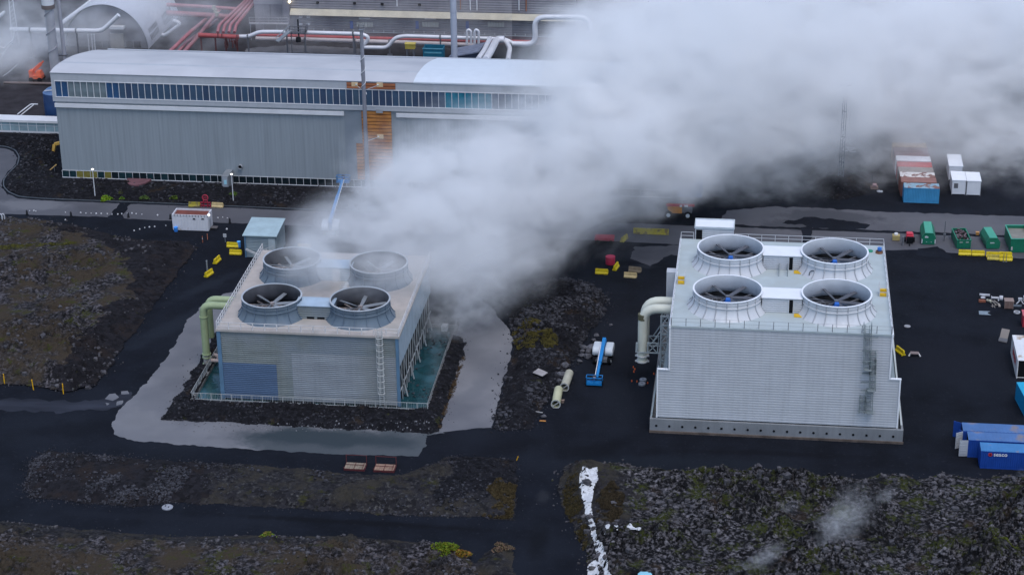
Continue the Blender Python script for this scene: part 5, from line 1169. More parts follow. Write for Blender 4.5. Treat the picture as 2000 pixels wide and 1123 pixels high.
for i, (nm, a, b) in enumerate(cols):
    rmat = mat(nm+'_roof', b, var=.12, rough=.5, scale=.9, **(dict(col2=(.2,.1,.08), c2s=.8, c2t=.52, c2w=.02) if i in (0, 2) else {}))
    c = container(mat(nm, a, var=.12, rough=.5, streak=.2), rmat, Hh=2.75 + (.2 if i in (5,) else 0)); c.location = (p.x - (.1*i if i else 0) + .25*(i == 0), y, 0); c['label'] = labs[i]; c['group'] = 'coloured containers in a row'; y += 2.55 + (.3 if i == 0 else 0)
# white cabins
WC = mat('cabin_white', (.70,.71,.74), rough=.4, var=.04, streak=.1)
for i, ((x, y), lab, win) in enumerate((((1858, 380), 'white cabin with a small dark window in its end', 1), ((1887, 381.5), 'windowless white cabin paired with the windowed one', 0), ((1852, 352), 'white cabin standing behind the windowed one', 0))):
    p = at(x, y); o = thing('site_cabin', lab, 'cabin', (p.x, p.y, 0), 'white site cabins'); Wd, L, Hh = 2.4, (4.4 if i < 2 else 6), 2.6
    m_ = MB(); m_.box(p.x, p.y, .1, p.x+Wd, p.y+L, Hh); m_.build('wall', WC, o); m_ = MB(); m_.box(p.x-.05, p.y-.06, Hh, p.x+Wd+.05, p.y+L+.05, Hh+.12); m_.build('roof', NRF, o)
    if win: MB().box(p.x+.35, p.y-.04, 1.2, p.x+1.05, p.y-.0, 2.1).build('window', mat('cabin_window', (.12,.12,.13)), o)
    m_ = MB(); 
    for sx in (0, Wd-.1): m_.box(p.x+sx, p.y-.03, 0, p.x+sx+.1, p.y, Hh)
    m_.build('corner_post', mat('cabin_grey', (.5,.51,.53)), o)
# white open container with red-brown inside, near the road
p = at(338, 450); p2 = at(408, 452); L = p2.x-p.x; o = thing('portable_cabin', 'white portable cabin with a rust-red sunken roof beside the access road', 'cabin', (p.x, p.y, 0)); Hh = onY(338, 419, p.y).z
m_ = MB().vcorr(p.x, p2.x, p.y, .1, Hh, .5, .02); m_.box(p.x, p.y+.02, .1, p2.x, p.y+2.9, Hh-.35); m_.box(p.x, p.y+.0, Hh-.35, p2.x, p.y+.16, Hh); m_.box(p.x, p.y+2.75, Hh-.35, p2.x, p.y+2.9, Hh); m_.box(p.x, p.y+.16, Hh-.35, p.x+.2, p.y+2.75, Hh); m_.box(p2.x-.2, p.y+.16, Hh-.35, p2.x, p.y+2.75, Hh)
m_.build('wall', mat('cabin_offwhite', (.62,.62,.65), rough=.5, var=.06, streak=.12, col2=(.4,.3,.22), c2s=1.2, c2t=.7, c2w=.03), o)
MB().box(p.x+.2, p.y+.16, Hh-.35, p2.x-.2, p.y+2.75, Hh-.28).build('roof', mat('rust_roof', (.17,.05,.035), rough=.8, var=.2), o)
for xx0 in (379, 396): w_ = onY(xx0, 428, p.y); MB().box(w_.x-.22, p.y-.06, w_.z-.12, w_.x+.22, p.y-.03, w_.z+.12).build('window', DARK, o)
MB().box(p2.x, p.y+.9, .3, p2.x+.03, p.y+1.7, 1.9).build('door', mat('cabin_door', (.4,.42,.45)), o)
MB().cyl((p2.x-.05, p.y+.5, Hh-.1), (p2.x+.25, p.y+.5, Hh-.1), .18, n=10).build('lamp', mat('lit_white', (.9,.9,.9), emit=((1,1,1), 1.5)), o)
MB().box(p2.x+.1, p.y+.9, .2, p2.x+1.2, p.y+1.9, .32).build('step', mat('step_wood', (.11,.1,.1)), o)
for x, y, nm, c, r_, h_ in ((345, 450, 'small blue drum at the foot of the white portable cabin', (.03,.2,.6), .32, .7), (467, 483, 'pale blue post standing between two yellow barriers', (.08,.3,.7), .3, 1.0)):
    q = at(x, y); o = thing('blue_drum' if x < 400 else 'blue_post', nm, 'drum' if x < 400 else 'post', (q.x, q.y-.4*(x<400), 0)); yy = q.y-.4*(x < 400)
    MB().lathe([(r_, 0), (r_*1.05, h_*.5), (r_, h_)], q.x, yy, 14, True).build('body', mat('drum_blue'+str(x), c), o); MB().lathe([(r_*1.06, h_), (r_*1.06, h_+.06), (.02, h_+.1)], q.x, yy, 14).build('lid', mat('drum_lid'+str(x), tuple(min(1, k*1.6) for k in c)), o)
# lamp posts
lamp = None
for x, y, yt, lab in ((186, 386, 332, 'white lamp post on the lava bank by the lime shrub'), (456, 396, 341, 'white lamp post beside the hall entrance porch')):
    p = at(x, y)
    if lamp is None:
        lamp = thing('lamp_post', '', 'lamp post'); hh = onY(181, 332, p.y).z
        MB().cyl((0, 0, 0), (0, 0, hh), .09, .06, n=8).build('pole', WHT, lamp); MB().lathe([(.05, hh), (.24, hh+.03), (.24, hh+.16), (.05, hh+.25)], 0, 0, 12, True).build('lamp_head', mat('lit_head', (.9,.88,.8), emit=((1,.95,.85), 1.2)), lamp); MB().lathe([(.22, 0), (.22, .12), (.1, .2)], 0, 0, 10, True).build('base', GREY, lamp); o = lamp
    else: o = copy_tree(lamp)
    o.location = (p.x, p.y, 0); o['label'] = lab; o['group'] = 'lamp posts along the hall'
# dark bollards with lights beside the access road
bol = None
for i, (x, y, lab) in enumerate(((53, 420, 'dark bollard nearest the road bend along the access road'), (139, 423, 'dark bollard between the road bend and the black gravel crossing'), (251, 425, 'dark bollard just past the black gravel crossing'), (333, 428, 'dark bollard touching the portable cabin wall beside the blue drum'), (449, 436, 'dark bollard beyond the lamp end of the portable cabin'))):
    p = at(x, y)
    if bol is None:
        bol = o = thing('bollard', '', 'bollard'); MB().lathe([(.2, 0), (.17, .6), (.13, .85), (.05, .95)], 0, 0, 10, True).build('post', mat('black_bollard', (.015,.016,.02)), bol); MB().lathe([(.26, 0), (.26, .07)], 0, 0, 10, True).build('base', DARK, bol)
    else: o = copy_tree(bol)
    o.location = (p.x, p.y, 0); o['label'] = lab; o['group'] = 'dark bollards along the access road'
wp = None; pts = [(58,413),(66,413),(70,414),(128,416),(158,417),(168,418),(178,418),(188,419),(198,419),(210,419),(219,420),(230,420),(238,419),(249,418),(258,418),(266,419),(277,420),(308,422),(426,427),(435,426),(444,427),(262,452),(273,449),(283,446),(292,445),(302,444),(324,442),(443,449),(128,431)]
pm_ = MB()
mk_ = None
for i, (x, y) in enumerate(pts):
    p = at(x, y)
    if mk_ is None:
        mm_ = MB(); mm_.rock((0, 0, .12), .16, .8, random.Random(1)); mk_ = o = mm_.build('white_stone', mat('white_stone', (.55,.55,.56)))
    else: o = mk_.copy(); COL.objects.link(o)
    o.location = (p.x, p.y, .01); s = .8 + .5*((i*37) % 10)/10; o.scale = (s, s, s); o.rotation_euler = (0, 0, i*1.3); tag(o, 'small white marker stone in the dotted lines beside the access road', 'stone', 'white marker stones along the road')
# yellow marker posts
yp_ = None
for x, y, yt, tilt, lab in ((9, 750, 731, 0, 'upright yellow marker post farthest from the black gravel lane'), (65.5, 761, 741, 4, 'yellow marker post leaning slightly, middle of the three'), (124, 769, 748, 0, 'upright yellow marker post closest to the black gravel lane')):
    p = at(x, y)
    if yp_ is None:
        yp_ = o = thing('marker_post', '', 'post'); hh = onY(x, yt, p.y).z; MB().cyl((0, 0, 0), (0, 0, hh), .075, n=8).build('shaft', mat('post_yellow', (.75,.40,.01), rough=.4), yp_); MB().lathe([(.085, hh), (.085, hh+.05), (.01, hh+.08)], 0, 0, 8).build('cap', MATS['post_yellow'], yp_)
    else: o = copy_tree(yp_)
    o.location = (p.x, p.y, 0); o.rotation_euler = (0, R_(tilt)*-1, 0); o['label'] = lab; o['group'] = 'yellow marker posts'
p = at(1009, 899); o = copy_tree(yp_); o.location = (p.x, p.y, 0); o.scale = (.8,.8,.4); o.rotation_euler = (0, R_(18), 0); o['label'] = 'short tilted orange-yellow peg at the rubble strip corner'; o['group'] = 'yellow marker posts'
# caged timber pallets
for x0, x1, yb, lab in ((672, 712, 918, 'red cage pallet with a greyer timber floor'), (730, 770, 921, 'red cage pallet with a redder timber floor')):
    a, b = at(x0, yb), at(x1, yb+1); W_, D_ = b.x-a.x, 1.75; o = thing('cage_pallet', lab, 'pallet cage', (a.x, a.y, 0), 'red cage pallets')
    RC = mat('cage_red', (.10,.022,.025), rough=.6); m_ = MB()
    for px_ in (0, W_):
        for py_ in (0, D_): m_.bar((a.x+px_, a.y+py_, 0), (a.x+px_, a.y+py_, 1.45 if py_ else .5), .09)
    m_.box(a.x, a.y-.03, 0, a.x+W_, a.y+.04, .22); m_.box(a.x+W_-.04, a.y, 0, a.x+W_+.03, a.y+D_, .22); m_.box(a.x-.03, a.y, 0, a.x+.03, a.y+D_, .22); m_.bar((a.x, a.y+D_, 1.4), (a.x+W_, a.y+D_, 1.4), .06); m_.bar((a.x, a.y+D_*.6, .34), (a.x+W_*.93, a.y+D_*.6, .34), .05); m_.bar((a.x+W_*.48, a.y, .34), (a.x+W_*.48, a.y+D_, .34), .05); m_.bar((a.x+W_*.9, a.y, .34), (a.x+W_*.9, a.y+D_, .34), .05)
    m_.build('cage_frame', RC, o); m_ = MB()
    for k in range(8): m_.box(a.x+.04+k*(W_-.08)/8, a.y+.05, .24, a.x+.04+(k+1)*(W_-.08)/8-.025, a.y+D_-.03, .29)
    m_.build('timber_floor', mat('timber_a' if x0 < 700 else 'timber_b', (.24,.19,.14) if x0 < 700 else (.27,.17,.12), var=.25, scale=2), o)
# manhole
q = at(327, 991); m_ = MB(); m_.lathe([(.72, 0), (.72, .12), (.66, .15)], 0, 0, 24, True); o = thing('manhole', 'pale round concrete manhole cover with two dark lifting slots', 'manhole', (0,0,0)); m_.build('cover', mat('cover_concrete', (.26,.27,.30), var=.15, scale=3), o)
for sx, sy in ((-.25, .12), (.22, -.15)): MB().box(sx-.12, sy-.06, .15, sx+.02, sy+.22, .17).build('slot', DARK, o)
o.location = (q.x, q.y, 0)
# boom lift with basket
BLU = mat('lift_blue', (.01,.20,.52), rough=.4, var=.08); LGR = mat('lift_grey', (.55,.60,.64), rough=.35, var=.06)
def boom_lift(label, base, tip, basket_dir):
    o = thing('boom_lift', label, 'lift', (base.x, base.y, 0), 'blue boom lifts'); d = Vector((tip.x-base.x, tip.y-base.y, 0)).normalized(); n_ = Vector((-d.y, d.x, 0))
    def P(u, v, z): q = base + d*u + n_*v; return Vector((q.x, q.y, z))
    for u in (-1.2, 1.3):
        for v in (-1.1, 1.1): m_ = MB(); m_.cyl(P(u, v-.2, .5), P(u, v+.2, .5), .5, n=16); w_ = m_.build('wheel', DARK, o); MB().cyl(P(u, v-.23, .5), P(u, v+.23, .5), .24, n=12).build('rim', LGR, w_)
    m_ = MB(); m_.bar(P(-1.7, 0, .75), P(1.8, 0, .75), 1.5, .55); m_.build('chassis', GREY, o)
    prof = [(-1.5, 1.1), (1.2, 1.1), (1.4, 1.4), (1.4, 1.85), (1.0, 2.3), (-1.2, 2.3), (-1.6, 1.85), (-1.6, 1.4)]
    for v0, v1 in ((-1.5, -.3), (.3, 1.5)):
        m_ = MB(); k = len(prof); m_.add([P(a-.3, v0, b) for a, b in prof] + [P(a-.3, v1, b) for a, b in prof], [(i, (i+1) % k, k+(i+1) % k, k+i) for i in range(k)] + [tuple(range(k-1, -1, -1)), tuple(range(k, 2*k))]); m_.build('engine_hood', LGR, o, bevel=.2)
    top = P(-1.5, 0, 2.7); m_ = MB(); m_.bar(P(-.9, 0, 1.2), top, .6, .5); m_.build('turret', BLU, o)
    mid = top.lerp(tip, .62); MB().bar(top, mid, .5, .6).build('boom', BLU, o); MB().bar(mid, tip, .36, .42).build('boom_extension', BLU, o)
    off = n_*(-.42); m_ = MB(); m_.bar(top.lerp(tip, .2)+off*.75+Vector((0,0,.25)), tip+off*.7+Vector((0,0,.2)), .1); m_.build('hose_carrier', WHT, o)
    bc = tip + Vector((basket_dir[0], basket_dir[1], 0)); m_ = MB(); zb_ = tip.z-.5; w2, d2 = 1.15, .5
    m_.box(bc.x-w2, bc.y-d2, zb_, bc.x+w2, bc.y+d2, zb_+.1); m_.box(bc.x-w2, bc.y-d2-.03, zb_, bc.x+w2, bc.y-d2+.03, zb_+.38); m_.box(bc.x-w2, bc.y+d2-.03, zb_, bc.x+w2, bc.y+d2+.03, zb_+.3)
    m_.rail([(bc.x-w2, bc.y-d2, zb_), (bc.x+w2, bc.y-d2, zb_), (bc.x+w2, bc.y+d2, zb_), (bc.x-w2, bc.y+d2, zb_), (bc.x-w2, bc.y-d2, zb_)], 1.15, 1.1, .045, post=.05)
    b_ = m_.build('basket', BLU, o); MB().box(bc.x-.3, bc.y+d2-.35, zb_+.5, bc.x+.25, bc.y+d2-.1, zb_+1.2).build('control_box', mat('panel_dark', (.05,.06,.08)), b_); MB().box(bc.x-.2, bc.y+d2-.4, zb_+.8, bc.x+.15, bc.y+d2-.36, zb_+1.0).build('panel_sticker', mat('sticker', (.6,.45,.45)), b_)
    return o
boom_lift('blue boom lift with its basket lowered to the black gravel beside the boulders', at(1178, 703), at(1166, 738, .75), (-.3, -.9))
boom_lift('blue boom lift in the steam raising its basket to the hall windows', at(648, 455), onY(669, 353, 340.5), (0, .6))
# two pipe lengths on the ground
for (x0, y0), (x1, y1), r_, lab in (((1085.5, 797), (1091, 768), .62, 'yellowish pipe length lying nearer, its end barred'), ((1102, 764), (1112, 736), .62, 'longer grey-buff pipe length lying behind the yellowish one')):
    a, b = at(x0, y0), at(x1, y1); o = thing('pipe_length', lab, 'pipe', (a.x, a.y, 0), 'loose pipe lengths'); d = (b-a); up = Vector((0, 0, r_)); mt = mat('pipe_buff' if x0 > 1095 else 'pipe_yellowish', (.40,.39,.31) if x0 > 1095 else (.46,.46,.30), var=.1)
    m_ = MB(); m_.cyl(a+up, b+up, r_, n=20, cap=False); m_.cyl(b+up, a+up, r_-.07, n=20, cap=False); o2 = m_.build('shell', mt, o, smooth=True)
    dn_ = d.normalized(); s_ = Vector((-dn_.y, dn_.x, 0)); MB().cyl(a+up-dn_*.02, a+up+dn_*.12, r_+.09, n=20, cap=False).build('flange', mt, o)
    m_ = MB(); k = 20; c = a+up
    ring = [(c + s_*math.cos(t)*r1 + Vector((0,0,math.sin(t)*r1))) for r1 in (r_-.08, r_+.09) for t in np.linspace(0, 2*math.pi, k, endpoint=False)]
    m_.add(ring, [(i, (i+1) % k, k+(i+1) % k, k+i) for i in range(k)]); m_.bar(c+s_*(-r_*.75)+Vector((0,0,r_*.6)), c+s_*(r_*.75)+Vector((0,0,-r_*.6)), .1); m_.build('end_brace', mat('brace_grey', (.4,.4,.4)), o); MB().cyl((b+up).lerp(a+up, .1), (b+up).lerp(a+up, .12), r_-.1, n=16).build('dark_inside', DARK, o)
q = at(1098, 786); MB2 = MB(); MB2.rock((0,0,.2), .4, .8, random.Random(8)); tag(place(MB2.build('brown_stone', mat('brown_stone', (.22,.16,.13))), (q.x, q.y, 0)), 'small brown stone touching the nearer pipe length', 'stone')
# boulders
def boulder(r, seed):
    import bmesh
    b = bmesh.new(); bmesh.ops.create_icosphere(b, subdivisions=3, radius=1); rr = random.Random(seed); m_ = MB()
    pl_ = [(Vector((rr.gauss(0,1), rr.gauss(0,1), rr.gauss(0,1))).normalized(), rr.uniform(.55, .85)) for _ in range(9)]; sx, sy, sz = rr.uniform(.85, 1.25), rr.uniform(.75, 1.0), rr.uniform(.55, .8)
    for v in b.verts:
        c = v.co.copy()
        for n_, d_ in pl_:
            k = c.dot(n_)
            if k > d_: c -= n_*(k-d_)*.85
        w = 1 + (fbm(np.array([c.x*2.5+seed+c.z]), np.array([c.y*2.5-c.z*1.3]), seed, 4)[0]-.47)*.35
        m_.v.append((c.x*w*r*sx, c.y*w*r*sy, (c.z*w*sz+.42)*r))
    m_.f = [tuple(v.index for v in f.verts) for f in b.faces]; b.free()
    return m_.build('boulder', BM)
BM = lava_mat('boulder_grey', base=(.09,.09,.10), kl=.5, km=.9, kb=.9, lichen=(.2,.2,.22))
for i, (x, y, r_, lab) in enumerate(((1157, 684, 1.0, 'big dark boulder, largest of the group beside the boom lift'), (1140, 681, .55, 'round boulder set apart above the flat one in the group'), (1149, 689, .6, 'mid-sized boulder under the big dark one'), (1149, 700, .72, 'pale rounded boulder in front of the group beside the lift'), (1136, 697, .55, 'flat boulder above the light-topped stone in the group'), (1132, 708, .5, 'light-topped flat stone lowest in the boulder group'), (1137, 688, .4, 'small stone wedged between the round and the flat boulder'), (1160, 667, .5, 'narrow boulder above the group toward the road'), (1165, 657, .45, 'flat slab-like boulder highest up the lane edge'), (1104, 718, .8, 'long grey boulder above two others by the pipe lengths'), (1098, 735, .75, 'dark boulder just above the pipe lengths'), (1091, 747, .5, 'small boulder beside the middle of the longer pipe length'), (1061, 815, .42, 'lone dark stone beside the orange plank'), (1193, 636, .3, 'small stone alone on the black lane'))):
    q = at(x, y); o = boulder(r_, 30+i); o.location = (q.x, q.y, 0); tag(o, lab, 'boulder', 'boulders at the lane edge')
for x, y, sx, sy, c, rz, lab, nm in ((1056, 745, 2.0, 1.2, (.30,.28,.28), -35, 'pale broken slab lying on the lava mound slope', 'stone_slab'), (1060, 823, .9, .2, (.6,.25,.06), -2, 'orange plank lying by a dark stone', 'orange_plank'), (1053, 806, 1.1, .15, (.35,.34,.33), -12, 'thin grey plank lying beside the barred pipe end', 'grey_plank'), (1772, 638, .9, .6, (.28,.28,.30), 5, 'pale flat round slab on the black yard beside the white tower', 'flat_slab'), (1923, 612, 1.7, 1.4, (.20,.25,.29), 0, 'grey-blue metal sheet lying before the scrap pile', 'metal_sheet')):
    q = at(x, y); m_ = MB()
    if nm == 'metal_sheet': m_.prism([(-.9,-.7),(.9,-.75),(.5,-.3),(.45,.2),(.9,.6),(-.85,.6)], 0, .08)
    elif nm == 'flat_slab': m_.lathe([(.5, 0), (.5, .07), (.44, .1)], 0, 0, 14, True)
    else: m_.prism([(-sx/2, -sy*.5), (sx*.42, -sy/2), (sx/2, sy*.4), (-sx*.45, sy/2)], 0, .12)
    o = m_.build(nm, mat(nm, c, var=.15, scale=2), bevel=.02); o.location = (q.x, q.y, .05 if nm != 'stone_slab' else fC[2](q.x, q.y)+.35); o.rotation_euler = (R_(14) if nm == 'stone_slab' else 0, 0, R_(rz)); tag(o, lab, nm.split('_')[-1])
for i, (x, y, lab) in enumerate(((1256, 743, 'upper of two grey concrete discs below the white riser pipes'), (1254, 751, 'lower of two grey concrete discs below the white riser pipes'))):
    q = at(x, y); o = thing('concrete_disc', lab, 'disc', (0,0,0), 'concrete discs'); MB().lathe([(.52, 0), (.52, .22), (.48, .26)], 0, 0, 20, True).build('body', mat('disc_grey', (.25,.26,.28)), o); MB().lathe([(.14, .26), (.14, .3)], 0, 0, 10, True).build('hub', GREY, o); o.location = (q.x, q.y, 0)
for i, (x, y) in enumerate(((1237, 718), (1240, 722), (1238, 727), (1234, 745), (1244, 746), (1265, 749), (1277, 731))):
    q = at(x, y); m_ = MB(); m_.lathe([(.09, 0), (.06, .25), (.02, .3)], 0, 0, 8, True); o = m_.build('orange_peg', mat('peg_orange', (.8,.15,.04))); o.location = (q.x, q.y, 0); tag(o, 'tiny orange peg on the black gravel near the concrete discs', 'peg', 'orange pegs')
# bench-like brown board right of tower
q = at(1786, 695); o = thing('trestle', 'low brown board on two pale trestle feet by the lone yellow barrier', 'trestle', (q.x, q.y, 0)); MB().box(q.x-.6, q.y-.3, .4, q.x+.6, q.y+.5, .5).build('board', mat('board_brown', (.22,.17,.16)), o)
for s in (-.85, .85): MB().bar((q.x+s, q.y-.3, .05), (q.x+s*.6, q.y+.2, .42), .18).build('foot', mat('foot_white', (.5,.5,.5)), o)
# green skips ---------------------------------------------------------
GRN = mat('skip_green', (.008,.15,.085), rough=.45, var=.08, scale=.7); GRL = mat('skip_green_top', (.05,.33,.22), rough=.4, var=.05)
def closed_skip(label, x, y, W_, D_, Hh, rz=0):
    q = at(x, y); o = thing('closed_skip', label, 'skip', (0, 0, 0), 'green skips in the yard'); w = W_/2
    prof = [(-w*.88, .1), (w*.88, .1), (w, .5), (w, Hh*.62), (w*.58, Hh), (-w*.58, Hh), (-w, Hh*.62), (-w, .5)]
    MB().extY(prof, 0, D_).build('body', GRN, o); MB().extY([(-w*.58, Hh), (w*.58, Hh), (w*.55, Hh+.06), (-w*.55, Hh+.06)], -.05, D_).build('lid', GRL, o)
    if not rz:
        for s in (-w*.93, w*.93): MB().box(s-.07, -.05, .3, s+.07, 0, 1.0).build('reflector', WHT, o)
        for s in (-.3, .45): MB().lathe([(.07, 0), (.07, .04)], s, -.03, 10, True).build('bolt', WHT, o).location.z = .5
        m_ = MB()
        for k, hh_ in enumerate((.3, .36, .3, .24)): m_.box(-.62+k*.14, -.03, 1.25, -.52+k*.14, 0, 1.25+hh_)
        m_.build('white_lettering', WHT, o)
    else:
        m_ = MB()
        for k in range(5): m_.box(-.5+k*.14, -.03, 1.05, -.4+k*.14, 0, 1.22)
        m_.build('white_lettering', WHT, o)
    m_ = MB(); m_.box(-w*.8, .2, 0, -w*.6, D_-.2, .1); m_.box(w*.6, .2, 0, w*.8, D_-.2, .1); m_.build('skid', GREY, o); o.location = (q.x, q.y, 0); o.rotation_euler = (0, 0, R_(rz))
closed_skip('closed green skip with white end reflectors beside the red machine', 1813, 478.5, 2.3, 5.0, 2.1); closed_skip('closed green skip turned slightly, above the scuffed barrier', 1939, 487, 2.3, 4.6, 2.0, 8)
def open_skip(label, x, y, W_, D_, Hh, rz, fill):
    q = at(x, y); o = thing('open_skip', label, 'skip', (0, 0, 0), 'green skips in the yard'); w = W_/2; m_ = MB()
    m_.box(-w, 0, .1, w, .12, Hh); m_.box(-w, D_-.12, .1, w, D_, Hh); m_.box(-w, .12, .1, -w+.12, D_-.12, Hh); m_.box(w-.12, .12, .1, w, D_-.12, Hh); m_.box(-w+.12, .12, .1, w-.12, D_-.12, .2)
    for x_ in np.arange(-w+.3, w-.1, .6): m_.box(x_, -.05, .2, x_+.1, 0, Hh-.1)
    m_.build('body', GRN, o); m_ = MB(); m_.box(-w-.05, -.07, Hh, w+.05, .13, Hh+.1); m_.box(-w-.05, D_-.13, Hh, w+.05, D_+.06, Hh+.1); m_.box(-w-.06, .13, Hh, -w+.14, D_-.13, Hh+.1); m_.box(w-.14, .13, Hh, w+.06, D_-.13, Hh+.1); m_.build('rim', GRL if fill != 'scrap' else GRN, o)
    if fill == 'scrap':
        m_ = MB(); rr = random.Random(5)
        for k in range(70): m_.rock((rr.uniform(-w+.3, w-.3), rr.uniform(.3, D_-.3), Hh-.35+rr.random()*.35), rr.uniform(.12, .35), .6, rr)
        m_.build('scrap_fill', mat('scrap_brown', (.09,.055,.06), var=.5, scale=3, col2=(.3,.3,.32), c2s=3, c2t=.62, c2w=.03), o, bevel=0)['kind'] = 'stuff'
        for s in (-.5, .5): MB().box(s-.25, -.1, Hh-.35, s+.25, -.06, Hh-.2).build('white_lettering', mat('dim_white', (.3,.36,.34)), o)
    else:
        MB().box(-w+.14, .14, .2, w-.14, D_-.14, Hh-.45).build('sand_fill', mat('buff_sand', (.22,.21,.18), var=.2), o); MB().box(-w+.1, -.1, .5, -w+.3, -.06, 1.1).build('reflector', mat('pinkish_white', (.6,.5,.5)), o)
    o.location = (q.x, q.y, 0); o.rotation_euler = (0, 0, R_(rz))
open_skip('open dark green skip heaped with brown scrap', 1882, 486.5, 2.3, 5.2, 1.5, 6, 'scrap'); open_skip('tall open green skip with buff fill, largest in the row', 1992, 494, 3.2, 6, 2.4, 4, 'sand')
q = at(1750, 471); o = thing('cream_bin', 'small cream bin with a white bag on top, by the red machine', 'bin', (q.x, q.y, 0)); MB().box(q.x-.6, q.y, .1, q.x+.6, q.y+1, .9).build('body', mat('cream_ochre', (.40,.32,.13)), o); m_ = MB(); m_.rock((q.x-.05, q.y+.5, 1.05), .6, .5, random.Random(4)); m_.build('white_bag', WHT, o, bevel=.1)
q = at(1777, 478); o = thing('red_machine', 'small red pump trailer with a black front on the wet road', 'machine', (q.x, q.y, 0)); m_ = MB(); m_.box(q.x-.6, q.y+.7, .5, q.x+.6, q.y+2.2, 1.3); m_.box(q.x-.55, q.y+.9, 1.3, q.x+.45, q.y+1.9, 1.6); m_.build('hood', mat('machine_red', (.55,.04,.07), rough=.4), o, bevel=.08)
m_ = MB(); m_.box(q.x-.55, q.y+.1, .25, q.x+.55, q.y+.7, 1.15); m_.bar((q.x-.1, q.y, .3), (q.x-.1, q.y-.9, .2), .15); m_.build('engine_grille', DARK, o)
for s in (-.75, .75): MB().cyl((q.x+s-.1, q.y+1.3, .4), (q.x+s+.1, q.y+1.3, .4), .4, n=12).build('wheel', DARK, o)
for x, y, hh, lab in ((1763, 479, 1.3, 'dark stub post between the cream bin and the red machine'), (1844, 471, 3.6, 'thin dark pole with a box between the green skips')):
    q = at(x, y); o = thing('dark_post', lab, 'post', (q.x, q.y, 0)); MB().cyl((q.x, q.y, 0), (q.x, q.y, hh), .07 if hh > 2 else .2, n=8).build('shaft', GREY, o); MB().cbox((q.x, q.y, hh*.3 if hh > 2 else hh), (.4, .3, .5)).build('box', GREY, o)
q = at(1909, 460); o = thing('orange_cone_box', 'tiny orange box on the wet road behind the skips', 'box', (q.x, q.y, 0)); MB().box(q.x-.25, q.y, .05, q.x+.25, q.y+.4, .5).build('body', mat('box_orange', (.55,.27,.08)), o); MB().box(q.x-.3, q.y-.05, .5, q.x+.3, q.y+.45, .56).build('lid', mat('box_orange2', (.6,.3,.1)), o)
# scrap pile items
q = at(1970, 604); o = thing('wooden_crate', 'brown timber crate standing in the scrap pile', 'crate', (q.x, q.y, 0)); m_ = MB()
for k in range(4): m_.box(q.x-.65+k*.33, q.y, .1, q.x-.65+k*.33+.3, q.y+.05, 1.25)
m_.box(q.x-.62, q.y+.05, .1, q.x+.64, q.y+1.2, 1.22); m_.build('box_side', mat('crate_brown', (.20,.13,.11), var=.2, scale=2), o); MB().box(q.x-.72, q.y-.06, 1.25, q.x+.72, q.y+1.3, 1.36).build('lid', mat('crate_lid', (.26,.19,.16), var=.15), o); m_ = MB()
for s in (-.66, .0, .6): m_.box(q.x+s, q.y-.05, .1, q.x+s+.08, q.y-.0, 1.25)
m_.build('batten', mat('batten', (.26,.19,.16)), o)
WM = mat('scrap_white', (.48,.49,.52), var=.1); BRN = mat('scrap_rust', (.26,.09,.05), var=.25)
def bits(name, lab, cat, m1, f): m_ = MB(); f(m_); o = m_.build(name, m1); return tag(o, lab, cat)
def loc(o, x, y, rz=0): q = at(x, y); o.location = (q.x, q.y, 0); o.rotation_euler = (0, 0, R_(rz))
loc(bits('scrap_sheet', 'long whitish panel lying above the white bowl in the scrap pile', 'panel', WM, lambda m: (m.box(-.8, -.12, .05, .8, .2, .3), m.box(-.5, -.3, .05, .1, -.1, .2))), 1923, 578, -5)
loc(bits('white_bowl', 'shallow white bowl under the long scrap panel', 'bowl', WM, lambda m: m.lathe([(.1, .02), (.35, .15), (.38, .18), (.3, .14)], 0, 0, 14)), 1920, 583)
loc(bits('rust_block', 'rust-red block lying below the white bowl in the scrap pile', 'block', BRN, lambda m: (m.box(-.5, -.2, .02, .35, .3, .35), m.box(.35, -.15, .02, .55, .25, .3))), 1918, 590, 0)
loc(bits('white_pump', 'white pump casing with a flange behind the crate', 'pump', WM, lambda m: (m.cyl((-1.0, 0, .35), (.2, 0, .35), .18), m.cyl((.2, -.1, .4), (.7, -.1, .4), .4, n=14), m.cyl((-1.05, 0, .35), (-.95, 0, .35), .3, n=12), m.bar((0, 0, .3), (.05, -.5, .05), .15))), 1949, 586)
loc(bits('scrap_steel', 'twisted buff steel frame lying at the centre of the scrap pile', 'frame', mat('scrap_buff', (.30,.27,.24), var=.3), lambda m: (m.bar((-.5, .8, .5), (.1, -.2, .2), .12), m.bar((-.2, .8, .5), (.5, .0, .3), .15), m.bar((.5, 0, .3), (.6, -.6, .1), .3, .2), m.bar((-.3, -.5, .1), (-.1, -.9, .05), .08), m.bar((-.7, -.4, .08), (.4, -.1, .2), .06), m.bar((-.5, -.1, .3), (-.5, -.8, .05), .08))), 1944, 597)
loc(bits('cream_fitting', 'pair of cream pipe fittings beside the twisted steel frame', 'fitting', mat('fitting_cream', (.46,.45,.36)), lambda m: (m.cyl((-.5, .3, .2), (-.3, .1, .2), .18), m.cyl((-.1, .1, .25), (.15, -.3, .15), .2), m.cyl((-.35, .35, .2), (-.1, .2, .2), .1))), 1934, 590)
loc(bits('white_hopper', 'white hopper on angled legs near the timber crate', 'hopper', WM, lambda m: (m.box(-.3, -.1, .5, .3, .3, .8), m.bar((0, 0, .5), (-.6, -.5, .05), .12), m.bar((.1, .1, .5), (.5, -.4, .05), .12), m.box(.5, -.1, .4, 1.2, .5, 1.1))), 1992, 592)
loc(bits('grey_tray', 'grey tray lying under the white hopper', 'tray', mat('tray_grey', (.09,.11,.13)), lambda m: (m.box(-.7, -.3, .03, .7, .4, .1), m.box(-.7, -.3, .1, -.6, .4, .2), m.box(.6, -.3, .1, .7, .4, .2))), 1986, 598)
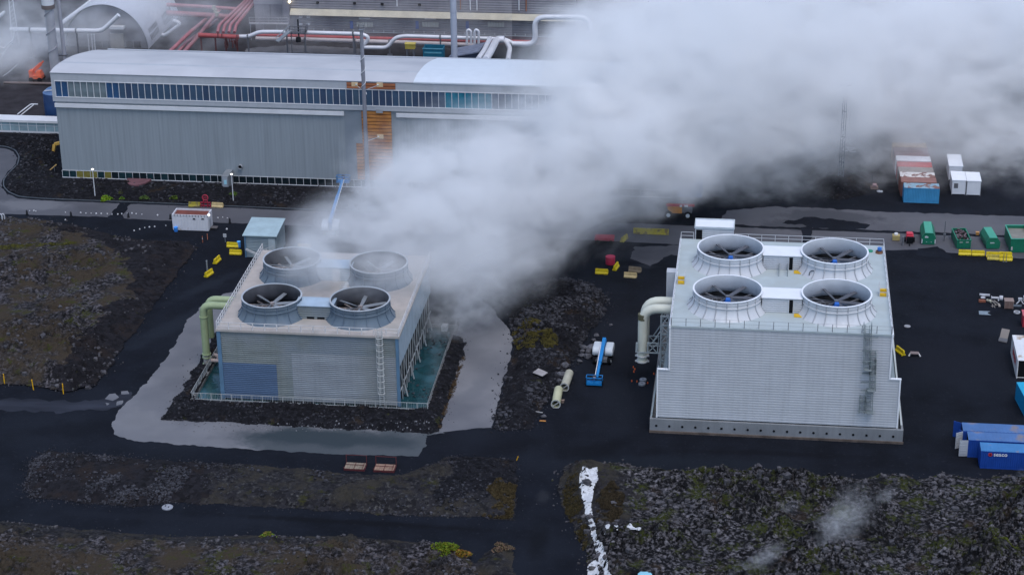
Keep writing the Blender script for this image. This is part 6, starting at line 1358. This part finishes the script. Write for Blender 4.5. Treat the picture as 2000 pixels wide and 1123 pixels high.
for x, y, lab in ((1986, 611, 'white tyre ring beside the grey-blue metal sheet'), (2004, 611, 'white tyre ring next to the red box')):
    m_ = MB(); m_.lathe([(.36, .0), (.5, .02), (.5, .22), (.36, .24), (.34, .12), (.36, 0)], 0, 0, 20); o = m_.build('white_ring', WM); loc(o, x, y); tag(o, lab, 'ring', 'white rings in the yard')
# notices, posts, red wheel frame
q = at(440, 473); o = thing('notice_board', 'small white notice on a thin post behind the yellow barriers', 'notice', (q.x, q.y, 0)); MB().cyl((q.x, q.y, 0), (q.x, q.y, 1.2), .05, n=6).build('post', STEEL, o); MB().box(q.x-.28, q.y-.08, .9, q.x+.28, q.y-.04, 1.55).build('board', mat('notice_white', (.45,.46,.48)), o)
q = at(405, 530); o = thing('grey_post', 'short grey post behind the lowest end-on yellow barrier', 'post', (q.x, q.y, 0)); MB().cyl((q.x, q.y, 0), (q.x, q.y, 1.8), .12, n=8).build('shaft', STEEL, o); MB().cyl((q.x, q.y, 1.8), (q.x, q.y, 1.9), .15, n=8).build('cap', STEEL, o)
q = at(396, 474); o = thing('striped_stake', 'thin orange and white stakes at the lava edge near the portable cabin', 'stake', (q.x, q.y, 0)); m_ = MB(); m_.cyl((q.x, q.y, 0), (q.x, q.y, 1.2), .05, n=6); m_.cyl((q.x+.5, q.y+1.3, 0), (q.x+.5, q.y+1.3, 1.1), .05, n=6); m_.build('shaft', mat('stake_orange', (.5,.16,.08)), o); MB().cyl((q.x, q.y, .6), (q.x, q.y, .85), .06, n=6).build('band', WHT, o)
q = at(402, 405); RW = mat('hydrant_red', (.42,.03,.06), rough=.5); o = thing('red_wheel_frame', 'red valve frame with a round wheel between two barriers by the road', 'valve', (q.x, q.y, 0)); m_ = MB()
for a, b in (((-.9, 0, .9), (.9, 0, .9)), ((-.9, 0, .3), (.9, 0, .3)), ((-.85, 0, 0), (-.85, 0, .95)), ((.85, 0, 0), (.85, 0, .95)), ((-.35, 0, .0), (-.35, 0, 1.3)), ((.35, 0, 0), (.35, 0, 1.3)), ((-.6, 0, .3), (-.2, 0, .9)), ((.6, 0, .3), (.2, 0, .9))): m_.bar(Vector(a)+q, Vector(b)+q, .14)
m_.build('frame', RW, o); m_ = MB(); m_.tube([(q.x+.5*math.cos(t), q.y, 1.8+.5*math.sin(t)) for t in np.linspace(0, 6.283, 20)], .09, 6); m_.bar((q.x-.5, q.y, 1.8), (q.x+.5, q.y, 1.8), .08); m_.bar((q.x, q.y, 1.3), (q.x, q.y, 2.3), .08); m_.build('wheel', RW, o)
q = at(1192, 515); o = thing('red_drum', 'crimson drum at the edge of the thick steam', 'drum', (q.x, q.y, 0)); MB().lathe([(.75, 0), (.78, .6), (.75, 1.2)], q.x, q.y, 18, True).build('body', mat('crimson', (.42,.02,.06)), o); MB().lathe([(.79, 1.2), (.79, 1.28), (.02, 1.34)], q.x, q.y, 18).build('lid', mat('crimson2', (.45,.03,.08)), o)
q = at(1180, 478); o = thing('red_trailer', 'faint red flat trailer inside the steam', 'trailer', (q.x, q.y, 0)); MB().box(q.x-1.6, q.y, .7, q.x+1.6, q.y+1.8, 1.1).build('bed', mat('trailer_red', (.35,.05,.07)), o)
for s in (-1.1, 1.1): MB().cyl((q.x+s, q.y-.1, .4), (q.x+s, q.y+.15, .4), .4, n=12).build('wheel', DARK, o)
# yellow excavator at the hall's left corner, pale stones
q = at(106, 297); o = thing('yellow_digger', 'yellow digger arm peeping past the hall wall below the walkway', 'digger', (q.x, q.y, 0)); m_ = MB(); m_.bar((q.x-.1, q.y, .2), (q.x+.1, q.y+.3, 1.4), .7, .5); m_.bar((q.x+.1, q.y+.3, 1.4), (q.x+1.2, q.y+.5, 1.7), .5); m_.build('arm', mat('digger_yellow', (.6,.36,.07), var=.2), o); MB().box(q.x-.35, q.y-.3, 0, q.x+.2, q.y+.2, .4).build('bucket', mat('digger_brown', (.25,.15,.06)), o)
q = at(105, 338); o = thing('yellow_beam', 'yellow beam slanting out of the lava at the hall corner', 'beam', (q.x, q.y, 0)); MB().bar((q.x-.6, q.y-.2, .6), (q.x+.6, q.y+.2, 1.6), .16).build('beam', mat('beam_yellow', (.55,.35,.12)), o); MB().bar((q.x+.2, q.y, 0), (q.x+.2, q.y, 1.3), .1).build('prop', GREY, o)
q = at(3, 442); o = bits('white_loop', 'small white pipe loop at the road-side edge of the lava field', 'pipe', WM, lambda m: (m.tube([(-.3, 0, 0), (-.3, 0, .8), (0, 0, 1.1), (.3, 0, .8), (.3, 0, 0)], .1, 8, bend=.2), m.tube([(.1, .3, 0), (.1, .3, .8), (.4, .3, 1.0), (.6, .3, .7), (.6, .3, 0)], .1, 8, bend=.2))); o.location = (q.x, q.y, fA[2](q.x, q.y))
# objects veiled by steam at the right
q = at(1303, 384); c = container(mat('dull_blue', (.06,.14,.30)), mat('dull_blue_roof', (.14,.22,.36)), L=6.06); c.location = (q.x, q.y, 0); c['label'] = 'dull blue container behind the orange loader in the steam'
q = at(1335, 428); o = thing('wheel_loader', 'orange wheel loader with a red top bar, hazy in the steam', 'loader', (q.x, q.y, 0)); x, y = q.x, q.y; m_ = MB(); m_.box(x-2.0, y+.2, .9, x-.3, y+2, 2.0); m_.add([(x-2.8,y+.3,1.6),(x-2.0,y+.3,.8),(x-2.0,y+1.9,.8),(x-2.8,y+1.9,1.6),(x-2.8,y+.3,2.1),(x-2.0,y+.3,2.1),(x-2.0,y+1.9,2.1),(x-2.8,y+1.9,2.1)], [(0,3,2,1),(4,5,6,7),(0,1,5,4),(1,2,6,5),(2,3,7,6),(3,0,4,7)]); m_.build('front_body', mat('loader_orange', (.60,.25,.06), rough=.5), o, bevel=.06)
m_ = MB(); m_.box(x-.3, y+.2, 1.0, x+1.4, y+2, 1.8); m_.box(x-.2, y+.4, 1.8, x+.5, y+1.8, 2.7); m_.build('cab', GREY, o, bevel=.06); MB().bar((x-3.0, y+.2, 2.4), (x+1.8, y+.2, 2.5), .35).build('top_bar', mat('bar_red', (.45,.06,.07)), o); m_ = MB(); m_.bar((x-.7, y+.0, 2.4), (x-.3, y+.0, 2.4), .3); m_.bar((x+.1, y+.0, 2.42), (x+.7, y+.0, 2.42), .3); m_.build('white_lamp_bar', WHT, o)
for s in (-2.6, .7): w_ = MB().cyl((x+s, y-.1, .65), (x+s, y+.4, .65), .65, n=18).build('wheel', DARK, o); MB().cyl((x+s, y-.14, .65), (x+s, y-.08, .65), .35, n=14).build('rim', LGR, w_)
q = at(1630, 372); o = thing('plinth_block', 'pale concrete mast base with a dark cabinet below the lighting mast', 'plinth', (q.x, q.y, 0)); MB().prism([(q.x-.2, q.y), (q.x+2.5, q.y), (q.x+2.3, q.y+2.0), (q.x-.4, q.y+2.0)], 0, .35).build('slab', mat('plinth_concrete', (.35,.34,.35)), o); MB().box(q.x+.6, q.y+.3, .35, q.x+1.6, q.y+1.2, 1.3).build('cabinet', mat('cabinet_dark', (.08,.08,.09)), o)
q = at(1657, 320); o = bits('white_hoses', 'tangle of white hoses on the ground by the lighting mast', 'hose', WM, lambda m: (m.tube([(-1.2, .3, .4), (-.9, -.5, .3), (-.2, -.6, .3)], .12, 6, bend=.4), m.tube([(-.4, .9, .5), (0, -.4, .3), (.5, -1.2, .3), (1.2, -1.1, .4)], .13, 6, bend=.5), m.tube([(-.4, .9, .4), (1.2, .9, .4), (0, -.6, .4)], .12, 6, bend=.3))); o.location = (q.x, q.y, fG[2](q.x, q.y)+.1)
q = at(1707, 370); o = thing('pump_skid', 'small rusty pump skid between the mast base and coloured containers', 'pump', (q.x, q.y, 0)); MB().box(q.x-.6, q.y-.3, .1, q.x+.7, q.y+.8, .5).build('skid', mat('skid_rust', (.22,.15,.13)), o); MB().cyl((q.x-.3, q.y, .8), (q.x+.4, q.y, .8), .35, n=12).build('motor', mat('motor_pink', (.3,.2,.2)), o); MB().cyl((q.x-.4, q.y+.6, .5), (q.x-.4, q.y+.6, 2.5), .08, n=6).build('pipe_stub', GREY, o)
q = at(1717, 375); loc(bits('white_sack', 'small white sack beside the rusty pump skid', 'sack', WM, lambda m: (m.rock((0, 0, .2), .45, .6, random.Random(2)), m.rock((.4, .1, .15), .3, .6, random.Random(3)))), 1717, 376)
# shrubs and grass tufts ------------------------------------------------
def shrub(name, lab, x, y, r_, h_, c1, c2, seed, fld=None, cat='shrub', n=260):
    q = at(x, y); z0 = fld[2](q.x, q.y) if fld else 0; rr = random.Random(seed); o = thing(name, lab, cat, (q.x, q.y, z0))
    for nm, cc in (('foliage', c1), ('foliage', c2)):
        m_ = MB()
        for k in range(n):
            t = rr.random()*6.283; u = rr.random()**.5; ph = rr.uniform(0, 1.5); R0 = r_*u*(.75+.35*math.sin(3*t+seed)); p = Vector((q.x+R0*math.cos(t), q.y+R0*math.sin(t)*.8, z0 + h_*(1-u*u)*rr.uniform(.3, 1)+.05))
            a = Vector((rr.uniform(-1,1), rr.uniform(-1,1), rr.uniform(-.4,1))).normalized()*.17; b = a.cross(Vector((rr.uniform(-1,1), rr.uniform(-1,1), .7))).normalized()*.09
            m_.add([p-a, p+b, p+a, p-b], [(0, 1, 2, 3)])
        m_.build(nm, mat(name+nm+str(seed)+str(cc[0]), cc, rough=.8, spec=.15, var=.3, scale=3), o)
    st = MB()
    for k in range(6): t = k*1.05; st.bar((q.x, q.y, z0), (q.x+r_*.5*math.cos(t), q.y+r_*.4*math.sin(t), z0+h_*.7), .05)
    st.build('stem', mat('stem_brown', (.08,.05,.03)), o)
LG, YG = (.13,.27,.02), (.20,.26,.02)
shrub('green_shrub', 'bright lime-green shrub on the lava bank beside a lamp post', 207, 391, 1.25, .75, LG, YG, 1, fB)
shrub('green_shrub', 'small green bush between the lime shrub and the black path', 238, 390, .5, .4, (.09,.15,.03), LG, 2, fB, n=80)
shrub('green_shrub', 'olive bush group beside the black path below the red landing pad', 283, 391, 1.0, .5, (.06,.10,.03), (.1,.15,.04), 3, fB, n=110)
shrub('green_shrub', 'yellow-green bush near the dull olive-yellow barrier', 341, 392, .8, .55, (.10,.15,.02), (.06,.09,.02), 4, fB, n=120)
shrub('green_shrub', 'green bush at the foot of the lamp post by the porch', 457, 389, .75, .5, (.10,.17,.03), (.06,.10,.02), 5, fB, n=110)
shrub('autumn_shrub', 'lime-green autumn shrub touching an orange one on the lava edge', 868, 1090, 1.9, 1.0, (.09,.15,.012), (.16,.17,.015), 6, fE, n=480); shrub('autumn_shrub', 'orange-yellow shrub touching the lime-green one', 898, 1091, 1.5, .8, (.22,.105,.02), (.18,.15,.02), 7, fE, n=380)
shrub('autumn_shrub', 'pinkish dry shrub on the gravel heap by the black track', 980, 1078, 1.5, .6, (.14,.09,.06), (.12,.09,.05), 8, fE2, n=160)
shrub('green_shrub', 'small lime bush alone at the rim of the lava by the black track', 524, 1058, 1.1, .5, (.13,.2,.02), (.16,.13,.03), 9, fE, n=150)
def patch(lab, pts, fld, c1, n, seed, h_=.3):
    poly = px(pts); P = np.array(poly); x0, y0 = P.min(0); x1, y1 = P.max(0); rr = random.Random(seed); m_ = MB(); X = np.array([rr.uniform(x0, x1) for _ in range(n*3)]); Y = np.array([rr.uniform(y0, y1) for _ in range(n*3)]); ins, _ = inside_dist(X, Y, densify(poly, .5, .3, seed)); dn_ = fbm(X*.8, Y*.8, seed, 3); c = 0
    for a, b, i, w in zip(X, Y, ins, dn_):
        if not i or w < .34: continue
        z = fld[2](a, b); t = rr.random()*6.28; p = Vector((a, b, z-.05)); d = Vector((math.cos(t), math.sin(t), 0))
        for k in range(3): e = Vector((rr.uniform(-.2,.2), rr.uniform(-.2,.2), h_*rr.uniform(.5, 1.2))); m_.add([p-d*.07, p+d*.07, p+e], [(0, 1, 2)])
        c += 1
        if c > n: break
    tag(m_.build('grass_patch', mat('grass'+str(seed), c1, rough=.9, spec=.1, var=.35, scale=1.5), origin=(x0, y0, 0)), lab, 'grass', kind='stuff')
patch('yellow grass on the lava mound beside the concrete drive', [(1002,650),(1030,640),(1065,660),(1090,685),(1080,698),(1045,700),(1015,690),(1000,672)], fC, (.115,.098,.03), 3800, 71)
patch('golden dry grass at the end of the rubble strip by the track', [(952,960),(975,945),(1005,950),(1004,1016),(960,1012),(940,1008),(975,990)], fD, (.09,.068,.034), 3600, 72)
patch('brown dry grass around the white stream', [(1170,985),(1195,960),(1218,985),(1215,1020),(1200,1045),(1165,1040),(1163,1000)], fF, (.06,.046,.028), 2600, 73)
patch('brown grass between the black track and the white stream', [(1100,960),(1125,930),(1130,975),(1140,1010),(1150,1060),(1140,1075),(1122,1040),(1105,1000)], fF, (.065,.052,.024), 2600, 74)
patch('mossy grass strip running across the lava field', [(0,494),(60,492),(150,489),(165,492),(120,497),(0,502)], fA, (.09,.088,.02), 1500, 75, .15)
patch('yellow-green moss tufts on the lava below the blue containers', [(1930,1090),(2000,1078),(2010,1100),(1950,1104)], fF, (.08,.095,.015), 1500, 76, .1)
patch('rusty weeds between the embankment and the concrete drive', [(906,690),(912,690),(884,768),(860,838),(855,838),(878,768)], fM, (.09,.06,.035), 500, 77, .2)
# ---------------------------------------------------------------- steam
def steam(name, label, prof, nb, density, seed, freq=.08, amp=1.5, color=(.995,.995,.998), soft=.9, detail=6, aniso=0.0, segs=28, dist=.0):
    """prof: list of (x, y, z, r_side, r_up, dens) along the plume axis; the volume is a lumpy tube mesh with a density that
    falls off from the axis and is broken up by 3-D noise."""
    P = np.array(prof, float); k = len(P)
    A, Bv = P[0, :3], P[-1, :3]; axis = (Bv-A)*np.array([1, 1, 0]); Lh = np.linalg.norm(axis); u = axis/Lh; ang = math.atan2(u[1], u[0])
    ts = ((P[:, :3]-A) @ u)/Lh
    T = np.linspace(0, 1, segs+1); f = lambda c: np.interp(T, ts, P[:, c])
    side = np.array([-u[1], u[0], 0]); lat = (P[:, :3]-A) @ side
    latT = np.interp(T, ts, lat); zT, rs, ru = f(2), f(3), f(4)
    m_ = MB(); n = 20; grow = 1.22
    for i in range(segs+1):
        for j in range(n):
            t = 2*math.pi*j/n; c = A*np.array([1,1,0]) + u*Lh*T[i] + side*(latT[i] + math.cos(t)*rs[i]*grow); m_.v.append((c[0], c[1], max(.06, zT[i] + math.sin(t)*ru[i]*grow)))
    for i in range(segs):
        for j in range(n): m_.f.append((i*n+j, (i+1)*n+j, (i+1)*n+(j+1) % n, i*n+(j+1) % n))
    m_.f += [tuple(range(n)), tuple(segs*n + j for j in range(n-1, -1, -1))]
    m_.f = [tuple(reversed(q)) for q in m_.f]
    M = bpy.data.materials.new(name); M.use_nodes = True; t = M.node_tree; t.nodes.clear(); Lk = t.links.new
    out = nd(t, 'ShaderNodeOutputMaterial'); pv = nd(t, 'ShaderNodeVolumePrincipled'); Lk(pv.outputs[0], out.inputs['Volume'])
    pv.inputs['Color'].default_value = (*color, 1); pv.inputs['Anisotropy'].default_value = aniso
    tc = nd(t, 'ShaderNodeNewGeometry'); pos = tc.outputs['Position']
    sub = nd(t, 'ShaderNodeVectorMath', operation='SUBTRACT'); Lk(pos, sub.inputs[0]); sub.inputs[1].default_value = (A[0], A[1], 0)
    def dot(v):
        d = nd(t, 'ShaderNodeVectorMath', operation='DOT_PRODUCT'); Lk(sub.outputs[0], d.inputs[0]); d.inputs[1].default_value = v; return d.outputs['Value']
    def ma(op, a, b=None, c=None):
        q = nd(t, 'ShaderNodeMath', operation=op)
        for i, v in enumerate((a, b, c)):
            if v is None: continue
            if isinstance(v, (int, float)): q.inputs[i].default_value = float(v)
            else: Lk(v, q.inputs[i])
        return q.outputs[0]
    tt = ma('DIVIDE', dot(tuple(u)), Lh); v = dot(tuple(side)); z = dot((0, 0, 1))
    def curve(vals, lo, hi):
        cv = nd(t, 'ShaderNodeFloatCurve'); c = cv.mapping.curves[0]
        pts = [(min(1, max(0, a)), (b-lo)/(hi-lo)) for a, b in zip(ts, vals)]
        c.points[0].location = pts[0]; c.points[1].location = pts[-1]
        for p in pts[1:-1]: c.points.new(*p)
        for p in c.points: p.handle_type = 'VECTOR'
        cv.mapping.update(); Lk(tt, cv.inputs['Value'])
        return ma('MULTIPLY_ADD', cv.outputs[0], hi-lo, lo)
    def rngv(a): return (min(a)-.001, max(a)+.001)
    latc = curve(lat, *rngv(lat)); zc = curve(P[:, 2], *rngv(P[:, 2])); rsc = curve(P[:, 3], *rngv(P[:, 3])); ruc = curve(P[:, 4], *rngv(P[:, 4])); dc = curve(P[:, 5], 0, 1.001*max(P[:, 5]))
    a = ma('DIVIDE', ma('SUBTRACT', v, latc), rsc); b = ma('DIVIDE', ma('SUBTRACT', z, zc), ruc)
    d = ma('SQRT', ma('ADD', ma('MULTIPLY', a, a), ma('MULTIPLY', b, b)))
    mp = nd(t, 'ShaderNodeMapping'); mp.inputs['Location'].default_value = (seed*3.1, seed*1.7, seed*.9); mp.inputs['Rotation'].default_value = (0, 0, -ang); mp.inputs['Scale'].default_value = (.75, 1, 1.1); Lk(pos, mp.inputs['Vector'])
    nz = nd(t, 'ShaderNodeTexNoise'); nz.inputs['Scale'].default_value = freq; nz.inputs['Detail'].default_value = detail; nz.inputs['Roughness'].default_value = .64; nz.inputs['Distortion'].default_value = dist; Lk(mp.outputs[0], nz.inputs['Vector'])
    e = ma('SUBTRACT', 1.0, d); e = ma('ADD', e, ma('MULTIPLY', ma('SUBTRACT', nz.outputs['Fac'], .5), amp))
    mr = nd(t, 'ShaderNodeMapRange', interpolation_type='SMOOTHSTEP'); mr.inputs['From Min'].default_value = 0; mr.inputs['From Max'].default_value = soft; Lk(e, mr.inputs['Value'])
    fade = nd(t, 'ShaderNodeMapRange', interpolation_type='SMOOTHSTEP'); fade.inputs['From Min'].default_value = 1.2; fade.inputs['From Max'].default_value = .85; Lk(d, fade.inputs['Value'])
    n2 = nd(t, 'ShaderNodeTexNoise'); n2.inputs['Scale'].default_value = freq*3.2; n2.inputs['Detail'].default_value = 6; n2.inputs['Roughness'].default_value = .6; n2.inputs['Distortion'].default_value = dist; Lk(mp.outputs[0], n2.inputs['Vector'])
    m3 = nd(t, 'ShaderNodeMapRange'); m3.inputs['From Min'].default_value = .40; m3.inputs['From Max'].default_value = .63; m3.inputs['To Min'].default_value = .08; m3.inputs['To Max'].default_value = 2.0; Lk(n2.outputs['Fac'], m3.inputs['Value'])
    dens = ma('MULTIPLY', ma('MULTIPLY', ma('MULTIPLY', ma('MULTIPLY', mr.outputs[0], m3.outputs[0]), fade.outputs[0]), dc), density)
    Lk(dens, pv.inputs['Density'])
    M.cycles.volume_step_rate = 1.0
    o = m_.build(name, M, origin=(A[0], A[1], 0), smooth=False); return tag(o, label, 'steam', kind='stuff')
#       x,    y,   z, side, up, dens
def sp3(x, y, Y, rs, ru, d): q = onY(x, y, Y); return (q.x, q.y, q.z, rs, ru, d)
steam('steam_plume', 'big billowing plume of white steam drifting from the old tower across the yard', [
 sp3(520,525,268,6,2.5,0), sp3(590,505,271,10,5,.8), sp3(690,490,279,18,8,.8), sp3(772,468,287,22,10.5,.9), sp3(845,425,295,27,13,1), sp3(930,400,301,25,14,1), sp3(1040,335,308,25,16,1.1), sp3(1135,255,315,25,19,1.5), sp3(1250,180,325,26,21,1.5), sp3(1420,130,346,24,18,1), sp3(1660,115,372,24,19,1), sp3(2060,110,390,26,20,1)],
 0, .105, 3, freq=.055, amp=2.3, soft=.75, detail=8, dist=.6)
steam('steam_cloud', 'dense bright cloud of steam behind the plume and the coloured containers', [
 sp3(1050,60,432,12,6,0), sp3(1160,45,430,16,11,.5), sp3(1320,50,428,20,15,.9), sp3(1480,60,424,22,18,1), sp3(1650,70,418,24,20,1), sp3(1850,90,412,24,20,1), sp3(2150,100,408,26,20,1)],
 0, .32, 8, freq=.055, amp=2.0, soft=.6, detail=8, dist=.4)
steam('steam_haze', 'thin grey veil of steam over the arched hall and its pipes', [
 sp3(-150,80,408,14,10,1), sp3(-20,105,404,17,13,1), sp3(75,95,408,17,13,1), sp3(200,55,418,15,10,.7), sp3(330,50,422,13,10,.5), sp3(460,50,422,12,9,.35), sp3(700,55,424,12,8,.15), sp3(1000,60,424,12,9,.25)],
 0, .11, 5, freq=.06, amp=1.5, soft=1.0)
steam('steam_haze', 'low smoky veil of steam around the coloured containers and lighting mast', [
 sp3(1130,470,326,7,4,.3), sp3(1200,430,334,10,5.5,.9), sp3(1290,385,344,13,6.5,1), sp3(1400,340,354,17,9,1), sp3(1560,310,362,21,10,1), sp3(1750,295,367,22,11,.8), sp3(1900,295,370,24,12,.9), sp3(2100,310,370,24,12,1)],
 0, .13, 12, freq=.08, amp=1.7, soft=1.0)
def wisp(lab, pts, dens, seed, fr=.55):
    steam('steam_wisp', lab, pts, 0, dens, seed, freq=fr, amp=2.4, soft=1.2, segs=12, detail=7, dist=.6)
def wp_(x, y, z, rs, ru, d): p = at(x, y, z); return (p.x, p.y, p.z, rs, ru, d)
wisp('tall wisp of steam rising from lava rocks, largest of the wisps', [wp_(1575,1100,1.2,.8,.8,0), wp_(1598,1072,2,2,2,.7), wp_(1630,1035,3.2,3,2.9,1), wp_(1662,1000,4.4,3.8,3.2,.8), wp_(1700,962,6,3,2.4,0)], .2, 3)
wisp('faint wisp of steam beside the top of the tall wisp', [wp_(1705,995,1.5,.8,.9,0), wp_(1725,970,2.6,1.5,1.5,.9), wp_(1752,950,3.6,1.2,1.1,0)], .25, 4)
wisp('small faint wisp of steam low between the tower and tall wisp', [wp_(1500,1015,1,.8,.8,0), wp_(1530,998,2,1.7,1.2,.8), wp_(1565,985,2.4,.9,.9,0)], .2, 5)
wisp('broad wisp of steam at the foot of the lava field', [wp_(1400,1150,1.0,1,1.1,.6), wp_(1460,1115,1.8,2.0,1.6,1), wp_(1510,1080,3,1.5,1.6,.7), wp_(1535,1055,3.6,1,1,0)], .27, 6)
wisp('thin wisp of steam below the front blue container', [wp_(1972,948,.6,.5,.6,0), wp_(1988,935,1.4,.9,1,.8), wp_(2002,915,2,.7,.7,0)], .2, 7)
steam('steam_wisp', 'low veil of steam over the far end of the teal pool', [(-49, 279, 2, 3, 2.5, .2), (-45.5, 283, 3, 5, 4, 1.0), (-40, 290, 4, 6, 5, .6), (-34, 297, 5, 5, 5, 0)], 0, .13, 9, freq=.2, amp=1.2)

# ---------------------------------------------------------------- light
SUN_EL, SUN_AZ = R_(68), R_(150)          # soft overcast light from behind and right of the camera
w = bpy.data.worlds.new('World'); sc.world = w; w.use_nodes = True; t = w.node_tree
bg = t.nodes['Background']; sky = nd(t, 'ShaderNodeTexSky', sky_type='NISHITA'); sky.sun_disc = False
sky.sun_elevation = SUN_EL; sky.sun_rotation = SUN_AZ; sky.air_density = 1.0; sky.dust_density = 1.5; sky.ozone_density = 1.5
t.links.new(sky.outputs[0], bg.inputs['Color']); bg.inputs['Strength'].default_value = .15
ld_ = bpy.data.lights.new('sun', 'SUN'); ld_.energy = .85; ld_.angle = R_(35); ld_.color = (1.0, .965, .93)
so = bpy.data.objects.new('sun', ld_); COL.objects.link(so)
d = Vector((math.sin(SUN_AZ)*math.cos(SUN_EL), math.cos(SUN_AZ)*math.cos(SUN_EL), math.sin(SUN_EL)))
so.rotation_euler = d.to_track_quat('Z', 'Y').to_euler(); so.location = (0, 0, 300)
sc.view_settings.view_transform = 'Standard'; sc.view_settings.look = 'None'; sc.view_settings.exposure = 0.5; sc.view_settings.gamma = 1
cy = sc.cycles; cy.max_bounces = 8; cy.diffuse_bounces = 3; cy.glossy_bounces = 3; cy.transmission_bounces = 2; cy.volume_bounces = 6
cy.volume_step_rate = VSTEP; cy.volume_max_steps = 256; cy.use_denoising = True; cy.caustics_reflective = False; cy.caustics_refractive = False
